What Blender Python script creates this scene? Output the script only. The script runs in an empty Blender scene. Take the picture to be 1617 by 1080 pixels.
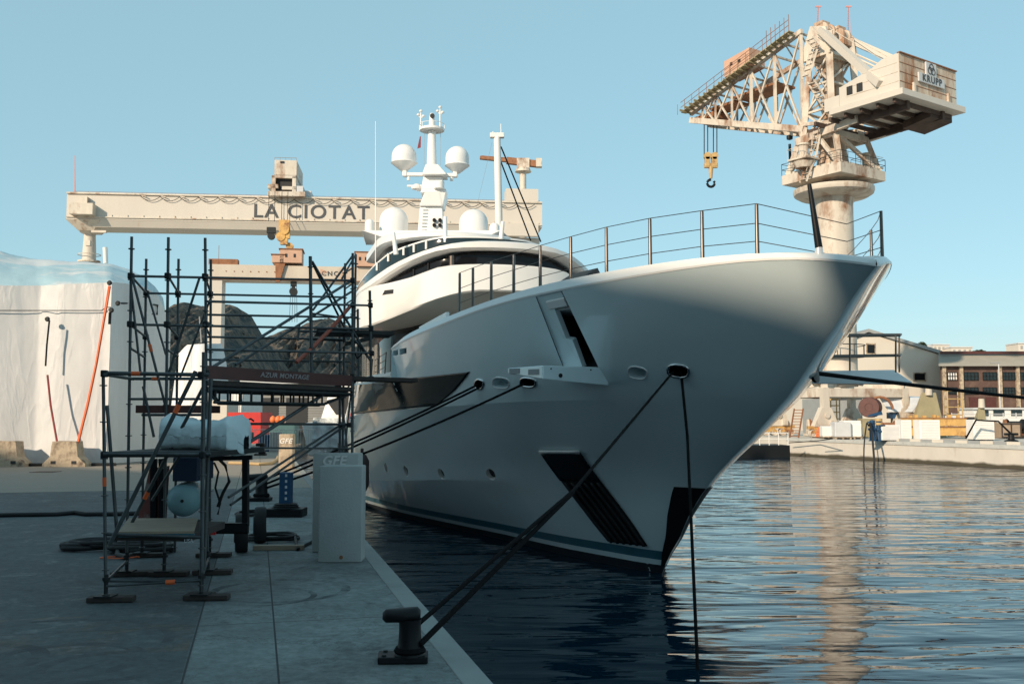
import bpy, bmesh, math, random
import numpy as np
from mathutils import Vector, Matrix, noise
from mathutils.bvhtree import BVHTree
C = bpy.context.scene
COL = C.collection
random.seed(7)
R = math.radians

# ------------------------------------------------------------------ camera
EYE = 3.0                      # metres above the water, 1.65 above the quay
QUAY = 1.35
F, CX, CY, HY = 1572.0, 808.5, 540.0, 658.0
PITCH = math.atan((HY - CY) / F)
cam = bpy.data.cameras.new('camera')
cam.sensor_width = 36; cam.lens = 35; cam.clip_start = .1; cam.clip_end = 20000
camo = bpy.data.objects.new('camera', cam); COL.objects.link(camo)
camo.location = (0, 0, EYE); camo.rotation_euler = (math.pi / 2 + PITCH, 0, 0)
C.camera = camo

# ------------------------------------------------------------------ sky, sun, exposure
SUN_H = Vector((-.6, -.8, 0)); SUN_EL = 24
w = bpy.data.worlds.new('World'); C.world = w; w.use_nodes = True
nt = w.node_tree; bg = nt.nodes['Background']
sky = nt.nodes.new('ShaderNodeTexSky'); sky.sky_type = 'NISHITA'; sky.sun_disc = False
sky.sun_elevation = R(SUN_EL); sky.sun_rotation = math.atan2(SUN_H.x, SUN_H.y)
sky.air_density = 1.0; sky.dust_density = .6; sky.ozone_density = 2.0
hsv = nt.nodes.new('ShaderNodeHueSaturation'); hsv.inputs['Hue'].default_value = .478
hsv.inputs['Saturation'].default_value = 1.0; hsv.inputs['Value'].default_value = 1.0
smx = nt.nodes.new('ShaderNodeMix'); smx.data_type = 'RGBA'; smx.inputs[0].default_value = .62
smx.inputs[7].default_value = (2.7, 4.5, 5.1, 1)          # pale hazy cyan that evens out the sky
nt.links.new(sky.outputs[0], hsv.inputs['Color']); nt.links.new(hsv.outputs[0], smx.inputs[6]); 
# the sky is deeper overhead than near the horizon
wtc = nt.nodes.new('ShaderNodeTexCoord'); wsp = nt.nodes.new('ShaderNodeSeparateXYZ'); wmr = nt.nodes.new('ShaderNodeMapRange')
wmr.interpolation_type = 'SMOOTHSTEP'; wmr.inputs[1].default_value = .38; wmr.inputs[2].default_value = .95; wmr.inputs[3].default_value = 1; wmr.inputs[4].default_value = .75
wvm = nt.nodes.new('ShaderNodeVectorMath'); wvm.operation = 'SCALE'
nt.links.new(wtc.outputs['Generated'], wsp.inputs[0]); nt.links.new(wsp.outputs['Z'], wmr.inputs[0]); nt.links.new(wmr.outputs[0], wvm.inputs['Scale'])
nt.links.new(smx.outputs[2], wvm.inputs[0]); nt.links.new(wvm.outputs[0], bg.inputs[0])
bg.inputs[1].default_value = .15
sl = bpy.data.lights.new('sun', 'SUN'); sl.energy = 4.8; sl.angle = R(.9); sl.color = (1, .81, .60)
so = bpy.data.objects.new('sun', sl); COL.objects.link(so)
sd = Vector((SUN_H.x * math.cos(R(SUN_EL)), SUN_H.y * math.cos(R(SUN_EL)), math.sin(R(SUN_EL))))
so.rotation_euler = sd.to_track_quat('Z', 'Y').to_euler()
C.view_settings.view_transform = 'Standard'; C.view_settings.look = 'None'
C.view_settings.exposure = 0.0; C.view_settings.gamma = 1

# ------------------------------------------------------------------ picture -> place
def ray(x, y):
    a, b, c = (x - CX) / F, 1.0, -(y - CY) / F
    cp, sp = math.cos(PITCH), math.sin(PITCH)
    return Vector((a, b * cp - c * sp, b * sp + c * cp))
def at(x, y, Y):
    r = ray(x, y); return r * (Y / r.y) + Vector((0, 0, EYE))
def gp(x, y, z=QUAY):
    r = ray(x, y); return r * ((z - EYE) / r.z) + Vector((0, 0, EYE))
def gy(y, z=QUAY): return gp(808, y, z).y
_v = ray(405, HY); _v.z = 0
D = _v.normalized(); N = Vector((D.y, -D.x, 0))          # along the quay, across the quay towards the water
UP = Vector((0, 0, 1))
def Q(n, d, z=QUAY): return N * n + D * d + UP * z

# ------------------------------------------------------------------ materials
def mat(name, col, rough=.6, metal=0., var=.12, scale=2., bump=0., bscale=12., col2=None, lo=.5, hi=.7,
        stretch=(1, 1, 1), coat=0., spec=.5, c2scale=None, rvar=0.):
    m = bpy.data.materials.new(name); m.use_nodes = True
    t = m.node_tree; b = t.nodes['Principled BSDF']; L = t.links.new
    b.inputs['Roughness'].default_value = rough; b.inputs['Metallic'].default_value = metal
    b.inputs['Specular IOR Level'].default_value = spec
    if coat:
        b.inputs['Coat Weight'].default_value = coat; b.inputs['Coat Roughness'].default_value = .05; b.inputs['Coat IOR'].default_value = 1.8 if coat >= 1 else 1.5
    tc = t.nodes.new('ShaderNodeTexCoord'); mp = t.nodes.new('ShaderNodeMapping')
    mp.inputs['Scale'].default_value = stretch; L(tc.outputs['Object'], mp.inputs[0])
    def nz(s, det=6, r=.6):
        n = t.nodes.new('ShaderNodeTexNoise'); n.inputs['Scale'].default_value = s
        n.inputs['Detail'].default_value = det; n.inputs['Roughness'].default_value = r
        L(mp.outputs[0], n.inputs['Vector']); return n
    n1 = nz(scale)
    mr = t.nodes.new('ShaderNodeMapRange'); mr.inputs[1].default_value = .25; mr.inputs[2].default_value = .75
    mr.inputs[3].default_value = 1 - var; mr.inputs[4].default_value = 1 + var
    L(n1.outputs['Fac'], mr.inputs[0])
    vm = t.nodes.new('ShaderNodeVectorMath'); vm.operation = 'SCALE'
    vm.inputs[0].default_value = col[:3]; L(mr.outputs[0], vm.inputs['Scale'])
    out = vm.outputs[0]
    if col2:
        n2 = nz(c2scale or scale * .7, 8, .68)
        m2 = t.nodes.new('ShaderNodeMapRange'); m2.inputs[1].default_value = lo; m2.inputs[2].default_value = hi
        L(n2.outputs['Fac'], m2.inputs[0])
        mx = t.nodes.new('ShaderNodeMix'); mx.data_type = 'RGBA'
        L(m2.outputs[0], mx.inputs[0]); L(out, mx.inputs[6]); mx.inputs[7].default_value = (*col2[:3], 1)
        out = mx.outputs[2]
    L(out, b.inputs['Base Color'])
    if rvar:
        r2 = t.nodes.new('ShaderNodeMapRange'); r2.inputs[3].default_value = rough - rvar; r2.inputs[4].default_value = rough + rvar
        L(n1.outputs['Fac'], r2.inputs[0]); L(r2.outputs[0], b.inputs['Roughness'])
    if bump:
        n3 = nz(bscale, 6, .6); bp = t.nodes.new('ShaderNodeBump'); bp.inputs['Strength'].default_value = 1
        bp.inputs['Distance'].default_value = bump
        L(n3.outputs['Fac'], bp.inputs['Height']); L(bp.outputs[0], b.inputs['Normal'])
    return m
M = {}
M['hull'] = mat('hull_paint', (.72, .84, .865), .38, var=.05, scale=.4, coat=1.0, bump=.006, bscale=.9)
M['boat_white'] = mat('white_gelcoat', (.80, .79, .77), .38, var=.03, scale=1.2, coat=.3)
M['teal'] = mat('teal_stripe', (.035, .14, .19), .35, coat=.4)
M['antifoul'] = mat('antifouling', (.012, .018, .025), .6)
M['glass'] = mat('dark_glass', (.008, .009, .011), .05, var=.05, spec=.22)
M['screen'] = mat('tinted_screen', (.015, .028, .034), .06, spec=.4)
M['chrome'] = mat('polished_steel', (.62, .62, .62), .18, 1., var=.05)
M['steel'] = mat('brushed_steel', (.15, .125, .11), .36, .9, var=.15, scale=6)
M['black'] = mat('black_paint', (.007, .008, .010), .5, var=.2, spec=.25)
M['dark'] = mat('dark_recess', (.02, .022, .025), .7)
M['rope'] = mat('black_rope', (.008, .008, .009), .9, var=.3, scale=30, bump=.01, bscale=60, spec=.1)
M['galv'] = mat('galvanised_tube', (.085, .097, .102), .5, .6, var=.35, scale=5, rvar=.12, col2=(.07, .05, .04), lo=.62, hi=.78)
M['galvdark'] = mat('weathered_steel', (.025, .028, .03), .6, .5, var=.35, scale=5)
M['tape'] = mat('orange_tape', (.80, .13, .03), .55)
M['brown'] = mat('brown_board', (.085, .026, .022), .55, var=.3, scale=4)
M['letter_grey'] = mat('grey_letters', (.30, .27, .27), .6)
M['ply'] = mat('plywood', (.33, .25, .18), .75, var=.2, scale=3, stretch=(1, 6, 1), col2=(.12, .08, .06), lo=.58, hi=.75)
M['wood'] = mat('old_timber', (.045, .032, .028), .8, var=.3, scale=5, bump=.01)
M['cover'] = mat('pale_cover', (.60, .70, .73), .6, var=.05, scale=4, bump=.02, bscale=7)
M['wrap'] = mat('shrink_wrap', (.62, .625, .63), .42, var=.05, scale=.8, bump=.014, bscale=1.4, stretch=(1, 1, .8))
def wrap_folds(m):
    t = m.node_tree; L = t.links.new; b = t.nodes['Principled BSDF']; tc = t.nodes.new('ShaderNodeTexCoord'); prev = b.inputs['Normal'].links[0].from_node
    for rot, sc, st, dist in (((0, .8, 0), .22, (1, 1, .35), .012), ((0, -.9, 0), .4, (1, 1, .3), .009), ((0, 1.35, 0), .16, (1, 1, .25), .016)):
        mp = t.nodes.new('ShaderNodeMapping'); mp.inputs['Rotation'].default_value = rot; mp.inputs['Scale'].default_value = st; L(tc.outputs['Object'], mp.inputs[0])
        n = t.nodes.new('ShaderNodeTexNoise'); n.inputs['Scale'].default_value = sc * 2; n.inputs['Detail'].default_value = 4; n.inputs['Distortion'].default_value = .3; L(mp.outputs[0], n.inputs['Vector'])
        a1 = t.nodes.new('ShaderNodeMath'); a1.operation = 'SUBTRACT'; a1.inputs[1].default_value = .5; L(n.outputs['Fac'], a1.inputs[0])
        a2 = t.nodes.new('ShaderNodeMath'); a2.operation = 'ABSOLUTE'; L(a1.outputs[0], a2.inputs[0])
        mr = t.nodes.new('ShaderNodeMapRange'); mr.inputs[1].default_value = 0; mr.inputs[2].default_value = .035; mr.inputs[3].default_value = 1; mr.inputs[4].default_value = 0; L(a2.outputs[0], mr.inputs[0])
        bp = t.nodes.new('ShaderNodeBump'); bp.inputs['Distance'].default_value = dist; bp.inputs['Strength'].default_value = .8; L(mr.outputs[0], bp.inputs['Height']); L(prev.outputs[0], bp.inputs['Normal']); prev = bp
    L(prev.outputs[0], b.inputs['Normal'])
wrap_folds(M['wrap'])
M['concrete'] = mat('pale_concrete', (.47, .48, .46), .85, var=.10, scale=3, bump=.006, bscale=40, col2=(.27, .28, .27), lo=.60, hi=.72)
M['barrier'] = mat('weathered_concrete', (.46, .37, .27), .9, var=.25, scale=4, bump=.015, bscale=25, col2=(.15, .11, .085), lo=.48, hi=.66)
M['cream'] = mat('cream_crane_paint', (.60, .54, .46), .6, var=.14, scale=.9, col2=(.24, .11, .05), lo=.50, hi=.68, stretch=(1, 1, .45), c2scale=.55)
M['creamclean'] = mat('pale_girder_paint', (.58, .535, .475), .6, var=.07, scale=.15, col2=(.42, .29, .19), lo=.63, hi=.80, stretch=(1, 1, .3), c2scale=.35)
M['rustface'] = mat('rust_streaked_paint', (.60, .52, .42), .65, var=.12, scale=.5, col2=(.30, .11, .03), lo=.42, hi=.64, stretch=(1, 1, .22), c2scale=.8)
M['rust'] = mat('rusty_steel', (.27, .12, .06), .8, var=.4, scale=1.5, bump=.02, bscale=8)
M['ochre'] = mat('rusted_yellow_paint', (.60, .36, .12), .7, var=.25, scale=1.0, col2=(.22, .09, .04), lo=.5, hi=.66)
M['salmon'] = mat('salmon_cabin', (.55, .34, .24), .7, var=.12, scale=1)
M['letter_dark'] = mat('dark_grey_letters', (.06, .065, .075), .6)
M['undershade'] = mat('underside_shade', (.075, .05, .04), .85, var=.4, scale=1.2)  # shadow beneath the machinery house, painted into the underframe colour
M['pink'] = mat('red_white_mast', (.62, .30, .30), .6)
M['flagred'] = mat('faded_flag', (.22, .03, .04), .7)
M['red'] = mat('red_paint', (.55, .025, .02), .55, var=.1)
M['blue'] = mat('blue_paint', (.012, .06, .14), .5, var=.15)
M['orange'] = mat('orange_plastic', (.80, .20, .06), .5)
M['yellow'] = mat('yellow_paint', (.52, .36, .16), .6, var=.2, scale=2, col2=(.25, .12, .05), lo=.52, hi=.68)
M['white'] = mat('white_paint', (.78, .76, .73), .5, var=.05)
M['grey'] = mat('grey_panel', (.30, .31, .31), .6, var=.1)
M['lightgrey'] = mat('light_grey_panel', (.55, .56, .57), .5, var=.06)
M['olive'] = mat('olive_steel', (.32, .28, .17), .7, var=.2, scale=1)
M['wallwhite'] = mat('whitewashed_wall', (.60, .55, .48), .85, var=.06, scale=.2, col2=(.50, .42, .34), lo=.62, hi=.8)
M['rubber'] = mat('black_rubber', (.014, .014, .015), .7, var=.3)
M['shed'] = mat('shade_shed_dark', (.06, .065, .07), .8)  # kept dark so the unseen shed bounces little light
M['leaf'] = mat('pine_leaf', (.035, .05, .022), .8, var=.4, scale=2)
M['fender'] = mat('brown_fender', (.06, .035, .035), .7)
M['tube_white'] = M['white']

# ------------------------------------------------------------------ mesh helpers
ORG = {}
class MB:
    def __init__(s): s.b = bmesh.new(); s.smooth = False
    def poly(s, pts, mi=0):
        f = s.b.faces.new([s.b.verts.new(p) for p in pts]); f.material_index = mi; return f
    def hexa(s, a, b):                       # two matching rings -> closed prism
        va = [s.b.verts.new(p) for p in a]; vb = [s.b.verts.new(p) for p in b]; n = len(a)
        s.b.faces.new(va[::-1]); s.b.faces.new(vb)
        for i in range(n):
            s.b.faces.new((va[i], va[(i + 1) % n], vb[(i + 1) % n], vb[i]))
        return s
    def prism(s, poly, vec): 
        vec = Vector(vec); return s.hexa([Vector(p) for p in poly], [Vector(p) + vec for p in poly])
    def box(s, c, size, ax=None, bev=0.):
        c = Vector(c); X, Y, Z = ax or (Vector((1, 0, 0)), Vector((0, 1, 0)), UP)
        hx, hy, hz = size[0] / 2, size[1] / 2, size[2] / 2
        if bev:
            b2 = bmesh.new(); bmesh.ops.create_cube(b2, size=1)
            for v in b2.verts: v.co = Vector((v.co.x * size[0], v.co.y * size[1], v.co.z * size[2]))
            bmesh.ops.bevel(b2, geom=b2.edges[:], offset=bev, segments=2, affect='EDGES', profile=.5)
            mp = {}
            for v in b2.verts: mp[v] = s.b.verts.new(c + X * v.co.x + Y * v.co.y + Z * v.co.z)
            for f in b2.faces: s.b.faces.new([mp[v] for v in f.verts])
            b2.free(); return s
        r = [(-1, -1), (1, -1), (1, 1), (-1, 1)]
        return s.hexa([c + X * (i * hx) + Y * (j * hy) - Z * hz for i, j in r], [c + X * (i * hx) + Y * (j * hy) + Z * hz for i, j in r])
    def bar(s, p, q, r=.02, n=8, r2=None):
        p, q = Vector(p), Vector(q); d = q - p
        if d.length < 1e-6: return s
        a = d.orthogonal().normalized(); c = d.normalized().cross(a); r2 = r if r2 is None else r2
        ang = [2 * math.pi * i / n for i in range(n)]
        return s.hexa([p + (a * math.cos(t) + c * math.sin(t)) * r for t in ang], [q + (a * math.cos(t) + c * math.sin(t)) * r2 for t in ang])
    def beam(s, p, q, wd, ht, up=UP):        # rectangular section
        p, q = Vector(p), Vector(q); d = (q - p).normalized(); sd_ = d.cross(up)
        if sd_.length < 1e-4: sd_ = d.cross(Vector((1, 0, 0)))
        sd_.normalize(); u2 = sd_.cross(d).normalized()
        k = [(-1, -1), (1, -1), (1, 1), (-1, 1)]
        return s.hexa([p + sd_ * (i * wd / 2) + u2 * (j * ht / 2) for i, j in k], [q + sd_ * (i * wd / 2) + u2 * (j * ht / 2) for i, j in k])
    def tube(s, pts, r=.02, n=8):
        pts = [Vector(p) for p in pts]; rings = []
        for i, p in enumerate(pts):
            d = (pts[min(i + 1, len(pts) - 1)] - pts[max(i - 1, 0)]).normalized()
            a = d.cross(UP); a = a.normalized() if a.length > 1e-3 else Vector((1, 0, 0)); c = d.cross(a)
            rings.append([s.b.verts.new(p + (a * math.cos(2 * math.pi * k / n) + c * math.sin(2 * math.pi * k / n)) * r) for k in range(n)])
        for A, B in zip(rings, rings[1:]):
            for k in range(n): s.b.faces.new((A[k], A[(k + 1) % n], B[(k + 1) % n], B[k]))
        s.b.faces.new(rings[0][::-1]); s.b.faces.new(rings[-1]); return s
    def lathe(s, c, prof, n=24, axis=UP):
        c = Vector(c); axis = Vector(axis).normalized(); a = axis.orthogonal().normalized(); b = axis.cross(a); rings = []
        for r, z in prof:
            rings.append([s.b.verts.new(c + axis * z + (a * math.cos(2 * math.pi * k / n) + b * math.sin(2 * math.pi * k / n)) * max(r, 1e-4)) for k in range(n)])
        for A, B in zip(rings, rings[1:]):
            for k in range(n): s.b.faces.new((A[k], A[(k + 1) % n], B[(k + 1) % n], B[k]))
        s.b.faces.new(rings[0][::-1]); s.b.faces.new(rings[-1]); return s
    def grid(s, rows, mi=None):
        vs = [[s.b.verts.new(p) for p in r] for r in rows]
        for i in range(len(vs) - 1):
            for j in range(len(vs[0]) - 1):
                try: f = s.b.faces.new((vs[i][j], vs[i][j + 1], vs[i + 1][j + 1], vs[i + 1][j]))
                except ValueError: continue
                if mi: f.material_index = mi(i, j)
        return vs
    def text(s, txt, size, o, X, Y, ext=.01, bold=0., spacing=1.):
        cu = bpy.data.curves.new('t', 'FONT'); cu.body = txt; cu.size = size; cu.extrude = ext; cu.offset = bold
        cu.space_character = spacing; cu.align_x = 'CENTER'; cu.align_y = 'CENTER'; cu.resolution_u = 4
        ob = bpy.data.objects.new('t', cu); COL.objects.link(ob)
        dg = bpy.context.evaluated_depsgraph_get(); me = bpy.data.meshes.new_from_object(ob.evaluated_get(dg))
        X, Y, o = Vector(X).normalized(), Vector(Y).normalized(), Vector(o); Z = X.cross(Y)
        b0 = len(s.b.verts); s.b.from_mesh(me); s.b.verts.ensure_lookup_table()
        for v in s.b.verts[b0:]: v.co = o + X * v.co.x + Y * v.co.y + Z * v.co.z
        bpy.data.objects.remove(ob); bpy.data.curves.remove(cu); bpy.data.meshes.remove(me); return s
    def build(s, name, m, parent=None, smooth=None, bevel=0., fix=True):
        if fix: bmesh.ops.recalc_face_normals(s.b, faces=s.b.faces[:])
        org = ORG.get(parent.name, Vector()) if parent else Vector()
        if org.length: bmesh.ops.translate(s.b, verts=s.b.verts[:], vec=-org)
        me = bpy.data.meshes.new(name); s.b.to_mesh(me); s.b.free()
        for x in (m if isinstance(m, (list, tuple)) else [m]): me.materials.append(M[x] if isinstance(x, str) else x)
        if smooth is not None:
            for p in me.polygons: p.use_smooth = True
            me.set_sharp_from_angle(angle=R(smooth))
        o = bpy.data.objects.new(name, me); COL.objects.link(o)
        if parent: o.parent = parent; ORG[o.name] = org
        if bevel:
            bv = o.modifiers.new('bevel', 'BEVEL'); bv.width = bevel; bv.segments = 2; bv.limit_method = 'ANGLE'
        return o
def thing(name, loc, label, cat, group=None):
    o = bpy.data.objects.new(name, None); COL.objects.link(o); o.location = loc; o.empty_display_size = .2
    o['label'] = label; o['category'] = cat
    if group: o['group'] = group
    ORG[o.name] = Vector(loc); return o
def tag(o, label, cat, group=None, kind=None):
    o['label'] = label; o['category'] = cat
    if group: o['group'] = group
    if kind: o['kind'] = kind
    return o
def dup(root, delta, label=None):
    r = root.copy(); COL.objects.link(r); r.location = Vector(root.location) + Vector(delta)
    if label: r['label'] = label
    for ch in list(root.children):
        c = ch.copy(); COL.objects.link(c); c.parent = r
        for g in ch.children:
            d = g.copy(); COL.objects.link(d); d.parent = c
    return r
def struct(o): o['kind'] = 'structure'; return o
def interp(xs, ys): 
    xs, ys = list(xs), list(ys); return lambda x: float(np.interp(x, xs, ys))

# ------------------------------------------------------------------ water
def water_mat():
    m = bpy.data.materials.new('harbour_water'); m.use_nodes = True; t = m.node_tree; L = t.links.new
    b = t.nodes['Principled BSDF']; b.inputs['Base Color'].default_value = (.002, .018, .034, 1)
    b.inputs['Roughness'].default_value = .02; b.inputs['IOR'].default_value = 1.33
    tc = t.nodes.new('ShaderNodeTexCoord'); h = None
    for sc, amp, st, rot in ((.75, .115, (.36, 1.2, 1), .10), (1.9, .020, (.36, 1.3, 1), -.08), (5.0, .0016, (.5, 1.3, 1), .2), (.22, .09, (.7, 1, 1), 0)):
        mp = t.nodes.new('ShaderNodeMapping'); mp.inputs['Scale'].default_value = st; mp.inputs['Rotation'].default_value = (0, 0, rot)
        n = t.nodes.new('ShaderNodeTexNoise'); n.inputs['Scale'].default_value = sc; n.inputs['Detail'].default_value = 2.5
        n.inputs['Distortion'].default_value = .5
        L(tc.outputs['Object'], mp.inputs[0]); L(mp.outputs[0], n.inputs['Vector'])
        k = t.nodes.new('ShaderNodeMath'); k.operation = 'MULTIPLY'; k.inputs[1].default_value = amp; L(n.outputs['Fac'], k.inputs[0])
        if h is None: h = k.outputs[0]
        else:
            a = t.nodes.new('ShaderNodeMath'); a.operation = 'ADD'; L(h, a.inputs[0]); L(k.outputs[0], a.inputs[1]); h = a.outputs[0]
    bp = t.nodes.new('ShaderNodeBump'); bp.inputs['Strength'].default_value = 1; bp.inputs['Distance'].default_value = 1.0
    L(h, bp.inputs['Height']); L(bp.outputs[0], b.inputs['Normal']); return m
M['water'] = water_mat()
b = MB(); b.poly([(-4000, -500, 0), (4000, -500, 0), (4000, 6000, 0), (-4000, 6000, 0)])
struct(b.build('water', 'water'))

# ------------------------------------------------------------------ quay
def quay_mat():
    m = mat('quay_concrete', (.195, .225, .225), .8, var=.30, scale=1.1, bump=.008, bscale=45, col2=(.105, .11, .108), lo=.46, hi=.70, c2scale=.6, rvar=.1)
    t = m.node_tree; L = t.links.new; b = t.nodes['Principled BSDF']; src = b.inputs['Base Color'].links[0].from_socket
    tc = t.nodes.new('ShaderNodeTexCoord')
    def dotn(v):
        d = t.nodes.new('ShaderNodeVectorMath'); d.operation = 'DOT_PRODUCT'; d.inputs[1].default_value = v; L(tc.outputs['Object'], d.inputs[0]); return d.outputs['Value']
    def mth(op, a, c=None):
        k = t.nodes.new('ShaderNodeMath'); k.operation = op
        for i, x in enumerate((a, c)):
            if x is None: continue
            if isinstance(x, (int, float)): k.inputs[i].default_value = x
            else: L(x, k.inputs[i])
        return k.outputs[0]
    n, d = dotn(N), dotn(D)
    def line(v, pos, wd): return mth('LESS_THAN', mth('ABSOLUTE', mth('SUBTRACT', v, pos)), wd)
    def over(src, fac, col):
        mx = t.nodes.new('ShaderNodeMix'); mx.data_type = 'RGBA'; L(fac, mx.inputs[0]); L(src, mx.inputs[6]); mx.inputs[7].default_value = (*col, 1); return mx.outputs[2]
    nz = t.nodes.new('ShaderNodeTexNoise'); nz.inputs['Scale'].default_value = 1.6; nz.inputs['Detail'].default_value = 7; nz.inputs['Roughness'].default_value = .7
    L(tc.outputs['Object'], nz.inputs['Vector'])
    # old darker tarmac left of the second joint, worn brown band inside it
    mr = t.nodes.new('ShaderNodeMapRange'); mr.inputs[1].default_value = -.44; mr.inputs[2].default_value = -.40; mr.inputs[3].default_value = .8; mr.inputs[4].default_value = 0
    L(n, mr.inputs[0]); src = over(src, mth('MULTIPLY', mr.outputs[0], mth('LESS_THAN', d, 120.)), (.052, .065, .071))
    br = t.nodes.new('ShaderNodeMapRange'); br.inputs[1].default_value = .48; br.inputs[2].default_value = .62; L(nz.outputs['Fac'], br.inputs[0])
    band = mth('MULTIPLY', mth('LESS_THAN', mth('ABSOLUTE', mth('SUBTRACT', d, 8.3)), .75), mth('LESS_THAN', n, -.44))
    src = over(src, mth('MULTIPLY', mth('MULTIPLY', band, br.outputs[0]), .75), (.13, .10, .078))
    sc_ = t.nodes.new('ShaderNodeMapRange'); nz2 = t.nodes.new('ShaderNodeTexNoise'); nz2.inputs['Scale'].default_value = 2.6; nz2.inputs['Detail'].default_value = 9; nz2.inputs['Roughness'].default_value = .72; nz2.inputs['Distortion'].default_value = .6
    L(tc.outputs['Object'], nz2.inputs['Vector']); sc_.inputs[1].default_value = .54; sc_.inputs[2].default_value = .74; L(nz2.outputs['Fac'], sc_.inputs[0]); src = over(src, mth('MULTIPLY', sc_.outputs[0], .6), (.30, .31, .30))
    dk_ = t.nodes.new('ShaderNodeMapRange'); dk_.inputs[1].default_value = .44; dk_.inputs[2].default_value = .30; L(nz2.outputs['Fac'], dk_.inputs[0]); src = over(src, mth('MULTIPLY', dk_.outputs[0], .8), (.05, .053, .055))
    gr = t.nodes.new('ShaderNodeTexNoise'); gr.inputs['Scale'].default_value = 11; gr.inputs['Detail'].default_value = 10; gr.inputs['Roughness'].default_value = .8; L(tc.outputs['Object'], gr.inputs['Vector'])
    gm = t.nodes.new('ShaderNodeMapRange'); gm.inputs[1].default_value = .3; gm.inputs[2].default_value = .7; gm.inputs[3].default_value = .55; gm.inputs[4].default_value = 1.4; L(gr.outputs['Fac'], gm.inputs[0])
    gv = t.nodes.new('ShaderNodeVectorMath'); gv.operation = 'SCALE'; L(src, gv.inputs[0]); L(gm.outputs[0], gv.inputs['Scale']); src = gv.outputs[0]
    vo = t.nodes.new('ShaderNodeTexVoronoi'); vo.feature = 'DISTANCE_TO_EDGE'; vo.inputs['Scale'].default_value = .42
    dv = t.nodes.new('ShaderNodeVectorMath'); dv.operation = 'ADD'; L(tc.outputs['Object'], dv.inputs[0]); L(gr.outputs['Color'], dv.inputs[1]); L(dv.outputs[0], vo.inputs['Vector'])
    src = over(src, mth('MULTIPLY', mth('LESS_THAN', vo.outputs['Distance'], .0045), mth('GREATER_THAN', nz.outputs['Fac'], .5)), (.05, .055, .055))
    tm_ = t.nodes.new('ShaderNodeMapRange'); tm_.inputs[1].default_value = .42; tm_.inputs[2].default_value = .60; L(nz2.outputs['Fac'], tm_.inputs[0])
    # tyre arcs
    for cn, cd, rr, wd in ((-1.25, 7.45, .50, .055), (-.95, 7.2, .40, .05), (-1.9, 7.6, .48, .06), (.25, 9.9, .62, .045), (.1, 9.6, .45, .03), (-2.2, 7.1, .6, .06), (-1.5, 8.0, .9, .04)):
        dd = mth('SQRT', mth('ADD', mth('POWER', mth('SUBTRACT', n, cn), 2), mth('POWER', mth('SUBTRACT', d, cd), 2)))
        ring = mth('MULTIPLY', line(dd, rr, wd), tm_.outputs[0]); src = over(src, mth('MULTIPLY', ring, .9), (.035, .04, .045))
    far = mth('GREATER_THAN', d, 24.); src = over(src, mth('MULTIPLY', far, .7), (.36, .305, .25))  # warm sunlit tone painted into the ground beyond the shade line
    for pos in (.167, -.42): src = over(src, line(n, pos, .007), (.03, .03, .03))
    fr = mth('ABSOLUTE', mth('SUBTRACT', mth('FRACT', mth('DIVIDE', d, 5.6)), .5)); src = over(src, mth('MULTIPLY', mth('LESS_THAN', fr, .0012), mth('LESS_THAN', d, 60.)), (.04, .04, .04))
    L(src, b.inputs['Base Color']); return m
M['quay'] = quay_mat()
EDGE = 1.44
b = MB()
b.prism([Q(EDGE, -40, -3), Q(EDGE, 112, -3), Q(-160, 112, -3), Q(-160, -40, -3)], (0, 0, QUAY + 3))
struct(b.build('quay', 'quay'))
M['kerb'] = mat('kerb_stone', (.27, .29, .285), .8, var=.12, scale=1.2, bump=.005, bscale=40, col2=(.17, .18, .175), lo=.55, hi=.75)
b = MB(); d0 = 3.0; k = 0
while d0 < 60:
    b.prism([Q(1.268, d0, QUAY - .2), Q(EDGE + .012, d0, QUAY - .2), Q(EDGE + .012, d0 + 2.795, QUAY - .2), Q(1.268, d0 + 2.795, QUAY - .2)], (0, 0, .206)); d0 += 2.8
struct(b.build('kerb', 'kerb', bevel=.006))
# land closing the basin and the opposite quay
M['farland'] = mat('pale_far_ground', (.44, .40, .34), .9, var=.12, scale=.2)
b = MB(); zb = -2
pier = [Vector((60, -25.2, zb)), Vector((21.3, 80, zb)), Vector((18.5, 92, zb)), Vector((-8, 118, zb)), Vector((-8, 5000, zb)), Vector((4000, 5000, zb)), Vector((4000, -25.2, zb))]
b.prism(pier, (0, 0, QUAY - .02 - zb))
def tide_mat():
    m = mat('far_quay_wall', (.58, .54, .48), .88, var=.1, scale=.6, col2=(.36, .31, .25), lo=.60, hi=.75, stretch=(1, 1, .5), bump=.02, bscale=3); t = m.node_tree; L = t.links.new; bs = t.nodes['Principled BSDF']; src = bs.inputs['Base Color'].links[0].from_socket
    tc = t.nodes.new('ShaderNodeTexCoord'); sp = t.nodes.new('ShaderNodeSeparateXYZ'); n = t.nodes.new('ShaderNodeTexNoise'); n.inputs['Scale'].default_value = .8; L(tc.outputs['Object'], sp.inputs[0]); L(tc.outputs['Object'], n.inputs['Vector'])
    a = t.nodes.new('ShaderNodeMath'); a.operation = 'MULTIPLY_ADD'; a.inputs[1].default_value = -.25; L(n.outputs['Fac'], a.inputs[0]); L(sp.outputs['Z'], a.inputs[2])
    r = t.nodes.new('ShaderNodeMapRange'); r.inputs[1].default_value = .02; r.inputs[2].default_value = .16; r.inputs[3].default_value = 1; r.inputs[4].default_value = 0; L(a.outputs[0], r.inputs[0])
    x = t.nodes.new('ShaderNodeMix'); x.data_type = 'RGBA'; L(r.outputs[0], x.inputs[0]); L(src, x.inputs[6]); x.inputs[7].default_value = (.07, .06, .04, 1); L(x.outputs[2], bs.inputs['Base Color']); return m
struct(b.build('far_quay', tide_mat()))
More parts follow.
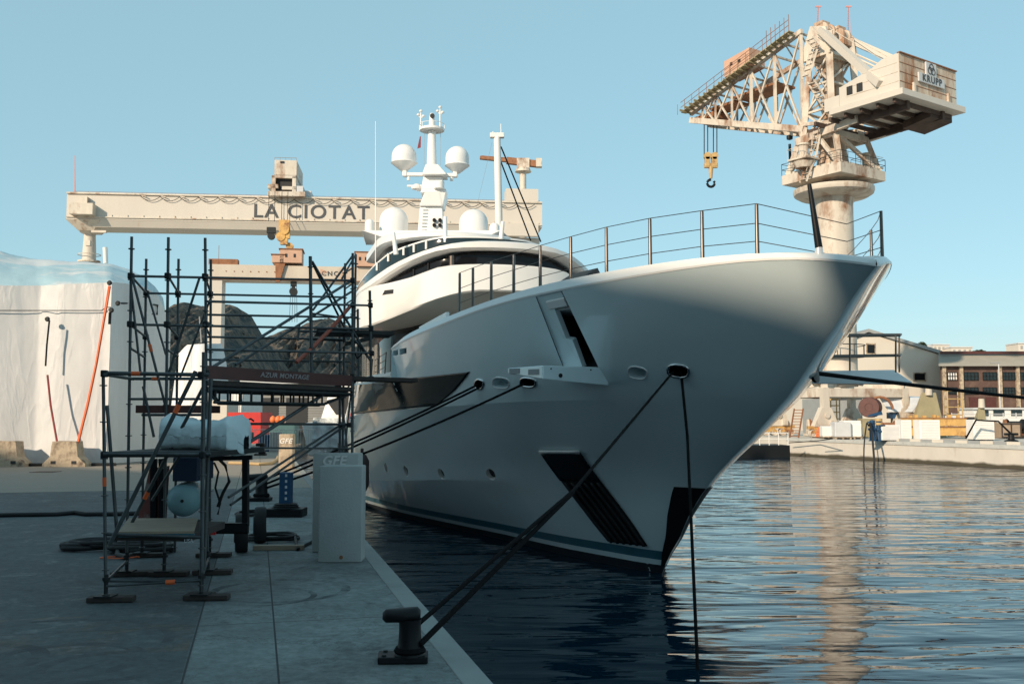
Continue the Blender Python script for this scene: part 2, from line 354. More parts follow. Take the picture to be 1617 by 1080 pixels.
_e = (Vector((21.3, 80, 0)) - Vector((60, -25.2, 0))).normalized(); _n = Vector((_e.y, -_e.x, 0)) * (1 if _e.y < 0 else 1)
if _n.x < 0: _n = -_n
b = MB(); _s = 0.
while _s < 111:
    p = Vector((60, -25.2, QUAY - .24)) + _e * _s - _n * .06; q = p + _e * 2.98; b.prism([p, q, q + _n * .5, p + _n * .5], UP * .235); _s += 3.0
struct(b.build('quay_coping', 'concrete', bevel=.01))
b = MB(); b.prism([Q(2.2, 112.02, zb), Vector((-8.02, 119, zb)), Vector((-8.02, 5000, zb)), Vector((-4000, 5000, zb)), Vector((-4000, 0, zb)), Q(-160.05, 0, zb), Q(-160.05, 112.02, zb)], (0, 0, QUAY - .04 - zb))
struct(b.build('far_ground', 'farland'))

# ------------------------------------------------------------------ hills
M['rock'] = mat('cliff_rock', (.165, .125, .095), .95, var=.3, scale=.02, bump=5., bscale=.12, col2=(.035, .048, .05), lo=.44, hi=.58, c2scale=.14)
def hill(name, sil, Y0, depth, seed, rough=.07, step=1.5):
    xs = [p[0] for p in sil]; fn = interp(xs, [p[1] for p in sil]); rows = []
    cols = np.arange(xs[0], xs[-1] + .1, step)
    for j in range(31):
        s = j / 30; row = []
        for x in cols:
            top = at(x, fn(x), Y0); h = top.z - QUAY; Yc = Y0 - depth * (1 - s)
            ramp = s ** .62
            nn = noise.fractal(Vector((x * .03, s * 3, seed)), 1.0, 2.0, 5) + .6 * noise.noise(Vector((x * .012, s * 2, seed + 9)))
            gul = abs(noise.noise(Vector((x * .07, s * 1.6, seed + 4)))) + .5 * abs(noise.noise(Vector((x * .19, s * 5, seed + 2))))
            Yc += (nn * .16 + gul * .22) * depth * (1 if j else 0) * (1 - .6 * s)
            z = QUAY - .05 + h * ramp * (1 + rough * nn * (1 - s) * 2)
            row.append(Vector((top.x * Yc / Y0 if False else top.x, Yc, z if j else QUAY - .6)))
        rows.append(row)
    rows.append([Vector((p.x, p.y + depth, QUAY - .6)) for p in rows[-1]])
    b = MB(); b.grid(rows); return struct(b.build(name, 'rock', smooth=35))
hill('hill', [(180, 600), (225, 540), (255, 500), (268, 488), (280, 482), (300, 479), (320, 481), (335, 486), (345, 482), (358, 479), (372, 484), (384, 494), (394, 508), (402, 520), (408, 535), (415, 543), (424, 545), (440, 575), (455, 620)], 560, 170, 3.3)
hill('hill', [(360, 640), (392, 570), (408, 548), (425, 530), (440, 526), (455, 518), (470, 516), (490, 508), (505, 502), (518, 501), (535, 506), (552, 516), (580, 530), (620, 540), (700, 548), (800, 570), (950, 585), (1100, 590), (1180, 640)], 760, 230, 8.1)
hill('hill', [(1330, 640), (1380, 552), (1400, 543), (1420, 544), (1450, 553), (1500, 562), (1560, 566), (1617, 570), (1750, 585), (1900, 640)], 420, 120, 5.7)

# ------------------------------------------------------------------ unseen shed behind the camera, roofline and tall block shaped to cast the shade
su = Vector((.6, .8, 0)); sv = Vector((.8, -.6, 0))
def Tz(T): return (T + 18.5 * math.sin(R(SUN_EL))) / math.cos(R(SUN_EL))
out = [(-35, 0), (-35, Tz(8.4)), (-22.0, Tz(8.4)), (-21.9, Tz(15.2)), (-8.0, Tz(10.15)), (-5.0, Tz(9.5)), (-4.55, Tz(9.42)), (-4.48, 27), (14, 27), (14, 0)]  # tall end block added to trim the bow's sun patch and cut sky light
b = MB(); b.prism([su * -18.5 + sv * v + UP * z for v, z in out], su * -22)
t = b.build('shade_shed', 'shed'); tag(t, 'unseen dark shed behind the viewpoint, outline shaped to shade the quay and bow', 'shed')

# ------------------------------------------------------------------ yacht
ST = gp(1045, 905, 0); CN = N.dot(ST)
def S(u, w_, z): return Vector((ST.x, ST.y, 0)) + D * u - N * w_ + UP * z
yacht = thing('motor_yacht', S(14, 0, 0), 'large white motor yacht with flared bow moored along the quay', 'yacht')
YO = yacht
stemf = [(-1.0, .9), (0, 0), (.4, -.38), (.77, -.85), (1.2, -1.32), (1.6, -1.85), (2.0, -2.5), (2.28, -3.05), (2.69, -3.93), (3.12, -4.72), (3.6, -5.6), (4.07, -6.4), (4.51, -7.05), (4.78, -7.42), (5.4, -7.6)]
stem = interp([a for a, _ in stemf], [c * .955 if c < -1 else c for _, c in stemf])
def taper(u): return 5.96 - .0897 * u
def smin(a, c, k=.25):
    h = max(k - abs(a - c), 0) / k; return min(a, c) - h * h * k * .25
U0 = -7.09
def Wt(d):
    s = min(max(d / 17.5, 0), 1); return smin(5.0 * (1 - (1 - s) ** 2.2) ** .80 if s > 0 else 0, taper(d + U0) , .3)
_wl = interp([-1, 0, .2, .66, 1.63, 2.69, 4.05, 5.7, 7.3, 9.1, 11.2, 12.9, 14.9, 15.9, 18, 21, 26, 32], [0, 0, .12, .33, .65, .99, 1.32, 1.65, 2.09, 2.58, 3.14, 3.48, 3.83, 4.0, 3.98, 3.75, 3.3, 2.75])
def Wl(d): return _wl(d)
UEND = 26.
def hitplan(x, y, fw, ua, ub, side=1, n=600):
    """first crossing of a picture ray with the vertical surface w = fw(u)"""
    r = ray(x, y); prev = None
    r2, n2, d2 = r, N.dot(r), D.dot(r)
    for i in range(4000):
        t = 4 + i * .015
        P = r * t; u = d2 * t - D.dot(ST); w_ = CN - n2 * t
        if u < ua - .5 or u > ub: prev = None; continue
        dv = (w_ if side > 0 else -w_) - fw(u)
        if prev is not None and (prev > 0) != (dv > 0): return u, EYE + r.z * t
        prev = dv
    return None
def ztab(pts, fw, ua, ub, side=1):
    o = [h for h in (hitplan(x, y, fw, ua, ub, side) for x, y in pts) if h]; o.sort(); return o
sheer_low = [(1405, 432), (1380, 420), (1340, 412), (1300, 410), (1250, 411), (1200, 413), (1150, 418), (1100, 424), (1050, 430), (1000, 437), (950, 446), (900, 456), (850, 467), (800, 480), (750, 494), (700, 512), (660, 530), (620, 552)]
sheer_top = [(1400, 420), (1385, 413), (1370, 407.5), (1340, 403), (1300, 400), (1250, 399.5), (1200, 400.5), (1150, 404), (1100, 408), (1050, 413), (1000, 420), (950, 429), (900, 438), (850, 450), (800, 466), (750, 481), (700, 499), (660, 518), (620, 544)]
fwt = lambda u: Wt(u - U0)
zl = ztab(sheer_low, fwt, U0, 20); ztp = ztab(sheer_top, fwt, U0, 20)
print('sheer', [(round(a, 2), round(c, 2)) for a, c in zl])
UC = zl[-1][0] + .12                                           # where the high bulwark stops
def smooth_tab(tab, deg=6):
    a = np.array(tab); pf = np.polyfit(a[:, 0], a[:, 1], deg); return lambda u: float(np.polyval(pf, min(max(u, a[0, 0]), a[-1, 0])))
f_low, f_top = smooth_tab(zl), smooth_tab(ztp)
hs = hitplan(600, 592, fwt, U0, 20) or (UC, 3.9)
ZS = hs[1]; print('step', UC, hs)
def zsl(u): return f_low(u) if u < UC else ZS - .05
def zst(u): return max(f_top(u), f_low(u) + .05) if u < UC else ZS
KN = interp([-8, 0, 6, 12, 26], [3.34, 3.28, 3.13, 3.0, 2.88])
ZR = [-.9, -.3, 0, .17, .28, .46, .8, 1.15, 1.5, 1.85, 2.2, 2.55, 2.9]
GC = .60
ZC = interp([0, 4, 8, 12, 16], [1.72, 1.66, 1.45, 1.2, .95])
MK = interp([0, 1.5, 3, 5, 9, 14], [.58, .65, .82, .965, .985, .985])
def half_w(d, z, zk, zs):
    if z <= 0: return Wl(d) * (1 + .12 * z)
    mk = MK(d)
    zc = ZC(d)
    m = (mk * (GC * z / zc if z < zc else GC + (1 - GC) * (z - zc) / (zk - zc))) if z < zk else mk + (1 - mk) * ((z - zk) / max(zs - zk, .01)) ** .92
    return Wl(d) + (Wt(d) - Wl(d)) * m
ds = list(np.concatenate([np.array([0, .03, .08, .16, .28, .45, .7, 1.0]), np.arange(1.35, 14.2, .4)])) 
usteps = [UC - .02, UC + .02] + list(np.arange(UC + .8, UEND + .1, 1.2))
NR = len(ZR) + 1 + 6
zstart = {}
def inner_w(u, z, gap):                                        # clear width inside the plating at a given height
    f = (z - KN(u)) / max(zsl(min(u, 20)) - KN(u), .05)
    d = u - (stem(KN(-6) + (zl[0][1] - KN(-6)) * f) if f > 0 else stem(z))
    return max(half_w(d, z, KN(u), max(zsl(u), z)) - gap, 0) if d > 0 else 0
for r in range(NR):
    if r < len(ZR): zstart[r] = ZR[r]
    else: zstart[r] = KN(-6) + (zl[0][1] - KN(-6)) * (r - len(ZR)) / 6
    if .46 < zstart[r] < 3: zstart[r] = .46 + (ZR[r] - .46) * (ZC(0) - .46) / 1.04 if ZR[r] <= 1.5 else ZC(0) + (ZR[r] - 1.5) * (KN(-5) - ZC(0)) / 1.84
def zrow(r, uu):
    if r >= len(ZR): return KN(uu) + (zsl(uu) - KN(uu)) * (r - len(ZR)) / 6
    z = ZR[r]; zc = ZC(uu - stem(1.5)); kn = KN(uu)
    if z <= .46: return z
    return .46 + (z - .46) * (zc - .46) / 1.04 if z <= 1.5 else zc + (z - 1.5) * (kn - zc) / 1.84
def hull_row(r, side):
    u0 = stem(zstart[r]); pts = []
    lim = UC - .6 - u0
    base = np.array(ds); base = base * (lim / base[-1])
    for d in base:
        uu = u0 + d; zz = zrow(r, uu)
        pts.append(S(uu, half_w(d, zz, KN(uu), zsl(uu)) * side, zz))
    for uu in usteps:
        zz = zrow(r, uu)
        pts.append(S(uu, half_w(uu - u0, zz, KN(uu), zsl(uu)) * side, zz))
    return pts
def hull_mi(i, j):
    z0 = ZR[i] if i < len(ZR) else 9
    return 2 if z0 < .16 else (0 if z0 < .27 else (1 if z0 < .45 else 0))
def make_hull_bm():
    b = MB()
    for side in (1, -1):
        rows = [hull_row(r, side) for r in range(NR)]
        vs = b.grid(rows, hull_mi)
        b.b.faces.new([vs[i][-1] for i in range(NR)])
    bmesh.ops.remove_doubles(b.b, verts=b.b.verts[:], dist=.002)
    bmesh.ops.recalc_face_normals(b.b, faces=b.b.faces[:])
    for f in b.b.faces:                                        # port faces must look to port
        pass
    b.b.normal_update(); return b
hb = make_hull_bm()
HT = BVHTree.FromBMesh(hb.b)
def hullhit(x, y):
    r = ray(x, y).normalized(); loc, nrm, idx, dist = HT.ray_cast(Vector((0, 0, EYE)), r)
    if loc is None: return None, None
    if nrm.dot(r) > 0: nrm = -nrm
    return loc, nrm
def ellipse_px(cx, cy, ax, ay, rot=0, n=14, pw=1.):
    o = []
    for i in range(n):
        a = 2 * math.pi * i / n; c, s_ = math.cos(a), math.sin(a)
        c = math.copysign(abs(c) ** pw, c); s_ = math.copysign(abs(s_) ** pw, s_)
        x, y = ax * c, ay * s_; o.append((cx + x * math.cos(rot) - y * math.sin(rot), cy + x * math.sin(rot) + y * math.cos(rot)))
    return o
def cut_opening(b, poly):
    """cut a convex opening through the port hull plating; returns its rim points and inward direction"""
    bm = b.b; cx = sum(p[0] for p in poly) / len(poly); cy = sum(p[1] for p in poly) / len(poly)
    loc, nrm = hullhit(cx, cy); pts = [hullhit(*p)[0] for p in poly]; ax = ray(cx, cy).normalized()
    rad = max((p - loc).length for p in pts) + .05
    proj = lambda v: v - ax * v.dot(ax)
    planes = []
    cen = sum(pts, Vector()) / len(pts)
    for i, p in enumerate(pts):
        q = pts[(i + 1) % len(pts)]; pn = (q - p).cross(ax).normalized()
        if pn.dot(cen - p) > 0: pn = -pn
        planes.append((p, pn))
    near = lambda f: any((v.co - loc).length < rad + .9 for v in f.verts) and (CN - N.dot(f.calc_center_median())) > .02
    reg = [f for f in bm.faces if near(f)]
    for p, pn in planes:
        es = {e for f in reg for e in f.edges}; vs_ = {v for f in reg for v in f.verts}
        bmesh.ops.bisect_plane(bm, geom=list(reg) + list(es) + list(vs_), plane_co=p, plane_no=pn, dist=1e-5)
        reg = [f for f in bm.faces if near(f)]
    bm.normal_update()
    inside = [f for f in bm.faces if near(f) and all((f.calc_center_median() - p).dot(pn) < 1e-4 for p, pn in planes) and (f.calc_center_median() - loc).length < rad]
    bmesh.ops.delete(bm, geom=inside, context='FACES')
    return pts, -nrm
openings = {}
pocket_px = [(846, 468.5), (887, 459.5), (946, 582), (890, 582)]
def opening(key, poly): openings[key] = cut_opening(hb, poly)
opening('pocket', pocket_px)
ports_px = [(775, 749, 6.5, 10.0, -.55), (696.5, 748, 4.2, 9.2, -.42), (641, 743.5, 3.2, 8.6, -.3), (609.5, 738.5, 2.1, 8.2, -.2)]
for i, (x, y, a, c, r) in enumerate(ports_px): opening('port%d' % i, ellipse_px(x, y, a, c, r))
haw_px = [(1006.5, 588.5, 15.5, 9.5, .18, .75), (1071.5, 585.5, 17, 9.8, .12, .75), (791, 604.5, 13.5, 8.5, .1, .7), (757, 606.5, 6.8, 7.5, .3, .8), (834, 603.5, 12, 7, .1, .7)]
for i, (x, y, a, c, r, pw) in enumerate(haw_px): opening('haw%d' % i, ellipse_px(x, y, a, c, r, 14, pw))
slot_px = [[(620.5, 554), (628.5, 552), (628.5, 560.5), (620.5, 562)], [(631, 551.5), (642, 549), (642, 558), (631, 560)]]
for i, p in enumerate(slot_px): opening('slot%d' % i, p)
hull = hb.build('hull', ['hull', 'teal', 'antifoul'], yacht, smooth=8, fix=False)
def recess(key, name, depth, wallm, backm, flip=False, parent=None, dirn=None):
    pts, inn = openings[key]; inn = dirn or inn
    b = MB(); A = [p for p in pts]; B = [p + inn * depth for p in pts]
    va = [b.b.verts.new(p) for p in A]; vb = [b.b.verts.new(p) for p in B]; n = len(A)
    for i in range(n): b.b.faces.new((va[i], va[(i + 1) % n], vb[(i + 1) % n], vb[i]))
    f = b.b.faces.new(vb); f.material_index = 1
    return b.build(name, [wallm, backm], parent or yacht, smooth=40)
def rim(key, name, r, m, parent=None):
    pts, inn = openings[key]; b = MB(); P = [p - inn * r * .3 for p in pts]; b.tube(P + [P[0], P[1]], r, 8)
    return b.build(name, m, parent or yacht, smooth=60)
for i in range(4):
    o = recess('port%d' % i, 'porthole', .10, 'boat_white', 'glass')
for i in (0, 2): recess('haw%d' % i, 'fairlead', .22, 'hull', 'hull'); 
for i in (0, 2): rim('haw%d' % i, 'fairlead_rim', .012, 'boat_white')
for i in (1, 3, 4): 
    o = recess('haw%d' % i, 'fairlead', .35, 'black', 'black'); rim('haw%d' % i, 'rim', .024, 'chrome', o)
for i in range(2): recess('slot%d' % i, 'freeing_port', .14, 'hull', 'grey')
# anchor pocket with its half cover, arm and dark depth
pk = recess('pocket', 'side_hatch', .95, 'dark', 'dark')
pts, inn = openings['pocket']; p0, p1, p2, p3 = pts
def pq(a, c): return (p0 * (1 - a) + p1 * a) * (1 - c) + (p3 * (1 - a) + p2 * a) * c
b = MB(); poly = [pq(.005, .005), pq(.95, .005), pq(.95, .19), pq(.46, .19), pq(.42, .60), pq(.60, .62), pq(.54, .995), pq(.005, .995)]
b.prism([p + inn * .012 for p in poly], inn * .10); b.build('hatch_frame', 'hull', pk)
b = MB(); b.box(pq(.62, .14) + inn * .04, (.5, .16, .10), ((p1 - p0).normalized(), (p1 - p0).normalized().cross(inn).normalized() * -1, inn), .02); b.build('hinge_arm', 'boat_white', pk)
b = MB()
for a, c in ((.28, .42), (.5, .70), (.62, .84)): b.lathe(pq(a * .7, c) + inn * .055, [(.0, 0), (.022, 0), (.022, .03), (.0, .03)], 12, -inn)
b.build('bolt', 'black', pk)
# sheer cap (bulwark top) both sides, and the decks
b = MB()
for side in (1, -1):
    us = [U0 + .0] + [U0 + x for x in (.03, .08, .16, .28, .45, .7, 1, 1.35)] + list(np.arange(U0 + 1.75, UC - .1, .4)) + [UC]
    rows = [[], [], [], [], []]
    for u in us:
        d = u - U0; wv = Wt(d); zo, zt = zsl(min(u, UC - .03)), zst(min(u, UC - .03))
        ins = min(.07, wv * .5)
        for rr, (w_, z) in zip(rows, ((wv + .004, zo), (wv + .012, zo + .03), (max(wv - ins, 0), zt), (max(wv - ins - .16, 0), zt + .012), (min(max(wv - ins - .17, 0), inner_w(u, zt - .45, .08)), zt - .45 if u > -6.2 else zt - .02))): rr.append(S(u, w_ * side, z))
    b.grid(rows)
b.build('bulwark_cap', 'boat_white', yacht, smooth=35)
b = MB()
for side in (1, -1):
    us = [UC + .02] + list(np.arange(UC + .8, UEND + .1, 1.2)); rows = [[], [], []]
    for u in us:
        wv = Wt(u - U0)
        for rr, (w_, z) in zip(rows, ((wv + .006, ZS - .05), (wv, ZS + .03), (wv - .22, ZS + .03))): rr.append(S(u, w_ * side, z))
    b.grid(rows)
b.build('bulwark_cap', 'boat_white', yacht, smooth=35)
b = MB(); L_, R_ = [], []
for u in list(np.arange(-6.2, UC - .1, .5)) + [UC]:
    zz = zst(min(u, UC - .05)) - .44; wv = max(inner_w(u, zz, .06), .02); L_.append(S(u, wv, zz)); R_.append(S(u, -wv, zz))
b.grid([L_, R_]); b.build('foredeck', 'lightgrey', yacht)
b = MB(); L_, R_ = [], []
for u in np.arange(UC - .4, UEND + .1, 1.2):
    wv = inner_w(u, 3.3, .06); L_.append(S(u, wv, 3.3)); R_.append(S(u, -wv, 3.3))
b.grid([L_, R_]); b.build('side_deck', 'ply', yacht)
# patches laid on the plating
def patch(name, left, right, m, nv=14, nu=6, off=.012, parent=None, thick=True):
    lx = interp([p[1] for p in left], [p[0] for p in left]) ; rows = []
    def samp(c, t):
        tt = np.linspace(0, 1, len(c)); return np.interp(t, tt, [p[0] for p in c]), np.interp(t, tt, [p[1] for p in c])
    for i in range(nv + 1):
        a, c = samp(left, i / nv), samp(right, i / nv); row = []
        for j in range(nu + 1):
            k = j / nu; x, y = a[0] + (c[0] - a[0]) * k, a[1] + (c[1] - a[1]) * k
            loc, nrm = hullhit(x, y)
            if loc is None: loc, nrm = row[-1] if row else S(0, .1, 1), Vector((-.5, -.8, 0))
            row.append(loc + nrm * off)
        rows.append(row)
    b = MB(); b.grid(rows); o = b.build(name, m, parent or yacht, smooth=50)
    sm = o.modifiers.new('sheet', 'SOLIDIFY'); sm.thickness = off * .9; sm.offset = -1
    return o
# long dark window band on the topsides
wb = patch('hull_window', [(556, 606), (556, 654)], [(742, 587), (735, 597), (718, 617), (690, 640)], 'glass', 14, 40, .022)
# anchor plate: polished upper half, black ribbed lower half
pl = [(853, 711), (868, 733), (888, 760), (912, 792), (938, 826), (961, 854)]; pr = [(915, 711), (930, 733), (950, 760), (975, 792), (1000, 826), (1023, 861)]
ap = patch('anchor_plate', pl, pr, 'black', 24, 10, .012)
patch('polished_panel', [(855, 714), (867, 731.5), (886, 757)], [(916.5, 714), (929, 731.5), (947, 757)], mat('dark_polished_steel', (.06, .06, .065), .08, .9), 10, 8, .022, ap)
patch('edge_strip', [(852.5, 709), (854, 713)], [(915.5, 709), (917, 713)], 'white', 2, 6, .03, ap)
for k in range(6):
    f = .08 + k * .165; l2 = [(a[0] + (c[0] - a[0]) * f, a[1] + (c[1] - a[1]) * f) for a, c in zip(pl[2:], pr[2:])]
    patch('rub_rib', l2, [(x + 3.2, y) for x, y in l2], 'rubber', 14, 1, .03, ap)
b = MB()
for x in (900, 909, 926, 935, 944):
    loc, nrm = hullhit(x, 762)
    if loc: b.lathe(loc + nrm * .01, [(0, 0), (.014, 0), (.012, .022), (0, .024)], 8, nrm)
b.build('stud', 'chrome', ap)
# black stem plate both sides
b = MB()
for side in (1, -1):
    rows = []
    for i in range(15):
        z = .16 + (1.76 - .16) * i / 14; u0 = stem(z); row = []
        wide = .07 + .45 * (i / 14)
        for j in range(7):
            d = wide * j / 6; wv = half_w(d, z, KN(u0), zsl(max(u0, U0))) + .014
            row.append(S(u0 + d - .02, wv * side, z))
        rows.append(row)
    b.grid(rows)
b.build('stem_plate', 'black', yacht, smooth=50)
# draught marks near the stem
for x, y, s in ((1022, 887, '2'), (1026, 898, '2')):
    loc, nrm = hullhit(x, y)
    if loc:
        X = UP.cross(nrm).normalized(); Y = nrm.cross(X)
        b = MB(); b.text(s, .11, loc + nrm * .012, X, Y, .002); b.build('draught_mark', 'cover', yacht)
# fold-down platforms
def flap(name, A, B, Cc, Dd, zt, zb, m='hull'):
    b = MB(); b.hexa([Vector((*p, z)) for p, z in zip((A, B, Cc, Dd), zb)], [Vector((*p, z)) for p, z in zip((A, B, Cc, Dd), zt)]); return b.build(name, m, yacht, bevel=.015)
def xy(x, y, Y): p = at(x, y, Y); return (p.x, p.y)
hA, hD = hullhit(955, 594)[0], hullhit(905, 580)[0]
Ya_ = hA.y
A, B, Cc, Dd = xy(961, 600, Ya_ + .05), xy(857, 590, Ya_ - .62), xy(802, 585, hD.y - .55), xy(905, 580, hD.y + .35)
z_ = lambda y, Y: EYE + (658 - y) / 1572 * Y
fl = flap('folding_platform', A, B, Cc, Dd, (z_(580, Ya_), z_(577, Ya_ - .62), z_(581.5, hD.y - .55), z_(580, hD.y + .3)), (z_(609, Ya_), z_(599, Ya_ - .62), z_(590, hD.y - .55), z_(600, hD.y + .3)))
b = MB(); fv = (Vector((*A, 0)) - Vector((*B, 0))).normalized(); fn_ = Vector((fv.y, -fv.x, 0)).normalized()
c0 = Vector((*B, 0)).lerp(Vector((*A, 0)), .26); c0.z = z_(593, Ya_ - .45)
b.lathe(c0 + fn_ * .01, [(0, -.03), (.035, -.03), (.035, .004), (0, .004)], 14, fn_)
for k in (.12, .72): 
    c1 = Vector((*B, 0)).lerp(Vector((*A, 0)), k); c1.z = z_(583, Ya_ - .4); b.lathe(c1 + fn_ * .01, [(0, -.02), (.012, -.02), (.012, .004), (0, .004)], 10, fn_)
b.build('socket', 'black', fl)
b = MB(); ev = (Vector((*Cc, 0)) - Vector((*B, 0))).normalized(); en = Vector((ev.y, -ev.x, 0)).normalized()
if en.dot(Vector((0, -1, 0))) < 0: en = -en
for k in (.25, .80):
    c1 = Vector((*B, 0)).lerp(Vector((*Cc, 0)), k); zz = (z_(577, Ya_ - .62) * (1 - k) + z_(581.5, hD.y - .55) * k + z_(599, Ya_ - .62) * (1 - k) + z_(590, hD.y - .55) * k) / 2
    c1.z = zz; b.box(c1 + en * .004, (.22, .012, .09), (ev, en, UP))
b.build('vent_pad', 'grey', fl)
A2, B2, C2, D2 = xy(1272, 600, 17.2), xy(1440, 600, 18.4), xy(1412, 590, 20.2), xy(1240, 590, 20.0)
fs = flap('folding_platform', A2, B2, C2, D2, (z_(586, 17.2), z_(603, 18.4), z_(584, 20.2), z_(588, 20)), (z_(606, 17.2), z_(608, 18.4), z_(596, 20.2), z_(602, 20)), 'lightgrey')
b = MB()
def rl(y): return [at(1270, y, 17.8), at(1422, y - 2, 18.8)]
ra, rb_ = at(1250, 532, 18.6), at(1421, 530, 18.6); rc = at(1424, 528, 20.0); rd = at(1245, 529, 20.0)
b.tube([ra, rb_, rc, rd], .020); 
ra, rb_ = at(1250, 565, 18.6), at(1421, 562, 18.6); rc = at(1424, 560, 20.0); rd = at(1245, 562, 20.0)
b.tube([ra, rb_, rc, rd], .016)
b.build('platform_rail', 'steel', yacht, smooth=50)
for x, Y in ((1342, 18.6), (1414.5, 18.6), (1420, 20.0)):
    b = MB(); b.bar(at(x, 588, Y), at(x, 530, Y), .018); b.build('platform_post', 'steel', yacht, smooth=50)

# bow rail: stanchions and wires
def sheer_hit(x, y): 
    h = hitplan(x, y, lambda u: max(fwt(u) - .10, .02), U0, 12); return S(h[0], max(fwt(h[0]) - .14, 0), zst(min(h[0], UC - .05)) - .02), h[0]
stan = [(723, 478, 431), (744, 472, 423), (773, 465, 413), (808, 456, 402), (850, 446, 388), (898, 436, 374), (955, 426, 359), (1024, 415, 345), (1106, 405, 333), (1192, 399, 322)]
heads = []
for x, yb, yt in stan:
    P, u = sheer_hit(x, yb); T_ = Vector((P.x, P.y, at(x, yt, P.y).z)); heads.append((P, T_, u))
    b = MB(); b.lathe(P, [(0, 0), (.034, 0), (.030, .02), (.026, T_.z - P.z - .02), (.018, T_.z - P.z), (0, T_.z - P.z)], 10); b.build('stanchion', 'steel', yacht, smooth=50)
star = []                                                      # the same rail along the starboard side
for P, T_, u in heads:
    if u > 3.5: continue
    Pm = S(u, -max(fwt(u) - .14, 0), P.z); star.append((Pm, Pm + UP * (T_.z - P.z)))
tip = [(1348, 404, 335), (1367, 404, 340)]
for i, (Pm, Tm) in enumerate(star):
    if i not in (len(star) - 3, len(star) - 1): continue
    b = MB(); b.lathe(Pm, [(0, 0), (.034, 0), (.026, .03), (.022, Tm.z - Pm.z), (0, Tm.z - Pm.z)], 10); b.build('stanchion', 'steel', yacht, smooth=50)
nose = S(-6.45, .0, 4.95)
for f in (1.0, .62, .27):
    b = MB(); port = [p.lerp(q, f) for p, q, u in heads]; st_ = [p.lerp(q, f) for p, q in star]
    b.tube(port + [nose + UP * .62 * f] + st_[::-1], .0065, 5); b.build('rail_wire', 'steel', yacht)
bp, _ = sheer_hit(1291, 400); b = MB(); tp = at(1278, 292, bp.y + .1)
b.bar(bp + UP * .10, tp, .05, 12, .028); b.build('bow_staff', 'black', yacht, smooth=50)
b = MB(); b.lathe(bp - UP * .01, [(0, 0), (.06, 0), (.045, .12), (0, .12)], 12); b.build('staff_socket', 'boat_white', yacht, smooth=50)

# ---------------- superstructure tiers
def plan(uf, hw, L, a=2.6, bb=.5, ue=24.):
    def f(u):
        s = min(max((u - uf) / L, 0), 1); return smin(hw * (1 - (1 - s) ** a) ** bb, taper(u) - .12, .3) if s > 0 else 0
    f.uf = uf; f.ue = ue; f.L = L; return f
def tier(name, f, ztp_, zbt_, m, parent=yacht, lip=.05, cap=True, usmp=None, deg=None):
    us = [f.uf + f.L * (x ** 2) for x in np.linspace(0, 1, 16)] + list(np.arange(f.uf + f.L + .5, f.ue, .6)) + [f.ue]
    rows = [[] for _ in range(6)]
    half = []
    for side in (1, -1):
        seq = us[::-1] if side > 0 else us[1:]
        for u in seq:
            wv = f(u); zt, zb = ztp_(u), zbt_(u); k = max(wv - lip, 0); uu = min(u + (lip if u < f.uf + .2 * f.L else 0), f.ue)
            for rr, p in zip(rows, (S(uu + .3, max(wv - .35, 0) * side, zb + .02), S(uu, k * side, zb), S(u, wv * side, zb + min(.05, (zt - zb) * .2)), S(u, wv * side, zt - min(.05, (zt - zb) * .2)), S(uu, k * side, zt), S(uu + .3, max(wv - .35, 0) * side, zt + .05))): rr.append(p)
    b = MB(); vs = b.grid(rows); n = len(rows[0]); h = n // 2
    for i in range(h):                                           # top and underside
        for row, fl_ in ((vs[5], 0), (vs[0], 1)):
            j = n - 1 - i
            if i + 1 < j - 1 or i + 1 == h:
                q = [row[i], row[i + 1], row[j - 1], row[j]]
                q = list(dict.fromkeys(q))
                if len(q) > 2:
                    try: b.b.faces.new(q)
                    except ValueError: pass
    return b.build(name, m, parent, smooth=38)
def zfun(f, pts, star_pts=(), ue=None):
    tab = ztab(pts, f, f.uf, f.ue + 6) + ztab(star_pts, f, f.uf, f.ue + 6, -1); tab.sort()
    a = np.array(tab); us_, zs_ = a[:, 0], a[:, 1]
    # light smoothing
    g = np.linspace(us_[0], us_[-1], 80); zz = np.interp(g, us_, zs_); kk = np.ones(7) / 7
    zz = np.convolve(np.pad(zz, 3, 'edge'), kk, 'valid'); return lambda u: float(np.interp(u, g, zz))
fB = plan(12.2, 4.4, 5.0, 2.4, .5, 24.5)
body_top = [(573, 459), (585, 452.5), (610, 447.5), (635, 441.7), (651.7, 436.7), (668, 430), (685, 423), (701.7, 419), (726.7, 417.5), (760, 416.5)]
body_bot = [(570, 519), (587.5, 514), (610, 505), (635, 495), (660, 485), (693, 473.3), (726.7, 464), (762, 458.6)]
zBt, zBb = zfun(fB, body_top), zfun(fB, body_bot)
print('body z', [(u, round(zBt(u), 2), round(zBb(u), 2)) for u in (13, 14, 16, 18, 20, 24)])
tier('bridge_deck_bulwark', fB, zBt, zBb, 'boat_white')
fR = plan(12.3, 4.35, 5.5, 2.4, .5, 24.8)
brow_bot = [(571, 461), (585, 452.5), (601.7, 441.7), (626.7, 425), (651.7, 412.5), (676.7, 402.5), (701.7, 395.8), (726.7, 393.5), (760, 393)]
brow_top = [(565, 457), (576.7, 446.7), (593, 434), (626.7, 412.5), (660, 397.5), (701.7, 385), (726.7, 381), (760, 379)]
zRt, zRb = zfun(fR, brow_top), zfun(fR, brow_bot)
print('brow z', [(u, round(zRt(u), 2), round(zRb(u), 2)) for u in (12, 13, 14, 16, 18, 20, 24)])
tier('wheelhouse_roof', fR, zRt, zRb, 'boat_white', lip=.10)
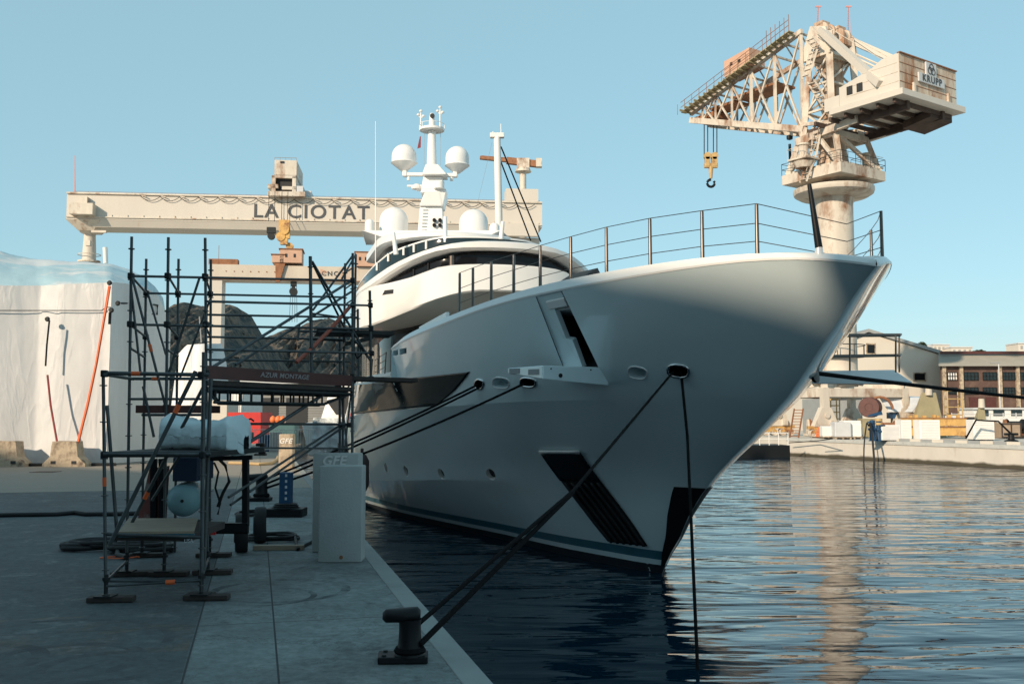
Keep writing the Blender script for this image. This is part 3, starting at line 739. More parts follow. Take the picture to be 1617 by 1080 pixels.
# dark glazing set back between the tiers, and the strip above the foredeck
fG = plan(12.75, 4.05, 5.0, 2.4, .5, 24.0)
tier('wheelhouse_window', fG, lambda u: zRb(u) + .03, lambda u: zBt(u) - .35, 'glass', lip=.01)
fG0 = plan(14.3, 3.3, 5.0, 2.4, .5, 24.0)
tier('lounge_window', fG0, lambda u: zBb(u) + .04, lambda u: 3.32, 'glass', lip=.01)
for x, y0, y1, m in ((716, 393, 419, 'steel'),):
    h = hitplan(x, y0 + 8, fG, fG.uf, 24)
    if h: b = MB(); w0 = fG(h[0]) + .02; b.bar(S(h[0], w0, zBt(h[0]) - .2), S(h[0], w0, zRb(h[0]) + .02), .10, 12); b.build('window_pillar', m, yacht, smooth=50)
for x in (655, 678):
    h = hitplan(x, 425, fG, fG.uf, 24)
    if h: b = MB(); w0 = fG(h[0]) + .02; b.bar(S(h[0], w0, zBt(h[0]) - .2), S(h[0], w0, zRb(h[0]) + .02), .04, 8); b.build('window_pillar', 'black', yacht, smooth=50)
for x in (648, 661, 690):
    h = hitplan(x, 492, fG0, fG0.uf, 24)
    if h: b = MB(); w0 = fG0(h[0]) + .02; b.bar(S(h[0], w0, 4.), S(h[0], w0, zBb(h[0]) + .03), .05, 8); b.build('window_pillar', 'grey', yacht, smooth=50)
# small dark slot on the bulwark
b = MB(); pp = []
for x, y in ((604, 466), (607.5, 458.5), (621, 457), (621, 463.5)):
    h = hitplan(x, y, lambda u: fB(u) + .012, fB.uf, 26); pp.append(S(h[0], fB(h[0]) + .012, h[1]))
b.prism(pp, N * .01); b.build('side_slot', 'dark', yacht)
# upper deck: sloping screen with white posts, coaming, hard top
fS = plan(15.0, 3.7, 5.0, 2.4, .5, 25.5)
sc_bot = [(585, 436), (596, 424), (615, 408.5), (640, 398.5), (655, 394.5), (675, 389), (700, 384.5)]
sc_top = [(580, 433), (596, 416), (615, 400.5), (640, 390.5), (655, 385.5), (675, 379.5), (700, 375)]
zSt, zSb = zfun(fS, sc_top), zfun(fS, sc_bot)
print('screen z', [(u, round(zSt(u), 2), round(zSb(u), 2)) for u in (15, 16, 18, 20, 22, 24)])
tier('wind_screen', fS, lambda u: zSt(u) - .03, lambda u: zSb(u) - .5, 'screen', lip=.01)
tier('screen_rail', fS, lambda u: zSt(u) + .05, lambda u: zSt(u) - .03, 'boat_white', lip=.03)
for x, y in ((597, 420), (615, 404), (639, 394), (655, 390), (675, 384)):
    h = hitplan(x, y, fS, fS.uf, 26)
    if h: b = MB(); b.bar(S(h[0], fS(h[0]) + .03, zSb(h[0]) - .1), S(h[0], fS(h[0]) + .03, zSt(h[0])), .045, 8); b.build('screen_post', 'boat_white', yacht, smooth=50)
# solid deckhouse core so nothing floats
fC = plan(13.5, 3.3, 5.0, 2.4, .5, 24.5)
tier('deckhouse_core', fC, lambda u: zRb(u) + .25, lambda u: 3.3, 'glass')
fT = plan(19.2, 2.95, 4.0, 2.6, .5, 26.5)
top_c = at(704, 368.5, S(19.4, 0, 0).y).z
tier('hard_top', fT, lambda u: top_c + .02 + .06 * min(u - 19.2, 3), lambda u: top_c - .20, 'boat_white', lip=.08)
fT2 = plan(19.7, 2.6, 4.0, 2.6, .5, 26.)
tier('top_window', fT2, lambda u: top_c - .17, lambda u: zSt(20) - .8, 'glass', lip=.01)
# radar arch platform
UM = 26.0; MP = S(UM, 0, 0); YM = MP.y; PX = YM / 1572
def mz(y): return at(690, y, YM).z
def mw(x): return CN - N.dot(at(x, 370, YM))                    # athwart position at the mast's station
mx0 = at(682, 370, YM); MO = Vector((mx0.x, mx0.y, 0))
XA = -N * -1                                                  # to the right in the picture
XA = N.copy()
def MPt(dx, y, dy=0): return MO + Vector((1, 0, 0)) * (dx * PX) + Vector((0, 1, 0)) * dy + UP * mz(y)
b = MB()
zp0, zp1 = mz(380), mz(370.5)
b.hexa([MPt(-112, 380, 1.2), MPt(-60, 386, -1.2), MPt(80, 386, -1.2), MPt(128, 380, 1.2)], [MPt(-114, 374, 1.3), MPt(-108, 370, -1.0), MPt(112, 370, -1.0), MPt(130, 372, 1.3)])
b.build('radar_platform', 'boat_white', yacht, bevel=.05)
for dx in (-62, -30, 20, 70):
    b = MB(); b.beam(MPt(dx, 378, 0), MPt(dx * .7, 402, 0), .25, .5); b.build('platform_support', 'boat_white', yacht)
def dome(px, ytop, ybot, wpx, name='satellite_dome', cone=None, rimp=0, dy=0.):
    r = wpx * PX / 2; h = (ybot - ytop) * PX; b = MB(); base = MPt(px - 682, ybot, dy)
    prof = [(0, 0), (r * .93, 0), (r * .99, h * .12)]
    cyl = max(h - r * 1.0, h * .2); prof += [(r, cyl * .6), (r, cyl)]
    for k in range(1, 9): a = k / 8 * math.pi / 2; prof.append((r * math.cos(a), cyl + (h - cyl) * math.sin(a)))
    if cone:
        prof = [(r * .10, -cone * PX), (r * .18, -cone * PX), (r * 1.03, -rimp * PX * .2), (r * 1.06, 0), (r * 1.03, .04), (r, .05)] + prof[3:]
    b.lathe(base, prof, 28); return b.build(name, 'boat_white', yacht, smooth=50)
dome(619.5, 324.5, 370, 46, dy=.3); dome(748, 327.5, 370.5, 47, dy=.3); dome(585, 349, 371, 15, dy=-.5); dome(782, 353.5, 374, 16, dy=-.3)
dome(636.6, 227.5, 258, 40, cone=14, rimp=2); dome(722, 230.5, 262, 38, cone=13, rimp=2)
# mast
b = MB()
def ring(dx0, dx1, y, d0, d1): return [MPt(dx0, y, d0), MPt(dx1, y, d0), MPt(dx1, y, d1), MPt(dx0, y, d1)]
b.hexa(ring(-21, 21, 372, -.55, .9), ring(-18, 17, 330, -.45, .7))
b.hexa(ring(-18.5, 19, 329.8, -.62, .7), ring(-10, 24, 310, -.75, .55))
b.hexa(ring(-17, 23, 309.8, -.72, .55), ring(-14, 24, 303, -.62, .5))
b.hexa(ring(-16, 19, 302.8, -.5, .5), ring(-13, 17, 282, -.4, .4))
b.hexa(ring(-14, 25, 281.8, -.8, .4), ring(-10, 10, 262, -.3, .3))
b.build('mast_base', 'boat_white', yacht, bevel=.04)
b = MB(); c = MPt(-1, 285); L_ = (285 - 205) * PX
b.lathe(c, [(0, 0), (11 * PX, 0), (10 * PX, .5), (8 * PX, .75), (6.2 * PX, L_), (0, L_)], 20)
b.lathe(MPt(-1, 204.8), [(0, 0), (5 * PX, 0), (5 * PX, .3), (4.2 * PX, .5), (4.4 * PX, .6), (3 * PX, .74), (0, .76)], 16)
b.build('mast', 'boat_white', yacht, smooth=40)
for dx0, dx1, y in ((-44, -8, 276), (9, 37, 277)):
    b = MB(); b.box(MPt((dx0 + dx1) / 2, y), (abs(dx1 - dx0) * PX, .22, .16), None, .03); b.box(MPt(dx0 if dx0 < 0 else dx1, y - 1), (.2, .3, .26), None, .04); b.bar(MPt(dx0 + 6 if dx0 < 0 else dx1 - 6, y + 3), MPt(dx0 + 6 if dx0 < 0 else dx1 - 6, y + 9), .07); b.build('mast_arm', 'boat_white', yacht)
b = MB(); b.lathe(MPt(-25, 299), [(0, 0), (.22, 0), (.25, .1), (.12, .22), (0, .24)], 14); b.beam(MPt(-25, 300), MPt(-14, 300), .12, .1); b.box(MPt(-28, 294), (.7, .09, .10), None, .03); b.build('radar_scanner', 'boat_white', yacht)
b = MB(); b.lathe(MPt(13, 304, -.75), [(0, 0), (.24, 0), (.24, .3), (0, .3)], 16); b.build('camera_pod', 'boat_white', yacht, smooth=40)
b = MB(); b.lathe(MPt(-1, 207), [(.18, 0), (20 * PX, 0), (20 * PX, .1), (.18, .1)], 24)
b.build('crow_platform', 'boat_white', yacht, smooth=40)
b = MB(); rr = 20 * PX
b.tube([MPt(-1, 197) + Vector((rr * math.cos(a), rr * math.sin(a), 0)) for a in np.linspace(0, 2 * math.pi, 25)], .014, 6)
for a in np.linspace(0, 2 * math.pi, 9)[:-1]: b.bar(MPt(-1, 206) + Vector((rr * math.cos(a), rr * math.sin(a), 0)), MPt(-1, 197) + Vector((rr * math.cos(a), rr * math.sin(a), 0)), .012, 6)
b.build('platform_rail', 'boat_white', yacht)
for dx, yt in ((-19, 181), (12, 175)):
    b = MB(); b.bar(MPt(dx, 205), MPt(dx, yt), .03); 
    for q in ((-4, yt + 2), (4, yt + 4), (0, yt - 4)): b.bar(MPt(dx, yt + 6), MPt(dx + q[0], q[1]), .02); b.lathe(MPt(dx + q[0], q[1] - 1), [(0, -.07), (.07, -.03), (.08, .03), (0, .09)], 8)
    b.build('wind_instrument', 'boat_white', yacht)
b = MB(); b.lathe(MPt(0, 185, -.14), [(0, 0), (.11, 0), (.11, .05), (0, .05)], 12, (0, -1, 0)); b.build('mast_lamp', 'dark', yacht)
for i in (-1, 1):
    for j in (0, 1):
        b = MB(); b.lathe(MPt(10 + i * 4.5, 360 - j * 8, -.62 + j * .02), [(0, -.1), (.085, -.1), (.085, .06), (.03, .06), (0, .02)], 12, (0, -1, 0)); b.build('horn', 'black', yacht, smooth=40)
b = MB()
for k in range(7): b.beam(MPt(-16, 366 - k * 5.5, -.60), MPt(-8, 366 - k * 5.5, -.60), .03, .05)
b.build('mast_step', 'boat_white', yacht)
b = MB(); b.bar(MPt(-13, 210), MPt(-13, 262), .008, 5); b.bar(MPt(13, 210), MPt(13, 262), .008, 5); b.build('halyard', 'grey', yacht)
b = MB(); pa, pb = MPt(-20, 217, -.1), MPt(-24, 236, -.1)
b.hexa([pa, pa + Vector((.05, 0, .02)), pb + Vector((.16, 0, .05)), pb], [p + Vector((0, .012, 0)) for p in (pa, pa + Vector((.05, 0, .02)), pb + Vector((.16, 0, .05)), pb)]); b.build('courtesy_flag', 'flagred', yacht)
for x, y0, y1, Y in ((593, 435, 192, YM - 4),):
    b = MB(); b.bar(at(x, y0, Y), at(x, (y0 + y1) / 2, Y), .022, 6); b.bar(at(x, (y0 + y1) / 2, Y), at(x, y1, Y), .010, 6); b.build('whip_antenna', 'boat_white', yacht)
for (x0, y0), (x1, y1) in (((625.5, 402), (621, 367)), ((703, 383), (703, 342)), ((791, 378), (794, 350))):
    b = MB(); b.bar(at(x0, y0, 34), at(x1, y1, 34), .09, 10, .06); b.build('roof_antenna', 'boat_white', yacht, smooth=50)
# recessed side deck behind the bulwark: white door frame and rail
b = MB(); b.box(S(UC + 2.2, 3.3, 4.4), (4.0, .08, 2.1), (D, N, UP)); b.build('deckhouse_side', 'boat_white', yacht)
b = MB()
for k in range(3): b.bar(S(UC + .3, 4.75, ZS + .15 + k * .16), S(UC + 3.2, 4.65, ZS + .15 + k * .16), .012, 6)
for k in range(3): b.bar(S(UC + .3 + k * 1.4, 4.75, ZS), S(UC + .3 + k * 1.4, 4.72, ZS + .5), .016, 6)
b.build('side_rail', 'steel', yacht)

# ------------------------------------------------------------------ gantry cranes
def cen(x, y, Y): return at(x, y, Y)
def gantry_big():
    Ya, Yb = 150., 157.
    tl, bl = at(106, 303, Ya), at(106, 352, Ya); tr, br = at(856, 322, Yb), at(856, 374, Yb)
    ax = (tr - tl); ax.z = 0; ax.normalize(); back = Vector((-ax.y, ax.x, 0)); zt, zb = tl.z, bl.z + .6
    t = thing('gantry_crane', Vector((tl.x, tl.y, QUAY)), 'huge cream gantry crane lettered LA CIOTAT spanning behind the yacht', 'crane')
    o = Vector((tl.x, tl.y, 0)); L = (Vector((tr.x, tr.y, 0)) - o).length
    P = lambda s, dy, z: o + ax * s + back * dy + UP * z
    PXm = Ya / 1572
    b = MB(); b.hexa([P(0, 0, zb), P(L, 0, zb), P(L, 6, zb), P(0, 6, zb)], [P(0, 0, zt), P(L, 0, zt), P(L, 6, zt), P(0, 6, zt)])
    g = b.build('girder', 'creamclean', t)
    b = MB()
    for z, h_, pr in ((zb + .35, .16, .22), (zt - .2, .22, .30)): b.box(P(L / 2, -pr / 2, z), (L, pr, h_), (ax, back, UP))
    s = 2.
    while s < L: b.box(P(s, -.08, zb + .5), (.14, .14, .5), (ax, back, UP)); s += 2.35
    b.build('flange', 'cream', g)
    # lower tapering soffit on the near side
    b = MB(); b.hexa([P(4, .6, zb - 1.05), P(L - 4, .6, zb - 1.05), P(L - 4, 5.4, zb - 1.05), P(4, 5.4, zb - 1.05)], [P(2, .05, zb), P(L - 2, .05, zb), P(L - 2, 5.95, zb), P(2, 5.95, zb)]); b.build('soffit', 'creamclean', t)
    b = MB(); s = 11.; 
    pts = []
    while s < L - 3:
        for k in range(9):
            f = k / 8; pts.append(P(s + f * 2.9, -.35, zt - .55 - .65 * 4 * f * (1 - f)))
        s += 2.9
    b.tube(pts, .05, 5); b.build('festoon_cable', 'galvdark', t)
    b = MB()
    for k in range(int((L - 14) / 2.9)): b.beam(P(11 + k * 2.9, -.05, zt - .35), P(11.9 + k * 2.9, -.5, zt - .62), .12, .12)
    b.build('festoon_bracket', 'cream', t)
    b = MB(); b.tube([P(0, 3, zt + .75), P(L, 3, zt + .75)], .03, 5); s = 0
    while s <= L: b.bar(P(s, 3, zt), P(s, 3, zt + .75), .025, 5); s += 2.2
    b.build('handrail', 'rust', t)
    # lettering
    lx = lambda x: (at(x, 330, (Ya + Yb) / 2) - o).dot(ax)
    b = MB(); cxm = (lx(402) + lx(582)) / 2; b.text('LA CIOTAT', 3.0, P(cxm, -.06, zb + (zt - zb) * .41), ax, UP, .04, .035, 1.15)
    xs = [v.co.dot(ax) for v in b.b.verts]; wd = max(xs) - min(xs); want = lx(582) - lx(402); mid = o.dot(ax) + cxm
    for v in b.b.verts: d_ = v.co.dot(ax) - mid; v.co += ax * (d_ * (want / wd - 1))
    b.build('lettering', 'letter_dark', g)
    # legs: slim one at left, plate leg at right
    b = MB(); c = P(2.6, 3, 0); b.lathe(Vector((c.x, c.y, QUAY)), [(0, 0), (1.1, 0), (1.0, zb - 6), (.85, zb - 3.2), (1.5, zb - 1.5 - QUAY), (0, zb - 1.5 - QUAY)], 20)
    b.build('pendulum_leg', 'creamclean', t, smooth=40)
    b = MB(); b.lathe(Vector((c.x, c.y, zb - 6.2)), [(1.0, 0), (1.7, 0), (1.7, .25), (1.0, .25)], 16); b.tube([Vector((c.x + 1.7 * math.cos(a), c.y + 1.7 * math.sin(a), zb - 5.0)) for a in np.linspace(0, 6.283, 17)], .06, 5)
    b.box(P(4.6, 1, zb - 1.7), (2.2, .5, .35), (ax, back, UP)); b.box(P(3.2, .6, zb - 3.6), (.7, .8, .8), (ax, back, UP)); b.build('leg_platform', 'cream', t)
    b = MB(); b.box(P(2.7, -.9, zb + 1.3), (3.4, 1.8, 1.7), (ax, back, UP)); b.box(P(2.9, -.5, zb + 2.7), (.8, 1.0, 1.2), (ax, back, UP)); b.build('machine_box', 'cream', t)
    b = MB(); b.hexa([P(1.4, 1, zb - 1.5), P(3.8, 1, zb - 1.5), P(3.8, 5, zb - 1.5), P(1.4, 5, zb - 1.5)], [P(-.1, -.1, zb - .02), P(5, -.1, zb - .02), P(5, 6.1, zb - .02), P(-.1, 6.1, zb - .02)]); b.build('leg_head', 'cream', t)
    for dy in (-4, 9):
        b = MB(); b.hexa([P(L - 5, dy - 1, QUAY), P(L - 2, dy - 1, QUAY), P(L - 2, dy + 1, QUAY), P(L - 5, dy + 1, QUAY)], [P(L - 12, 1.5 + (dy > 0) * 1.5, zb - 1.4), P(L - .2, 1.5 + (dy > 0) * 1.5, zb - 1.4), P(L - .2, 3 + (dy > 0) * 1.5, zb - 1.4), P(L - 12, 3 + (dy > 0) * 1.5, zb - 1.4)]); b.build('plate_leg', 'creamclean', t)
    b = MB(); b.box(P(L - 4.5, -.6, zb - .6), (7.5, 1.1, 2.0), (ax, back, UP)); b.box(P(L - 3.2, 1.5, zt + .9), (5.2, 3, 2.2), (ax, back, UP)); b.build('control_room', 'creamclean', t)
    b = MB(); b.bar(at(118, 303, Ya), at(118, 246, Ya), .09, 6, .04); b.build('whip_mast', 'pink', t)
    # trolley
    sx = lambda x: (at(x, 300, (Ya * 2 + Yb) / 3) - o).dot(ax); zz = lambda y: at(450, y, (Ya * 2 + Yb) / 3).z
    tr_ = MB(); c0 = sx(451)
    def bx(x0, x1, y0, y1, d0=-1.5, d1=7., b=None): b.box(P((sx(x0) + sx(x1)) / 2, (d0 + d1) / 2, (zz(y0) + zz(y1)) / 2), (sx(x1) - sx(x0), d1 - d0, zz(y0) - zz(y1)), (ax, back, UP))
    b = MB(); bx(424, 482, 304, 311, b=b); bx(430, 436, 280, 304, b=b); bx(462, 468, 280, 304, b=b); bx(430, 468, 279, 283, b=b); bx(424, 440, 293, 299, b=b); bx(446, 468, 296, 301, b=b); b.build('trolley', 'cream', t)
    b = MB(); bx(437, 461, 282, 304, -.8, 6.5, b=b); b.build('winch', 'dark', t)
    b = MB(); bx(434, 468.5, 255, 278.5, b=b); hs_ = b.build('trolley_house', 'cream', t)
    b = MB(); bx(443, 449, 257, 260, -1.62, -1.5, b=b); b.build('vent', 'dark', hs_)
    b = MB(); b.tube([P(sx(434), -1.4, zz(251)), P(sx(468), -1.4, zz(251))], .05, 5); [b.bar(P(sx(434 + 8.5 * k), -1.4, zz(255)), P(sx(434 + 8.5 * k), -1.4, zz(251)), .04, 5) for k in range(5)]; b.build('roof_rail', 'grey', hs_)
    b = MB(); bx(469, 479, 295, 304, b=b); bx(479, 490, 299, 312, 0, 5, b=b); b.build('electric_cabin', 'lightgrey', t)
    # hoist ropes, hook blocks
    for nm, x, y0, y1, kk in (('hook_block', 452, 350, 396, 1), ('small_hook_block', 432, 364, 381, 0)):
        b = MB(); Z = lambda y: zz(y); c = P(sx(x), -2.2, 0)
        if kk:
            b.box(c + UP * Z(357), (1.6, 1.0, 1.2), (ax, back, UP)); b.lathe(c + UP * Z(366) + back * -.6, [(0, 0), (.8, 0), (.8, 1.0), (0, 1.0)], 14, back)
            b.lathe(c + UP * Z(377) - ax * .5 + back * -.5, [(0, 0), (.7, 0), (.7, .9), (0, .9)], 14, back); b.box(c + UP * Z(372) + ax * .4, (.9, .8, 1.5), (ax, back, UP))
            b.box(c + UP * Z(384), (1.1, .8, 1.0), (ax, back, UP)); b.lathe(c + UP * Z(391) + ax * .8, [(0, 0), (.55, 0), (.55, .8), (0, .8)], 12, back)
        else:
            b.box(c + UP * Z(367), (1.3, .8, .9), (ax, back, UP)); b.lathe(c + UP * Z(376) + back * -.3, [(0, 0), (.55, 0), (.55, .7), (0, .7)], 14, back)
        hb_ = b.build(nm, 'ochre' if kk else 'galvdark', t)
        b = MB()
        for q in (-.45, .45): b.bar(c + UP * Z(353) + ax * q, c + UP * Z(306) + ax * q, .045, 5)
        b.build('hoist_rope', 'galvdark', hb_)
    return t
gantry_big()
def gantry_small():
    Ya, Yb = 118., 122.
    tl, tr = at(330, 417, Ya), at(700, 424.5, Yb); ax = tr - tl; ax.z = 0; ax.normalize(); back = Vector((-ax.y, ax.x, 0)); o = Vector((tl.x, tl.y, 0))
    zt, zb = tl.z, at(330, 441, Ya).z; L = (Vector((tr.x, tr.y, 0)) - o).length; P = lambda s, dy, z: o + ax * s + back * dy + UP * z
    t = thing('gantry_crane', Vector((tl.x, tl.y, QUAY)), 'smaller rusty cream gantry crane marked CNC, in front of the big one', 'crane')
    b = MB(); b.box(P(L / 2, 1.5, (zt + zb) / 2), (L, 3, zt - zb), (ax, back, UP)); g = b.build('girder', mat('smaller_girder_paint', (.56, .49, .41), .65, var=.12, scale=.3, col2=(.36, .19, .10), lo=.57, hi=.75, stretch=(1, 1, .35)), t)
    b = MB()
    for k in range(8): b.lathe(P(2 + k * .95, -.01, (zt + zb) / 2 + .1), [(0, 0), (.07, 0), (.07, .05), (0, .05)], 8, -back)
    b.box(P(L / 2, -.1, zb + .06), (L, .2, .12), (ax, back, UP)); b.build('plate_bolts', 'rust', g)
    sx = lambda x: (at(x, 430, 120) - o).dot(ax); zz = lambda y: at(450, y, 119.5).z
    b = MB(); b.hexa([P(sx(334), 0, QUAY), P(sx(354), 0, QUAY), P(sx(354), 3, QUAY), P(sx(334), 3, QUAY)], [P(sx(334), 0, zb), P(sx(354.5), 0, zb), P(sx(354.5), 3, zb), P(sx(334), 3, zb)]); b.build('leg', 'creamclean', t)
    b = MB(); b.hexa([P(L - 2, 0, QUAY), P(L, 0, QUAY), P(L, 3, QUAY), P(L - 2, 3, QUAY)], [P(L - 2, 0, zb), P(L, 0, zb), P(L, 3, zb), P(L - 2, 3, zb)]); b.build('leg', 'creamclean', t)
    b = MB(); b.box(P(1.6, 1, zt + .35), (3.4, 1.4, .7), (ax, back, UP)); b.bar(P(sx(348), .3, zt), P(sx(348), .3, zz(390)), .03, 5); b.build('end_stop', 'rust', t)
    for x0, x1, y0, y1, m, win in ((443, 477, 395, 416, 'salmon', 2), (431, 449, 404, 416, 'salmon', 0), (561, 595, 397, 419, 'salmon', 3)):
        b = MB(); b.box(P((sx(x0) + sx(x1)) / 2, 1.2, (zz(y0) + zz(y1)) / 2), (sx(x1) - sx(x0), 3.4, zz(y0) - zz(y1)), (ax, back, UP)); h = b.build('winch_house', m, t)
        for k in range(win):
            b = MB(); xx = x0 + (x1 - x0) * (k + .75) / (win + .6); b.box(P(sx(xx), -.52, zz((y0 + y1) / 2 - .5)), (.25, .06, .42), (ax, back, UP)); b.build('window', 'dark', h)
        b = MB(); b.box(P((sx(x0) + sx(x1)) / 2, 1.2, zz(y0) + .04), (sx(x1) - sx(x0) + .3, 3.7, .08), (ax, back, UP)); b.build('roof', 'rust', h)
    b = MB(); b.hexa([P(sx(437), -.35, zz(446)), P(sx(443), -.35, zz(446)), P(sx(443), .2, zz(446)), P(sx(437), .2, zz(446))], [P(sx(436), -.35, zz(415)), P(sx(452), -.35, zz(415)), P(sx(452), .2, zz(415)), P(sx(436), .2, zz(415))]); b.build('hoist_frame', 'rust', t)
    b = MB(); c = P(sx(464), .5, 0); b.box(c + UP * zz(448), (.7, .6, .5), (ax, back, UP)); b.lathe(c + UP * zz(460) + back * -.3, [(0, 0), (.5, 0), (.5, .6), (0, .6)], 12, back); b.box(c + UP * zz(453), (.4, .4, .7), (ax, back, UP)); hk = b.build('hook_block', 'galvdark', t)
    b = MB()
    for x in (460, 463, 466, 468.5): b.bar(P(sx(x), .5, zz(442)), P(sx(x + (x - 464) * .4), .5, zz(508)), .03, 5)
    b.build('sling', 'galvdark', hk)
    b = MB(); b.hexa(*[[P(sx(506), d_, zz(424)), P(sx(518), d_, zz(428.5)), P(sx(506), d_, zz(434))] for d_ in (-.05, -.02)]); b.build('pennant_emblem', 'salmon', g)
    b = MB(); b.text('CNC', .78, P(sx(521), -.05, zz(431.5)), ax, UP, .02, .01, 1.35); b.build('lettering', 'letter_dark', g)
gantry_small()
# small hammerhead crane and white mast beyond the yacht
def far_crane():
    Y = 235.; A = lambda x, y, d=0: at(x, y, Y + d); s = Y / 1572
    t = thing('tower_crane', Vector((A(826, 600).x, Y, QUAY)), 'small distant rust-brown hammerhead crane seen past the white mast', 'crane')
    b = MB(); p = A(826, 322); b.lathe(Vector((p.x, p.y, QUAY)), [(0, 0), (.9, 0), (.75, A(826, 262).z - QUAY), (0, A(826, 262).z - QUAY)], 14); b.build('tower', 'cream', t, smooth=40)
    b = MB(); b.lathe(A(826, 272), [(0, 0), (2.0, 0), (1.6, .9), (0, .9)], 16); b.build('turntable', 'cream', t)
    b = MB(); b.beam(A(758, 249.5), A(800, 254), 1.2, .7); b.beam(A(800, 254), A(848, 259.5), 1.4, 1.5); b.bar(A(760, 246.5), A(800, 250), .12, 5); b.build('jib', 'rust', t)
    b = MB(); b.box(A(851, 258), (1.4, 2, 2.0)); b.build('counterweight', 'cream', t); b = MB(); b.box(A(826, 259), (3, 2, 2.4)); b.build('machinery', 'cream', t)
far_crane()
def white_mast():
    Y = 62.; b = MB(); p = at(788, 600, Y); r = 5.5 * Y / 1572; z1 = at(785, 217, Y).z; off = at(785, 217, Y) - at(791, 370, Y)
    t = thing('sailing_mast', Vector((at(793, 640, Y).x, Y, 0)), 'thick white mast with dark stays rising behind the yacht', 'mast')
    top, bot = at(785, 217, Y), at(796, 700, Y); bot.z = .2; b.bar(bot, top, r * 1.25, 16, r); b.build('spar', 'white', t, smooth=40)
    b = MB(); b.box(top + UP * .1, (.9, .4, .3), None, .04); b.bar(top + UP * .2 + Vector((.25, 0, 0)), at(791, 196, Y), .03, 5); b.bar(top + Vector((-.35, 0, .2)), at(779, 208, Y), .03, 5); b.build('masthead', 'white', t)
    for x, y in ((838, 380), (854, 382)):
        b = MB(); b.bar(at(791, 232 if x > 840 else 256, Y), at(x, y, Y + 4), .05, 5); b.build('stay', 'black', t)
    for x in (779.5, ):
        b = MB(); b.bar(at(777, 225, Y), at(752, 330, Y + 2), .010, 4); b.build('stay', 'grey', t)
    b = MB(); b.box(Vector((bot.x + .5, Y + 4, .5)), (3.0, 12, 1.4), None, .4); b.build('boat_hull', 'white', t)
white_mast()

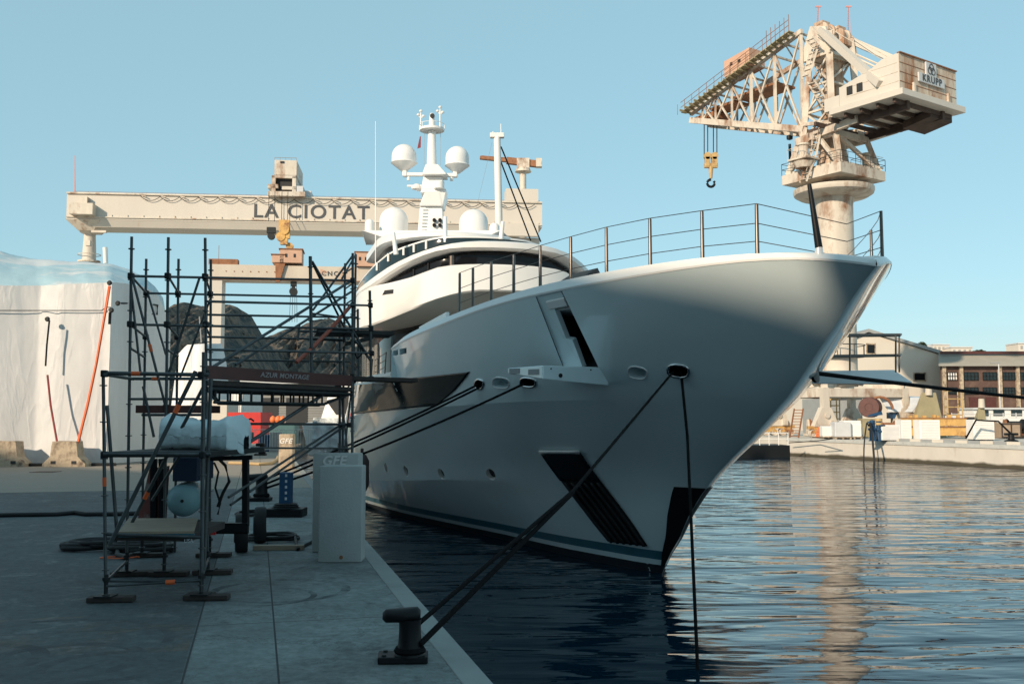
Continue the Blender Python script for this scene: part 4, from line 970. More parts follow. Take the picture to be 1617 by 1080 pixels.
# ------------------------------------------------------------------ tall counterweighted slewing crane
def slewing_crane():
    c = at(1326, 700, 85); bx_, by_ = c.x, 85.; base = Vector((bx_, by_, QUAY)); A = Vector((.57, -.82, 0)).normalized(); B = Vector((A.y * -1, A.x, 0)); B = Vector((.82, .57, 0)).normalized()
    t = thing('slewing_crane', base, 'tall cream and rust slewing crane with KRUPP counterweight house, on the far quay', 'crane')
    P = lambda a, b_, z: Vector((bx_, by_, 0)) + A * a + B * b_ + UP * z
    s = 85 / 1572; Z = lambda y, Y=85.: EYE + (658 - y) * Y / 1572 * 1.0
    # exact heights through the camera
    Z = lambda y, Y=85.: at(1326, y, Y).z
    zr = Z(300)
    b = MB(); b.lathe(base, [(0, 4.2), (1.62, 4.2), (1.58, zr - QUAY - 1.4), (1.75, zr - QUAY - .6), (0, zr - QUAY - .5)], 28); b.build('column', 'cream', t, smooth=40)
    b = MB(); b.lathe(Vector((bx_, by_, zr - 1.2)), [(1.7, .35), (2.9, .5), (3.3, .75), (3.38, .95), (3.38, 1.2), (1.5, 1.25)], 40); b.build('slewing_ring', 'cream', t, smooth=30)
    zp = Z(290); hw = 3.05
    b = MB(); b.prism([P(-hw, -hw, zp), P(hw, -hw, zp), P(hw, hw, zp), P(-hw, hw, zp)], UP * .85); b.build('turntable_deck', 'cream', t, bevel=.03)
    b = MB(); zq = zp + .85
    corners = [(-hw, -hw), (hw, -hw), (hw, hw), (-hw, hw)]
    for h_ in (.5, 1.0): b.tube([P(*corners[i % 4], zq + h_) for i in range(5)], .025, 5)
    for i in range(4):
        p, q = corners[i], corners[(i + 1) % 4]
        for k in range(6): b.bar(P(p[0] + (q[0] - p[0]) * k / 6, p[1] + (q[1] - p[1]) * k / 6, zq), P(p[0] + (q[0] - p[0]) * k / 6, p[1] + (q[1] - p[1]) * k / 6, zq + 1.0), .025, 5)
    b.build('deck_rail', 'galvdark', t)
    for (a, d_) in ((.8, 3.7), (-.3, -3.5)):
        b = MB(); b.prism([P(a - 1.0, d_ - .9, zq + .7), P(a + 1.0, d_ - .9, zq + .7), P(a + 1.0, d_ + .9, zq + .7), P(a - 1.0, d_ + .9, zq + .7)], UP * .14); b.lathe(P(a, d_, zq + .05), [(0, 0), (.7, .0), (.95, .5), (.6, .5), (.6, 1.0), (.42, 1.0), (.42, 1.9), (.55, 1.95), (.55, 2.1), (0, 2.1)], 14)
        for k in range(5): b.bar(P(a - 1 + k * .5, d_ - .9, zq + .8), P(a - 1 + k * .5, d_ - .9, zq + 1.7), .02, 4)
        b.tube([P(a - 1, d_ + .9, zq + 1.7), P(a - 1, d_ - .9, zq + 1.7), P(a + 1, d_ - .9, zq + 1.7), P(a + 1, d_ + .9, zq + 1.7)], .025, 5); b.build('slewing_motor', 'cream', t)
    zd = Z(222) ; 
    b = MB(); b.lathe(Vector((bx_, by_, zq)), [(0, 0), (1.5, 0), (1.0, zd - zq), (0, zd - zq)], 24); b.build('king_post', 'rustface', t, smooth=40)
    b = MB()
    for i, j in ((-1, -1), (1, -1), (1, 1), (-1, 1)):
        b.beam(P(i * 2.7, j * 2.7, zq), P(i * 1.9, j * 2.1, zd), .42, .42); 
    b.beam(P(2.6, -2.7, zq), P(.3, -2.4, zd), .3, .3); b.beam(P(2.7, 2.6, zq), P(1.6, -1.6, zd), .3, .3); b.beam(P(-2.7, -2.6, zq), P(-.4, -2.4, zd), .3, .3)
    cs = [(-1.9, -2.1), (1.9, -2.1), (1.9, 2.1), (-1.9, 2.1)]
    for i in range(4): b.beam(P(*cs[i], zd - .1), P(*cs[(i + 1) % 4], zd - .1), .4, .5)
    b.beam(P(-2.7, -2.7, zq + .1), P(2.7, -2.7, zq + .1), .3, .2); b.beam(P(2.7, -2.7, zq + .1), P(2.7, 2.7, zq + .1), .3, .2)
    b.build('lower_frame', 'cream', t)
    # upper mast
    zh = Z(98); zt = Z(62)
    b = MB()
    for i, j in ((-1, -1), (1, -1), (1, 1), (-1, 1)): b.beam(P(i * 1.5, j * 2.0, zd), P(i * .9 + .1, j * 1.5, zt), .55, .5)
    for k in range(3):
        z0, z1 = zd + (zh - zd) * k / 3, zd + (zh - zd) * (k + 1) / 3; w0, w1 = 1.5 - .2 * k, 1.3 - .2 * k; v0, v1 = 2.0 - .17 * k, 1.83 - .17 * k
        for j in (-1, 1):
            b.beam(P(-w0, j * v0, z0), P(w1, j * v1, z1), .16, .16); b.beam(P(w0, j * v0, z0), P(-w1, j * v1, z1), .16, .16); b.beam(P(-w1, j * v1, z1), P(w1, j * v1, z1), .18, .18)
        for i in (-1, 1):
            b.beam(P(i * w0, -v0, z0), P(i * w1, v1, z1), .16, .16); b.beam(P(i * w1, -v1, z1), P(i * w1, v1, z1), .18, .18)
    b.build('upper_mast', 'cream', t)
    b = MB(); b.lathe(P(0, .3, zd), [(0, 0), (.95, 0), (.85, zh - zd), (0, zh - zd)], 18); b.build('inner_post', 'rustface', t, smooth=40)
    b = MB(); b.prism([P(-1.5, -1.9, zh), P(1.4, -1.9, zh), P(1.4, 1.9, zh), P(-1.5, 1.9, zh)], UP * .25)
    for j in (-1.8, 1.8): b.prism([P(-1.7, j - .1, zh + .25), P(1.5, j - .1, zh + .25), P(1.0, j - .1, zt + .4), P(-.6, j - .1, zt + .9)], B * .22)
    b.build('mast_head', 'cream', t)
    for a, d_, z, r in ((.2, -.9, zt + .35, .75), (.5, .9, zt + .2, .7)):
        b = MB(); b.lathe(P(a, d_ - .5, z), [(0, 0), (r, 0), (r, .15), (r * .8, .2), (r * .8, .8), (r, .85), (r, 1.0), (0, 1.0)], 18, B); b.box(P(a, d_, z - .7), (1.5, 1.3, .5), (A, B, UP)); b.box(P(a - .3, d_, z + .75), (.9, 1.0, .35), (A, B, UP)); b.build('winch_drum', 'rustface', t)
    for x in (1292, 1340):
        Y = 85. + (x - 1316) * .02; b = MB(); c0 = at(x, 44, Y); c1 = at(x, 11, Y)
        for i, j in ((-.14, 0), (.14, 0), (0, .2)): b.bar(c0 + Vector((i, j, -.6)), c1 + Vector((i * .3, j * .3, 0)), .028, 4)
        for k in range(9): z = k / 9; p = c0.lerp(c1, z); b.bar(p + Vector((-.13, 0, 0)), p + Vector((.13, 0, .18)), .018, 4)
        b.box(c1, (.5, .1, .12)); b.build('beacon_mast', 'pink', t)
    # jib: two side trusses
    za, zb_, zc, ze = Z(216, 86) , Z(60, 86) , None, None
    Lj = 15.7; tipc = P(-Lj, 0, 0); ztipb = at(1095, 194, tipc.y).z; ztipt = at(1095, 184, tipc.y).z
    rt, rb = at(1282, 55, 86.5).z, at(1292, 220, 86.5).z; hwj = lambda a: 2.1 - .75 * a / Lj
    top = lambda a: rt + (ztipt - rt) * a / Lj; bot = lambda a: rb + (ztipb - rb) * a / Lj
    for j in (-1, 1):
        b = MB(); b.beam(P(-1.3, j * 2.1, top(1.3)), P(-Lj, j * hwj(Lj), top(Lj)), .34, .42); b.build('top_chord', 'cream', t)
        b = MB(); b.beam(P(-1.3, j * 2.1, bot(1.3)), P(-Lj, j * hwj(Lj), bot(Lj)), .40, .55); b.build('bottom_chord', 'cream', t)
        b = MB(); st_ = [1.5, 4.6, 7.5, 10.0, 12.2, 14.0]
        for k, a in enumerate(st_):
            b.beam(P(-a, j * hwj(a), bot(a)), P(-a, j * hwj(a), top(a)), .26 if k < 3 else .18, .26 if k < 3 else .18)
            if k < len(st_) - 1:
                a2 = st_[k + 1]; b.beam(P(-a, j * hwj(a), bot(a)), P(-a2, j * hwj(a2), top(a2)), .15, .15)
                b.beam(P(-a, j * hwj(a), top(a)), P(-a2, j * hwj(a2), bot(a2)), .15, .15)
        b.build('web_bracing', 'cream', t)
    b = MB()
    for k in range(9):
        a = 1.6 + k * 1.72; b.beam(P(-a, -hwj(a), bot(a)), P(-a, hwj(a), bot(a)), .16, .16); b.beam(P(-a, -hwj(a), top(a)), P(-a, hwj(a), top(a)), .16, .16)
        if k < 8: b.beam(P(-a, -hwj(a), bot(a)), P(-a - 1.8, hwj(a + 1.8), bot(a + 1.8)), .10, .10); b.beam(P(-a, -hwj(a), top(a)), P(-a - 1.8, hwj(a + 1.8), top(a + 1.8)), .10, .10)
    b.build('cross_bracing', 'cream', t)
    b = MB(); wv = -2.9
    n_ = 22
    b.beam(P(-1.8, wv, top(1.8) + .05), P(-Lj - .2, wv + .75, top(Lj + .2) + .05), .7, .08); 
    for k in range(n_): 
        a = 2 + k * (Lj - 1.6) / n_; b.beam(P(-a, wv - .2, top(a) - .04), P(-a, -hwj(a), top(a) - .1), .08, .2)
    b.build('walkway', 'olive', t)
    b = MB()
    for f in (.55, 1.05): b.tube([P(-1.8, wv - .35, top(1.8) + f), P(-Lj - .2, wv + .4, top(Lj + .2) + f)], .028, 5)
    for k in range(15): a = 1.8 + k * (Lj - 1.2) / 14; w_ = wv - .35 + .75 * (a - 1.8) / Lj; b.bar(P(-a, w_, top(a)), P(-a, w_, top(a) + 1.05), .026, 5)
    for k in range(6): a = 1.8 + k * .5; b.bar(P(-a, wv - .35, top(a)), P(-a, wv - .35, top(a) + 1.5), .03, 5)
    b.build('walkway_rail', 'rust', t)
    b = MB(); a = 8.2; b.prism([P(-a - 1.7, -2.7, top(a) - .1), P(-a + 1.4, -2.7, top(a) + .3), P(-a + 1.4, -.6, top(a) + .3), P(-a - 1.7, -.6, top(a) - .1)], UP * 1.55); cb = b.build('trolley_cabin', 'salmon', t)
    for k in (0, 1):
        b = MB(); b.box(P(-a - .8 + k * 1.0, -2.71, top(a) + .95), (.3, .04, .3), (A, B, UP)); b.build('window', 'dark', cb)
    b = MB(); b.box(P(-14.2, 0, bot(14.2) + .5), (2.6, 2.2, .5), (A, B, UP)); b.box(P(-11.8, 0, top(12) - 1.0), (3.2, 2.0, .25), (A, B, UP)); b.box(P(-7.5, 0, top(7) - 2), (5.2, 2.6, .2), (A, B, UP)); b.build('crab_trolley', 'rust', t)
    # hook and its falls
    Yh = P(-14.2, 0, 0).y; hx = lambda x, y: at(x, y, Yh)
    b = MB()
    for x in (1117, 1128): b.box(hx(x, 256), (.50, .5, 1.0), None, .04); b.lathe(hx(x, 247) - Vector((0, .25, 0)), [(0, 0), (.36, 0), (.36, .5), (0, .5)], 14, (0, 1, 0))
    b.box(hx(1122.5, 262), (1.3, .4, .45), None, .03); b.bar(hx(1122.5, 262), hx(1122.5, 282), .26, 10, .16); hk = b.build('hook_block', 'yellow', t)
    b = MB(); b.tube([hx(1122.5, 284) + Vector((.36 * math.cos(a), 0, -.36 + .36 * math.sin(a))) for a in np.linspace(math.pi * .5, math.pi * 2.2, 14)], .13, 8); b.build('hook', 'black', hk, smooth=50)
    for x in (1112, 1117.5, 1126.5, 1132): 
        b = MB(); b.bar(hx(x, 245), hx(x, 197), .05, 5); b.build('hoist_rope', 'galvdark', hk)
    b = MB(); b.lathe(at(1247, 222, 91), [(0, 0), (.28, .1), (.3, .4), (0, .6)], 10); b.bar(at(1247, 228, 91), at(1248, 262, 91), .13, 8); b.bar(at(1248, 262, 91), at(1249, 295, 91), .06, 6); b.build('auxiliary_hook', 'galvdark', t)
    # stairs zig-zag on the tower
    b = MB()
    def stairs(p, q, wd=.7):
        n = max(int((q - p).length / .45), 3); d = q - p
        for sgn in (-1, 1): b.beam(p + B * .0 + A * (sgn * wd / 2), q + A * (sgn * wd / 2), .06, .16)
        for k in range(n): b.box(p + d * ((k + .5) / n), (wd, .22, .05), (A, B, UP))
        b.tube([p + A * wd / 2 + UP * .9, q + A * wd / 2 + UP * .9], .03, 5)
    Sx = lambda x, y, Y=83.: at(x, y, Y)
    stairs(Sx(1268, 288), Sx(1284, 243)); stairs(Sx(1284, 243), Sx(1291, 206)); stairs(Sx(1312, 180), Sx(1280, 128)); stairs(Sx(1272, 124), Sx(1285, 80)); stairs(Sx(1292, 76), Sx(1278, 60))
    b.build('stairway', 'cream', t)
    # machinery house with counterweight
    a0, a1 = 3.7, 9.2; hb_ = 3.85; z0 = at(1420, 143, 75.6).z; z1 = at(1420, 86, 75.6).z; z0 -= .1
    b = MB(); prof = [(a0, z0), (a1, z0), (a1, z1), (a0 + 4.0, z1 - .1), (a0 + 3.1, z1 - .55), (a0 + .2, z1 - 1.25), (a0, z1 - 1.25)]
    b.prism([P(a, -hb_, z) for a, z in prof], B * hb_ * 2); hs = b.build('machinery_house', 'creamclean', t)
    b = MB(); b.prism([P(a1 + .004, -hb_ - .02, z0), P(a1 + .05, -hb_ - .02, z0), P(a1 + .05, hb_ + .02, z0), P(a1 + .004, hb_ + .02, z0)], UP * (z1 - z0)); fc = b.build('end_plate', 'rustface', hs)
    b = MB()
    for k in range(1, 4): b.box(P(a1 + .06, 0, z0 + (z1 - z0) * k / 4), (.03, hb_ * 2, .05), (A, B, UP))
    b.box(P(a1 + .06, .4, z0 + .3), (.03, .05, .9), (A, B, UP)); b.box(P(a1 + .03, 0, z1 + .02), (.3, hb_ * 2 + .1, .08), (A, B, UP)); b.build('plate_seam', 'rust', fc)
    b = MB()
    for d_ in (-2.1, 2.6): b.box(P(a1 + .12, d_, z0 + .35), (.22, .26, 1.1), (A, B, UP))
    b.build('bracket', 'cream', fc)
    b = MB(); zs_ = z0 + (z1 - z0) * .50; b.box(P(a1 + .16, .2, zs_), (.14, 3.5, .72), (A, B, UP), .02); b.box(P(a1 + .16, .15, zs_ + .36 + .52), (.14, 1.4, 1.04), (A, B, UP), .02); sg = b.build('sign_board', 'lightgrey', hs)
    b = MB(); b.text('KRUPP', .78, P(a1 + .235, .2, zs_), B, UP, .03, .012, 1.2); b.build('lettering', 'letter_dark', sg)
    for dx, dz in ((0, .17), (-.2, -.14), (.2, -.14)):
        b = MB(); c0 = P(a1 + .25, .15 + dx, zs_ + .88 + dz); b.tube([c0 + B * (.27 * math.cos(q)) + UP * (.27 * math.sin(q)) for q in np.linspace(0, 6.283, 25)], .035, 6); b.build('emblem_ring', 'letter_dark', sg)
    b = MB(); b.prism([P(3.0, -hb_ - .45, z0 - .5), P(a1 + .55, -hb_ - .45, z0 - .5), P(a1 + .55, hb_ + .45, z0 - .5), P(3.0, hb_ + .45, z0 - .5)], UP * .495); b.build('base_frame', 'creamclean', t, bevel=.02)
    b = MB()
    for d_ in (-2.4, 2.4): b.beam(P(-.5, d_, z0 - .95), P(a1 - .2, d_, z0 - .85), .35, .7)
    for k in range(6): b.beam(P(1.2 + k * 1.5, -hb_, z0 - .68), P(1.2 + k * 1.5, hb_, z0 - .68), .22, .34)
    b.prism([P(a1 - 3.0, 1.0, z0 - 1.5), P(a1 - .5, 1.0, z0 - 1.1), P(a1 - .5, hb_ + .2, z0 - 1.1), P(a1 - 3.0, hb_ + .2, z0 - 1.5)], UP * .58); b.build('underframe', 'undershade', t)
    b = MB()
    for j in (-1, 1):
        b.beam(P(-2, j * 2.3, zd - .1), P(4.5, j * 2.6, z0 - .9), .4, .6); b.beam(P(-1.5, j * 2.1, zd + 1.4), P(3, j * 2.4, z0 - .6), .22, .3)
    for k in range(5): b.beam(P(-1.6 + k * 1.5, -2.4, zd + .1 + k * .3), P(-.4 + k * 1.5, 2.4, zd + .2 + k * .3), .16, .16)
    b.build('slewing_platform', 'cream', t)
    for k in (0, 1):
        b = MB(); b.box(P(a0 + 1.0 + k * .95, -hb_ - .01, z0 + 1.2), (.55, .05, .7), (A, B, UP)); b.box(P(a0 + 1.0 + k * .95, -hb_ - .03, z0 + 1.2), (.07, .05, .7), (A, B, UP)); b.build('window', 'dark', hs)
    b = MB(); b.prism([P(a0 - 1.5, -hb_, z0), P(a0 - .02, -hb_, z0), P(a0 - .02, -hb_ + 2.2, z0), P(a0 - 1.5, -hb_ + 2.2, z0)], UP * 1.1); b.build('operator_cab', 'creamclean', hs)
    b = MB()
    for k in range(1, 4): b.box(P((a0 + a1) / 2 + .3 * k, -hb_ - .012, z0 + (z1 - z0) * k / 4), ((a1 - a0) - .7 * k, .02, .035), (A, B, UP))
    b.build('wall_seam', 'cream', hs)
    for j in (-1, 1):
        b = MB(); b.beam(P(.5, j * 1.85, zt + .2), P(a1 - 1.6, j * (hb_ + .06), z0 + .9 if j < 0 else z1 - .05), .62, .55); b.build('back_stay', 'creamclean', t)
        b = MB(); b.bar(P(.6, j * 1.6, zt - .9), P(a1 - 3.0, j * 2.4, z1), .10, 6); b.bar(P(.8, j * 1.3, zt + .5), P(a1 - 2.0, j * 1.8, z1), .03, 5); b.build('tie_rod', 'cream', t)
    # portal with four legs on bogies
    b = MB(); b.lathe(base, [(1.62, 4.3), (2.2, 4.5), (2.3, 5.1), (1.6, 5.6)], 24); b.build('portal_head', 'cream', t, smooth=30)
    b = MB(); b.lathe(base, [(1.6, 6.7), (2.3, 6.7), (2.3, 6.8), (1.6, 6.8)], 20)
    b.tube([base + Vector((2.25 * math.cos(q), 2.25 * math.sin(q), 7.7)) for q in np.linspace(0, 6.283, 21)], .04, 5)
    for q in np.linspace(0, 6.283, 11)[:-1]: b.bar(base + Vector((2.25 * math.cos(q), 2.25 * math.sin(q), 6.8)), base + Vector((2.25 * math.cos(q), 2.25 * math.sin(q), 7.7)), .035, 5)
    b.build('column_gallery', 'galvdark', t)
    hl = 3.7; AX, AY = Vector((.97, .26, 0)), Vector((-.26, .97, 0))
    PP = lambda a, d_, z: base + AX * a + AY * d_ + UP * z
    b = MB()
    for i, j in ((-1, -1), (1, -1), (1, 1), (-1, 1)): b.beam(PP(i * 1.0, j * 1.0, 4.7), PP(i * hl, j * hl, 3.9), .55, .7)
    for q in ((-1, -1, 1, -1), (1, -1, 1, 1), (1, 1, -1, 1), (-1, 1, -1, -1)): b.beam(PP(q[0] * hl, q[1] * hl, 3.6), PP(q[2] * hl, q[3] * hl, 3.6), .5, .7)
    b.build('portal_beam', 'cream', t)
    for i, j in ((-1, -1), (1, -1), (1, 1), (-1, 1)):
        b = MB(); b.beam(PP(i * hl, j * hl, 4.0), PP(i * hl, j * hl, 2.0), .55, .55, AX); cx_, cy_ = i * hl, j * hl
        b.hexa([PP(cx_ - 1.15, cy_ - .3, .85), PP(cx_ + 1.15, cy_ - .3, .85), PP(cx_ + .4, cy_ - .3, 2.4), PP(cx_ - .4, cy_ - .3, 2.4)], [PP(cx_ - 1.15, cy_ + .3, .85), PP(cx_ + 1.15, cy_ + .3, .85), PP(cx_ + .4, cy_ + .3, 2.4), PP(cx_ - .4, cy_ + .3, 2.4)])
        b.lathe(PP(cx_, cy_ - .32, 1.75), [(0, -.10), (.22, -.10), (.22, .0), (0, .0)], 14, AY); b.box(PP(cx_ + .5, cy_ - .4, 1.15), (.5, .2, .45), (AX, AY, UP))
        lg = b.build('portal_leg', 'cream', t)
        b = MB(); b.beam(PP(cx_ - 1.55, cy_, .78), PP(cx_ + 1.55, cy_, .78), .45, .26)
        for k in (-1, 1): b.hexa([PP(cx_ + k * .8 - .65, cy_ - .28, .35), PP(cx_ + k * .8 + .65, cy_ - .28, .35), PP(cx_ + k * .8 + .25, cy_ - .28, .75), PP(cx_ + k * .8 - .25, cy_ - .28, .75)], [PP(cx_ + k * .8 - .65, cy_ - .2, .35), PP(cx_ + k * .8 + .65, cy_ - .2, .35), PP(cx_ + k * .8 + .25, cy_ - .2, .75), PP(cx_ + k * .8 - .25, cy_ - .2, .75)])
        b.build('bogie_frame', 'ochre', lg)
        for k in range(4):
            b = MB(); r_ = .31; b.lathe(PP(cx_ - 1.2 + k * .8, cy_ - .28, .33), [(0, .06), (.1, .02), (.12, .06), (r_ * .7, .08), (r_ * .85, 0), (r_, 0), (r_, .5), (0, .5)], 18, AY); b.build('wheel', 'cream', lg)
    return t
slewing_crane()

# ------------------------------------------------------------------ wrapped boat at left
def wrapped_boat():
    Y = 33.; g = lambda x, y, d=0: at(x, y, Y + d)
    base = Vector((g(60, 735).x, Y + 2, QUAY))
    t = thing('wrapped_boat', base, 'big boat fully covered in white shrink wrap, standing on the quay', 'covered boat')
    # plan of the wall (picture x, depth) and roof heights
    # profile in world x: (x, wall depth, wall top z, shoulder z, crown z)
    cols = [(x, yy + 1.3) for x, yy in [(-420, 30.5), (-200, 31.5), (-60, 32.2), (0, 32.6), (60, 33), (80, 32.7), (88, 32.75), (130, 32.8), (172, 32.9), (178, 33.3), (188, 34.0), (205, 34.6), (225, 35.4), (245, 36.6), (258, 38.0), (266, 40.5)]]
    eave = interp([-420, -60, 60, 90, 170, 190, 225, 250, 266], [452, 452, 452, 450, 447, 448, 455, 472, 520])
    ridge = interp([-420, -60, 0, 25, 60, 100, 150, 178, 200, 225, 245, 258, 266], [384, 386, 396, 404, 409, 412, 415, 417, 424, 436, 452, 470, 519])
    rnd = lambda a, c: noise.noise(Vector((a, c, 1.7)))
    rows = []
    fine = []
    for i in range(len(cols) - 1):
        n = max(int((cols[i + 1][0] - cols[i][0]) / 7), 1)
        for k in range(n): f = k / n; fine.append((cols[i][0] + (cols[i + 1][0] - cols[i][0]) * f, cols[i][1] + (cols[i + 1][1] - cols[i][1]) * f))
    fine.append(cols[-1])
    NZ = 26
    for j in range(NZ + 1):
        f = j / NZ; row = []
        for x, yy in fine:
            e = at(x, eave(x), yy); z = QUAY + .02 + (e.z - QUAY) * f
            # billowing and creases
            d_ = .035 * rnd(x * .03, f * 3) + .018 * rnd(x * .11 + f * 5, f * 9)
            d_ += .10 * math.exp(-((x - 80) / 3.5) ** 2) - .10 * math.exp(-((x - 174) / 5.) ** 2)
            P = at(x, 658, yy); row.append(Vector((P.x, yy + d_, z)))
        rows.append(row)
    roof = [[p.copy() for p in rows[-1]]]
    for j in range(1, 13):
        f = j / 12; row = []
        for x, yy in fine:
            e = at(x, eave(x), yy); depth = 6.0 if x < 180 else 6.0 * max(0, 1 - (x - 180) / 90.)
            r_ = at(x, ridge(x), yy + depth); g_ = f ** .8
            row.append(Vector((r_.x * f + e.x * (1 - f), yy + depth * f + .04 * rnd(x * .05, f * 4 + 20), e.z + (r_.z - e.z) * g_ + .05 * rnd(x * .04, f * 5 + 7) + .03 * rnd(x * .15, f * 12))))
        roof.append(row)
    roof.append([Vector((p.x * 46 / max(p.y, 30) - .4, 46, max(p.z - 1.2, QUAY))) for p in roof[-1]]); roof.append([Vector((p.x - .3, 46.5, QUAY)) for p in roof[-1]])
    b = MB(); b.grid(roof); b.build('roof_sheet', mat('painted_roof_shade', (.40, .56, .62), .42, var=.06, scale=.5, col2=(.64, .66, .66), lo=.50, hi=.56, bump=.03, bscale=2.2, c2scale=.28, stretch=(.6, 1, 1.5)), t, smooth=60)  # blue roof shade and white sunlit patches painted into the wrap colour
    b = MB(); b.grid(rows); sk = b.build('wrap', 'wrap', t, smooth=60)
    b = MB(); b.tube([Vector((at(x, 658, yy).x, yy - .13, at(x, 491 if x < 160 else 486, yy).z)) for x, yy in fine if x < 176], .016, 5); b.build('wrap_cord', 'black', t)
    def strap(name, pts, m, r=.035):
        b = MB(); b.tube([at(x, y, yy) for x, y, yy in pts], r, 6); return b.build(name, m, t)
    strap('ratchet_strap', [(173, 452, 33.75), (165, 500, 33.65), (152, 575, 33.60), (138, 640, 33.50), (123, 700, 33.35)], 'tape', .05)
    strap('tie_rope', [(78, 506, 33.55), (74, 545, 33.55), (72, 578, 33.55)], 'black', .03)
    strap('tie_rope', [(75, 592, 33.50), (80, 640, 33.45), (90, 697, 33.35)], mat('dark_red_strap', (.25, .03, .03), .6), .035)
    strap('tie_rope', [(174, 493, 33.75), (173, 512, 33.75)], 'black', .05)
    b = MB(); 
    for x, y in ((75, 504), (173, 447), (176, 490), (186, 479)): b.lathe(at(x, y, 33.65), [(0, 0), (.09, 0), (.06, .08), (0, .08)], 10, (0, -1, 0))
    b.build('strap_anchor', 'galvdark', t)
    for pts in ([(187, 479), (210, 479), (232, 480)], [(232, 480), (249, 482), (248, 497)], [(218, 508), (226, 496), (240, 496)]):
        b = MB(); b.tube([at(x, y, 35.0 + (x - 187) * .045) for x, y in pts], .035, 6); b.build('wrap_batten', 'galvdark', t)
    b = MB(); b.bar(at(167, 416, 38), at(166, 391, 38), .09, 10); b.build('vent_pipe', 'white', t)
    b = MB(); b.bar(Vector((g(-300, 700).x, 32.9, QUAY + .05)), Vector((g(170, 700).x, 33.75, QUAY + .05)), .06, 6); b.build('bottom_batten', 'galvdark', t)
wrapped_boat()
def jersey(x, label):
    Y = gy(737); s = Y / 1572; c = gp(x, 737)
    t = thing('concrete_barrier', c, label, 'barrier', 'concrete barriers in front of the wrapped boat')
    w_, h_ = 68 * s, 40 * s
    prof = [(-.62, 0), (-.62, .12), (-.40, .40), (-.34, 1.0), (.34, 1.0), (.40, .40), (.62, .12), (.62, 0)]
    b = MB(); X, Yv = Vector((1, 0, 0)), Vector((0, 1, 0)); L = 1.0
    b.prism([c + X * (a * w_ * .80) + UP * (z * h_) for a, z in prof], Yv * .55)
    bm = b.b; bmesh.ops.subdivide_edges(bm, edges=bm.edges[:], cuts=2)
    for v in bm.verts: v.co += Vector((noise.noise(v.co * 3), noise.noise(v.co * 3 + Vector((5, 0, 0))), noise.noise(v.co * 3 + Vector((0, 9, 0))) if v.co.z > QUAY + .02 else 0)) * .015
    b.build('block', 'barrier', t)
    for k in (-.24, .24):
        b = MB(); b.box(c + X * (k * w_) + UP * (.17 * h_) - Yv * .003, (.16, .02, .10)); b.build('fork_slot', 'dark', t)
jersey(100, 'stained concrete barrier block tied to the orange strap of the wrapped boat')
jersey(4, 'concrete barrier block with darker top, cut by the left edge of the photo')
b = MB(); c = gp(72, 745); b.prism([c + Vector((a, d, 0)) for a, d in ((-.35, -.3), (.35, -.3), (.35, .3), (-.35, .3))], UP * .012); tag(b.build('manhole_cover', 'galvdark'), 'dark flat drain cover on the sunlit quay before the barriers', 'drain cover')
b = MB(); b.tube([gp(x, y) + UP * .035 for x, y in ((-60, 818), (20, 816), (90, 815), (118, 812.5), (135, 815), (185, 814.5), (260, 812))], .035, 8); tag(b.build('ground_hose', 'rubber', smooth=50), 'black hose lying straight across the dark quay at left', 'hose')

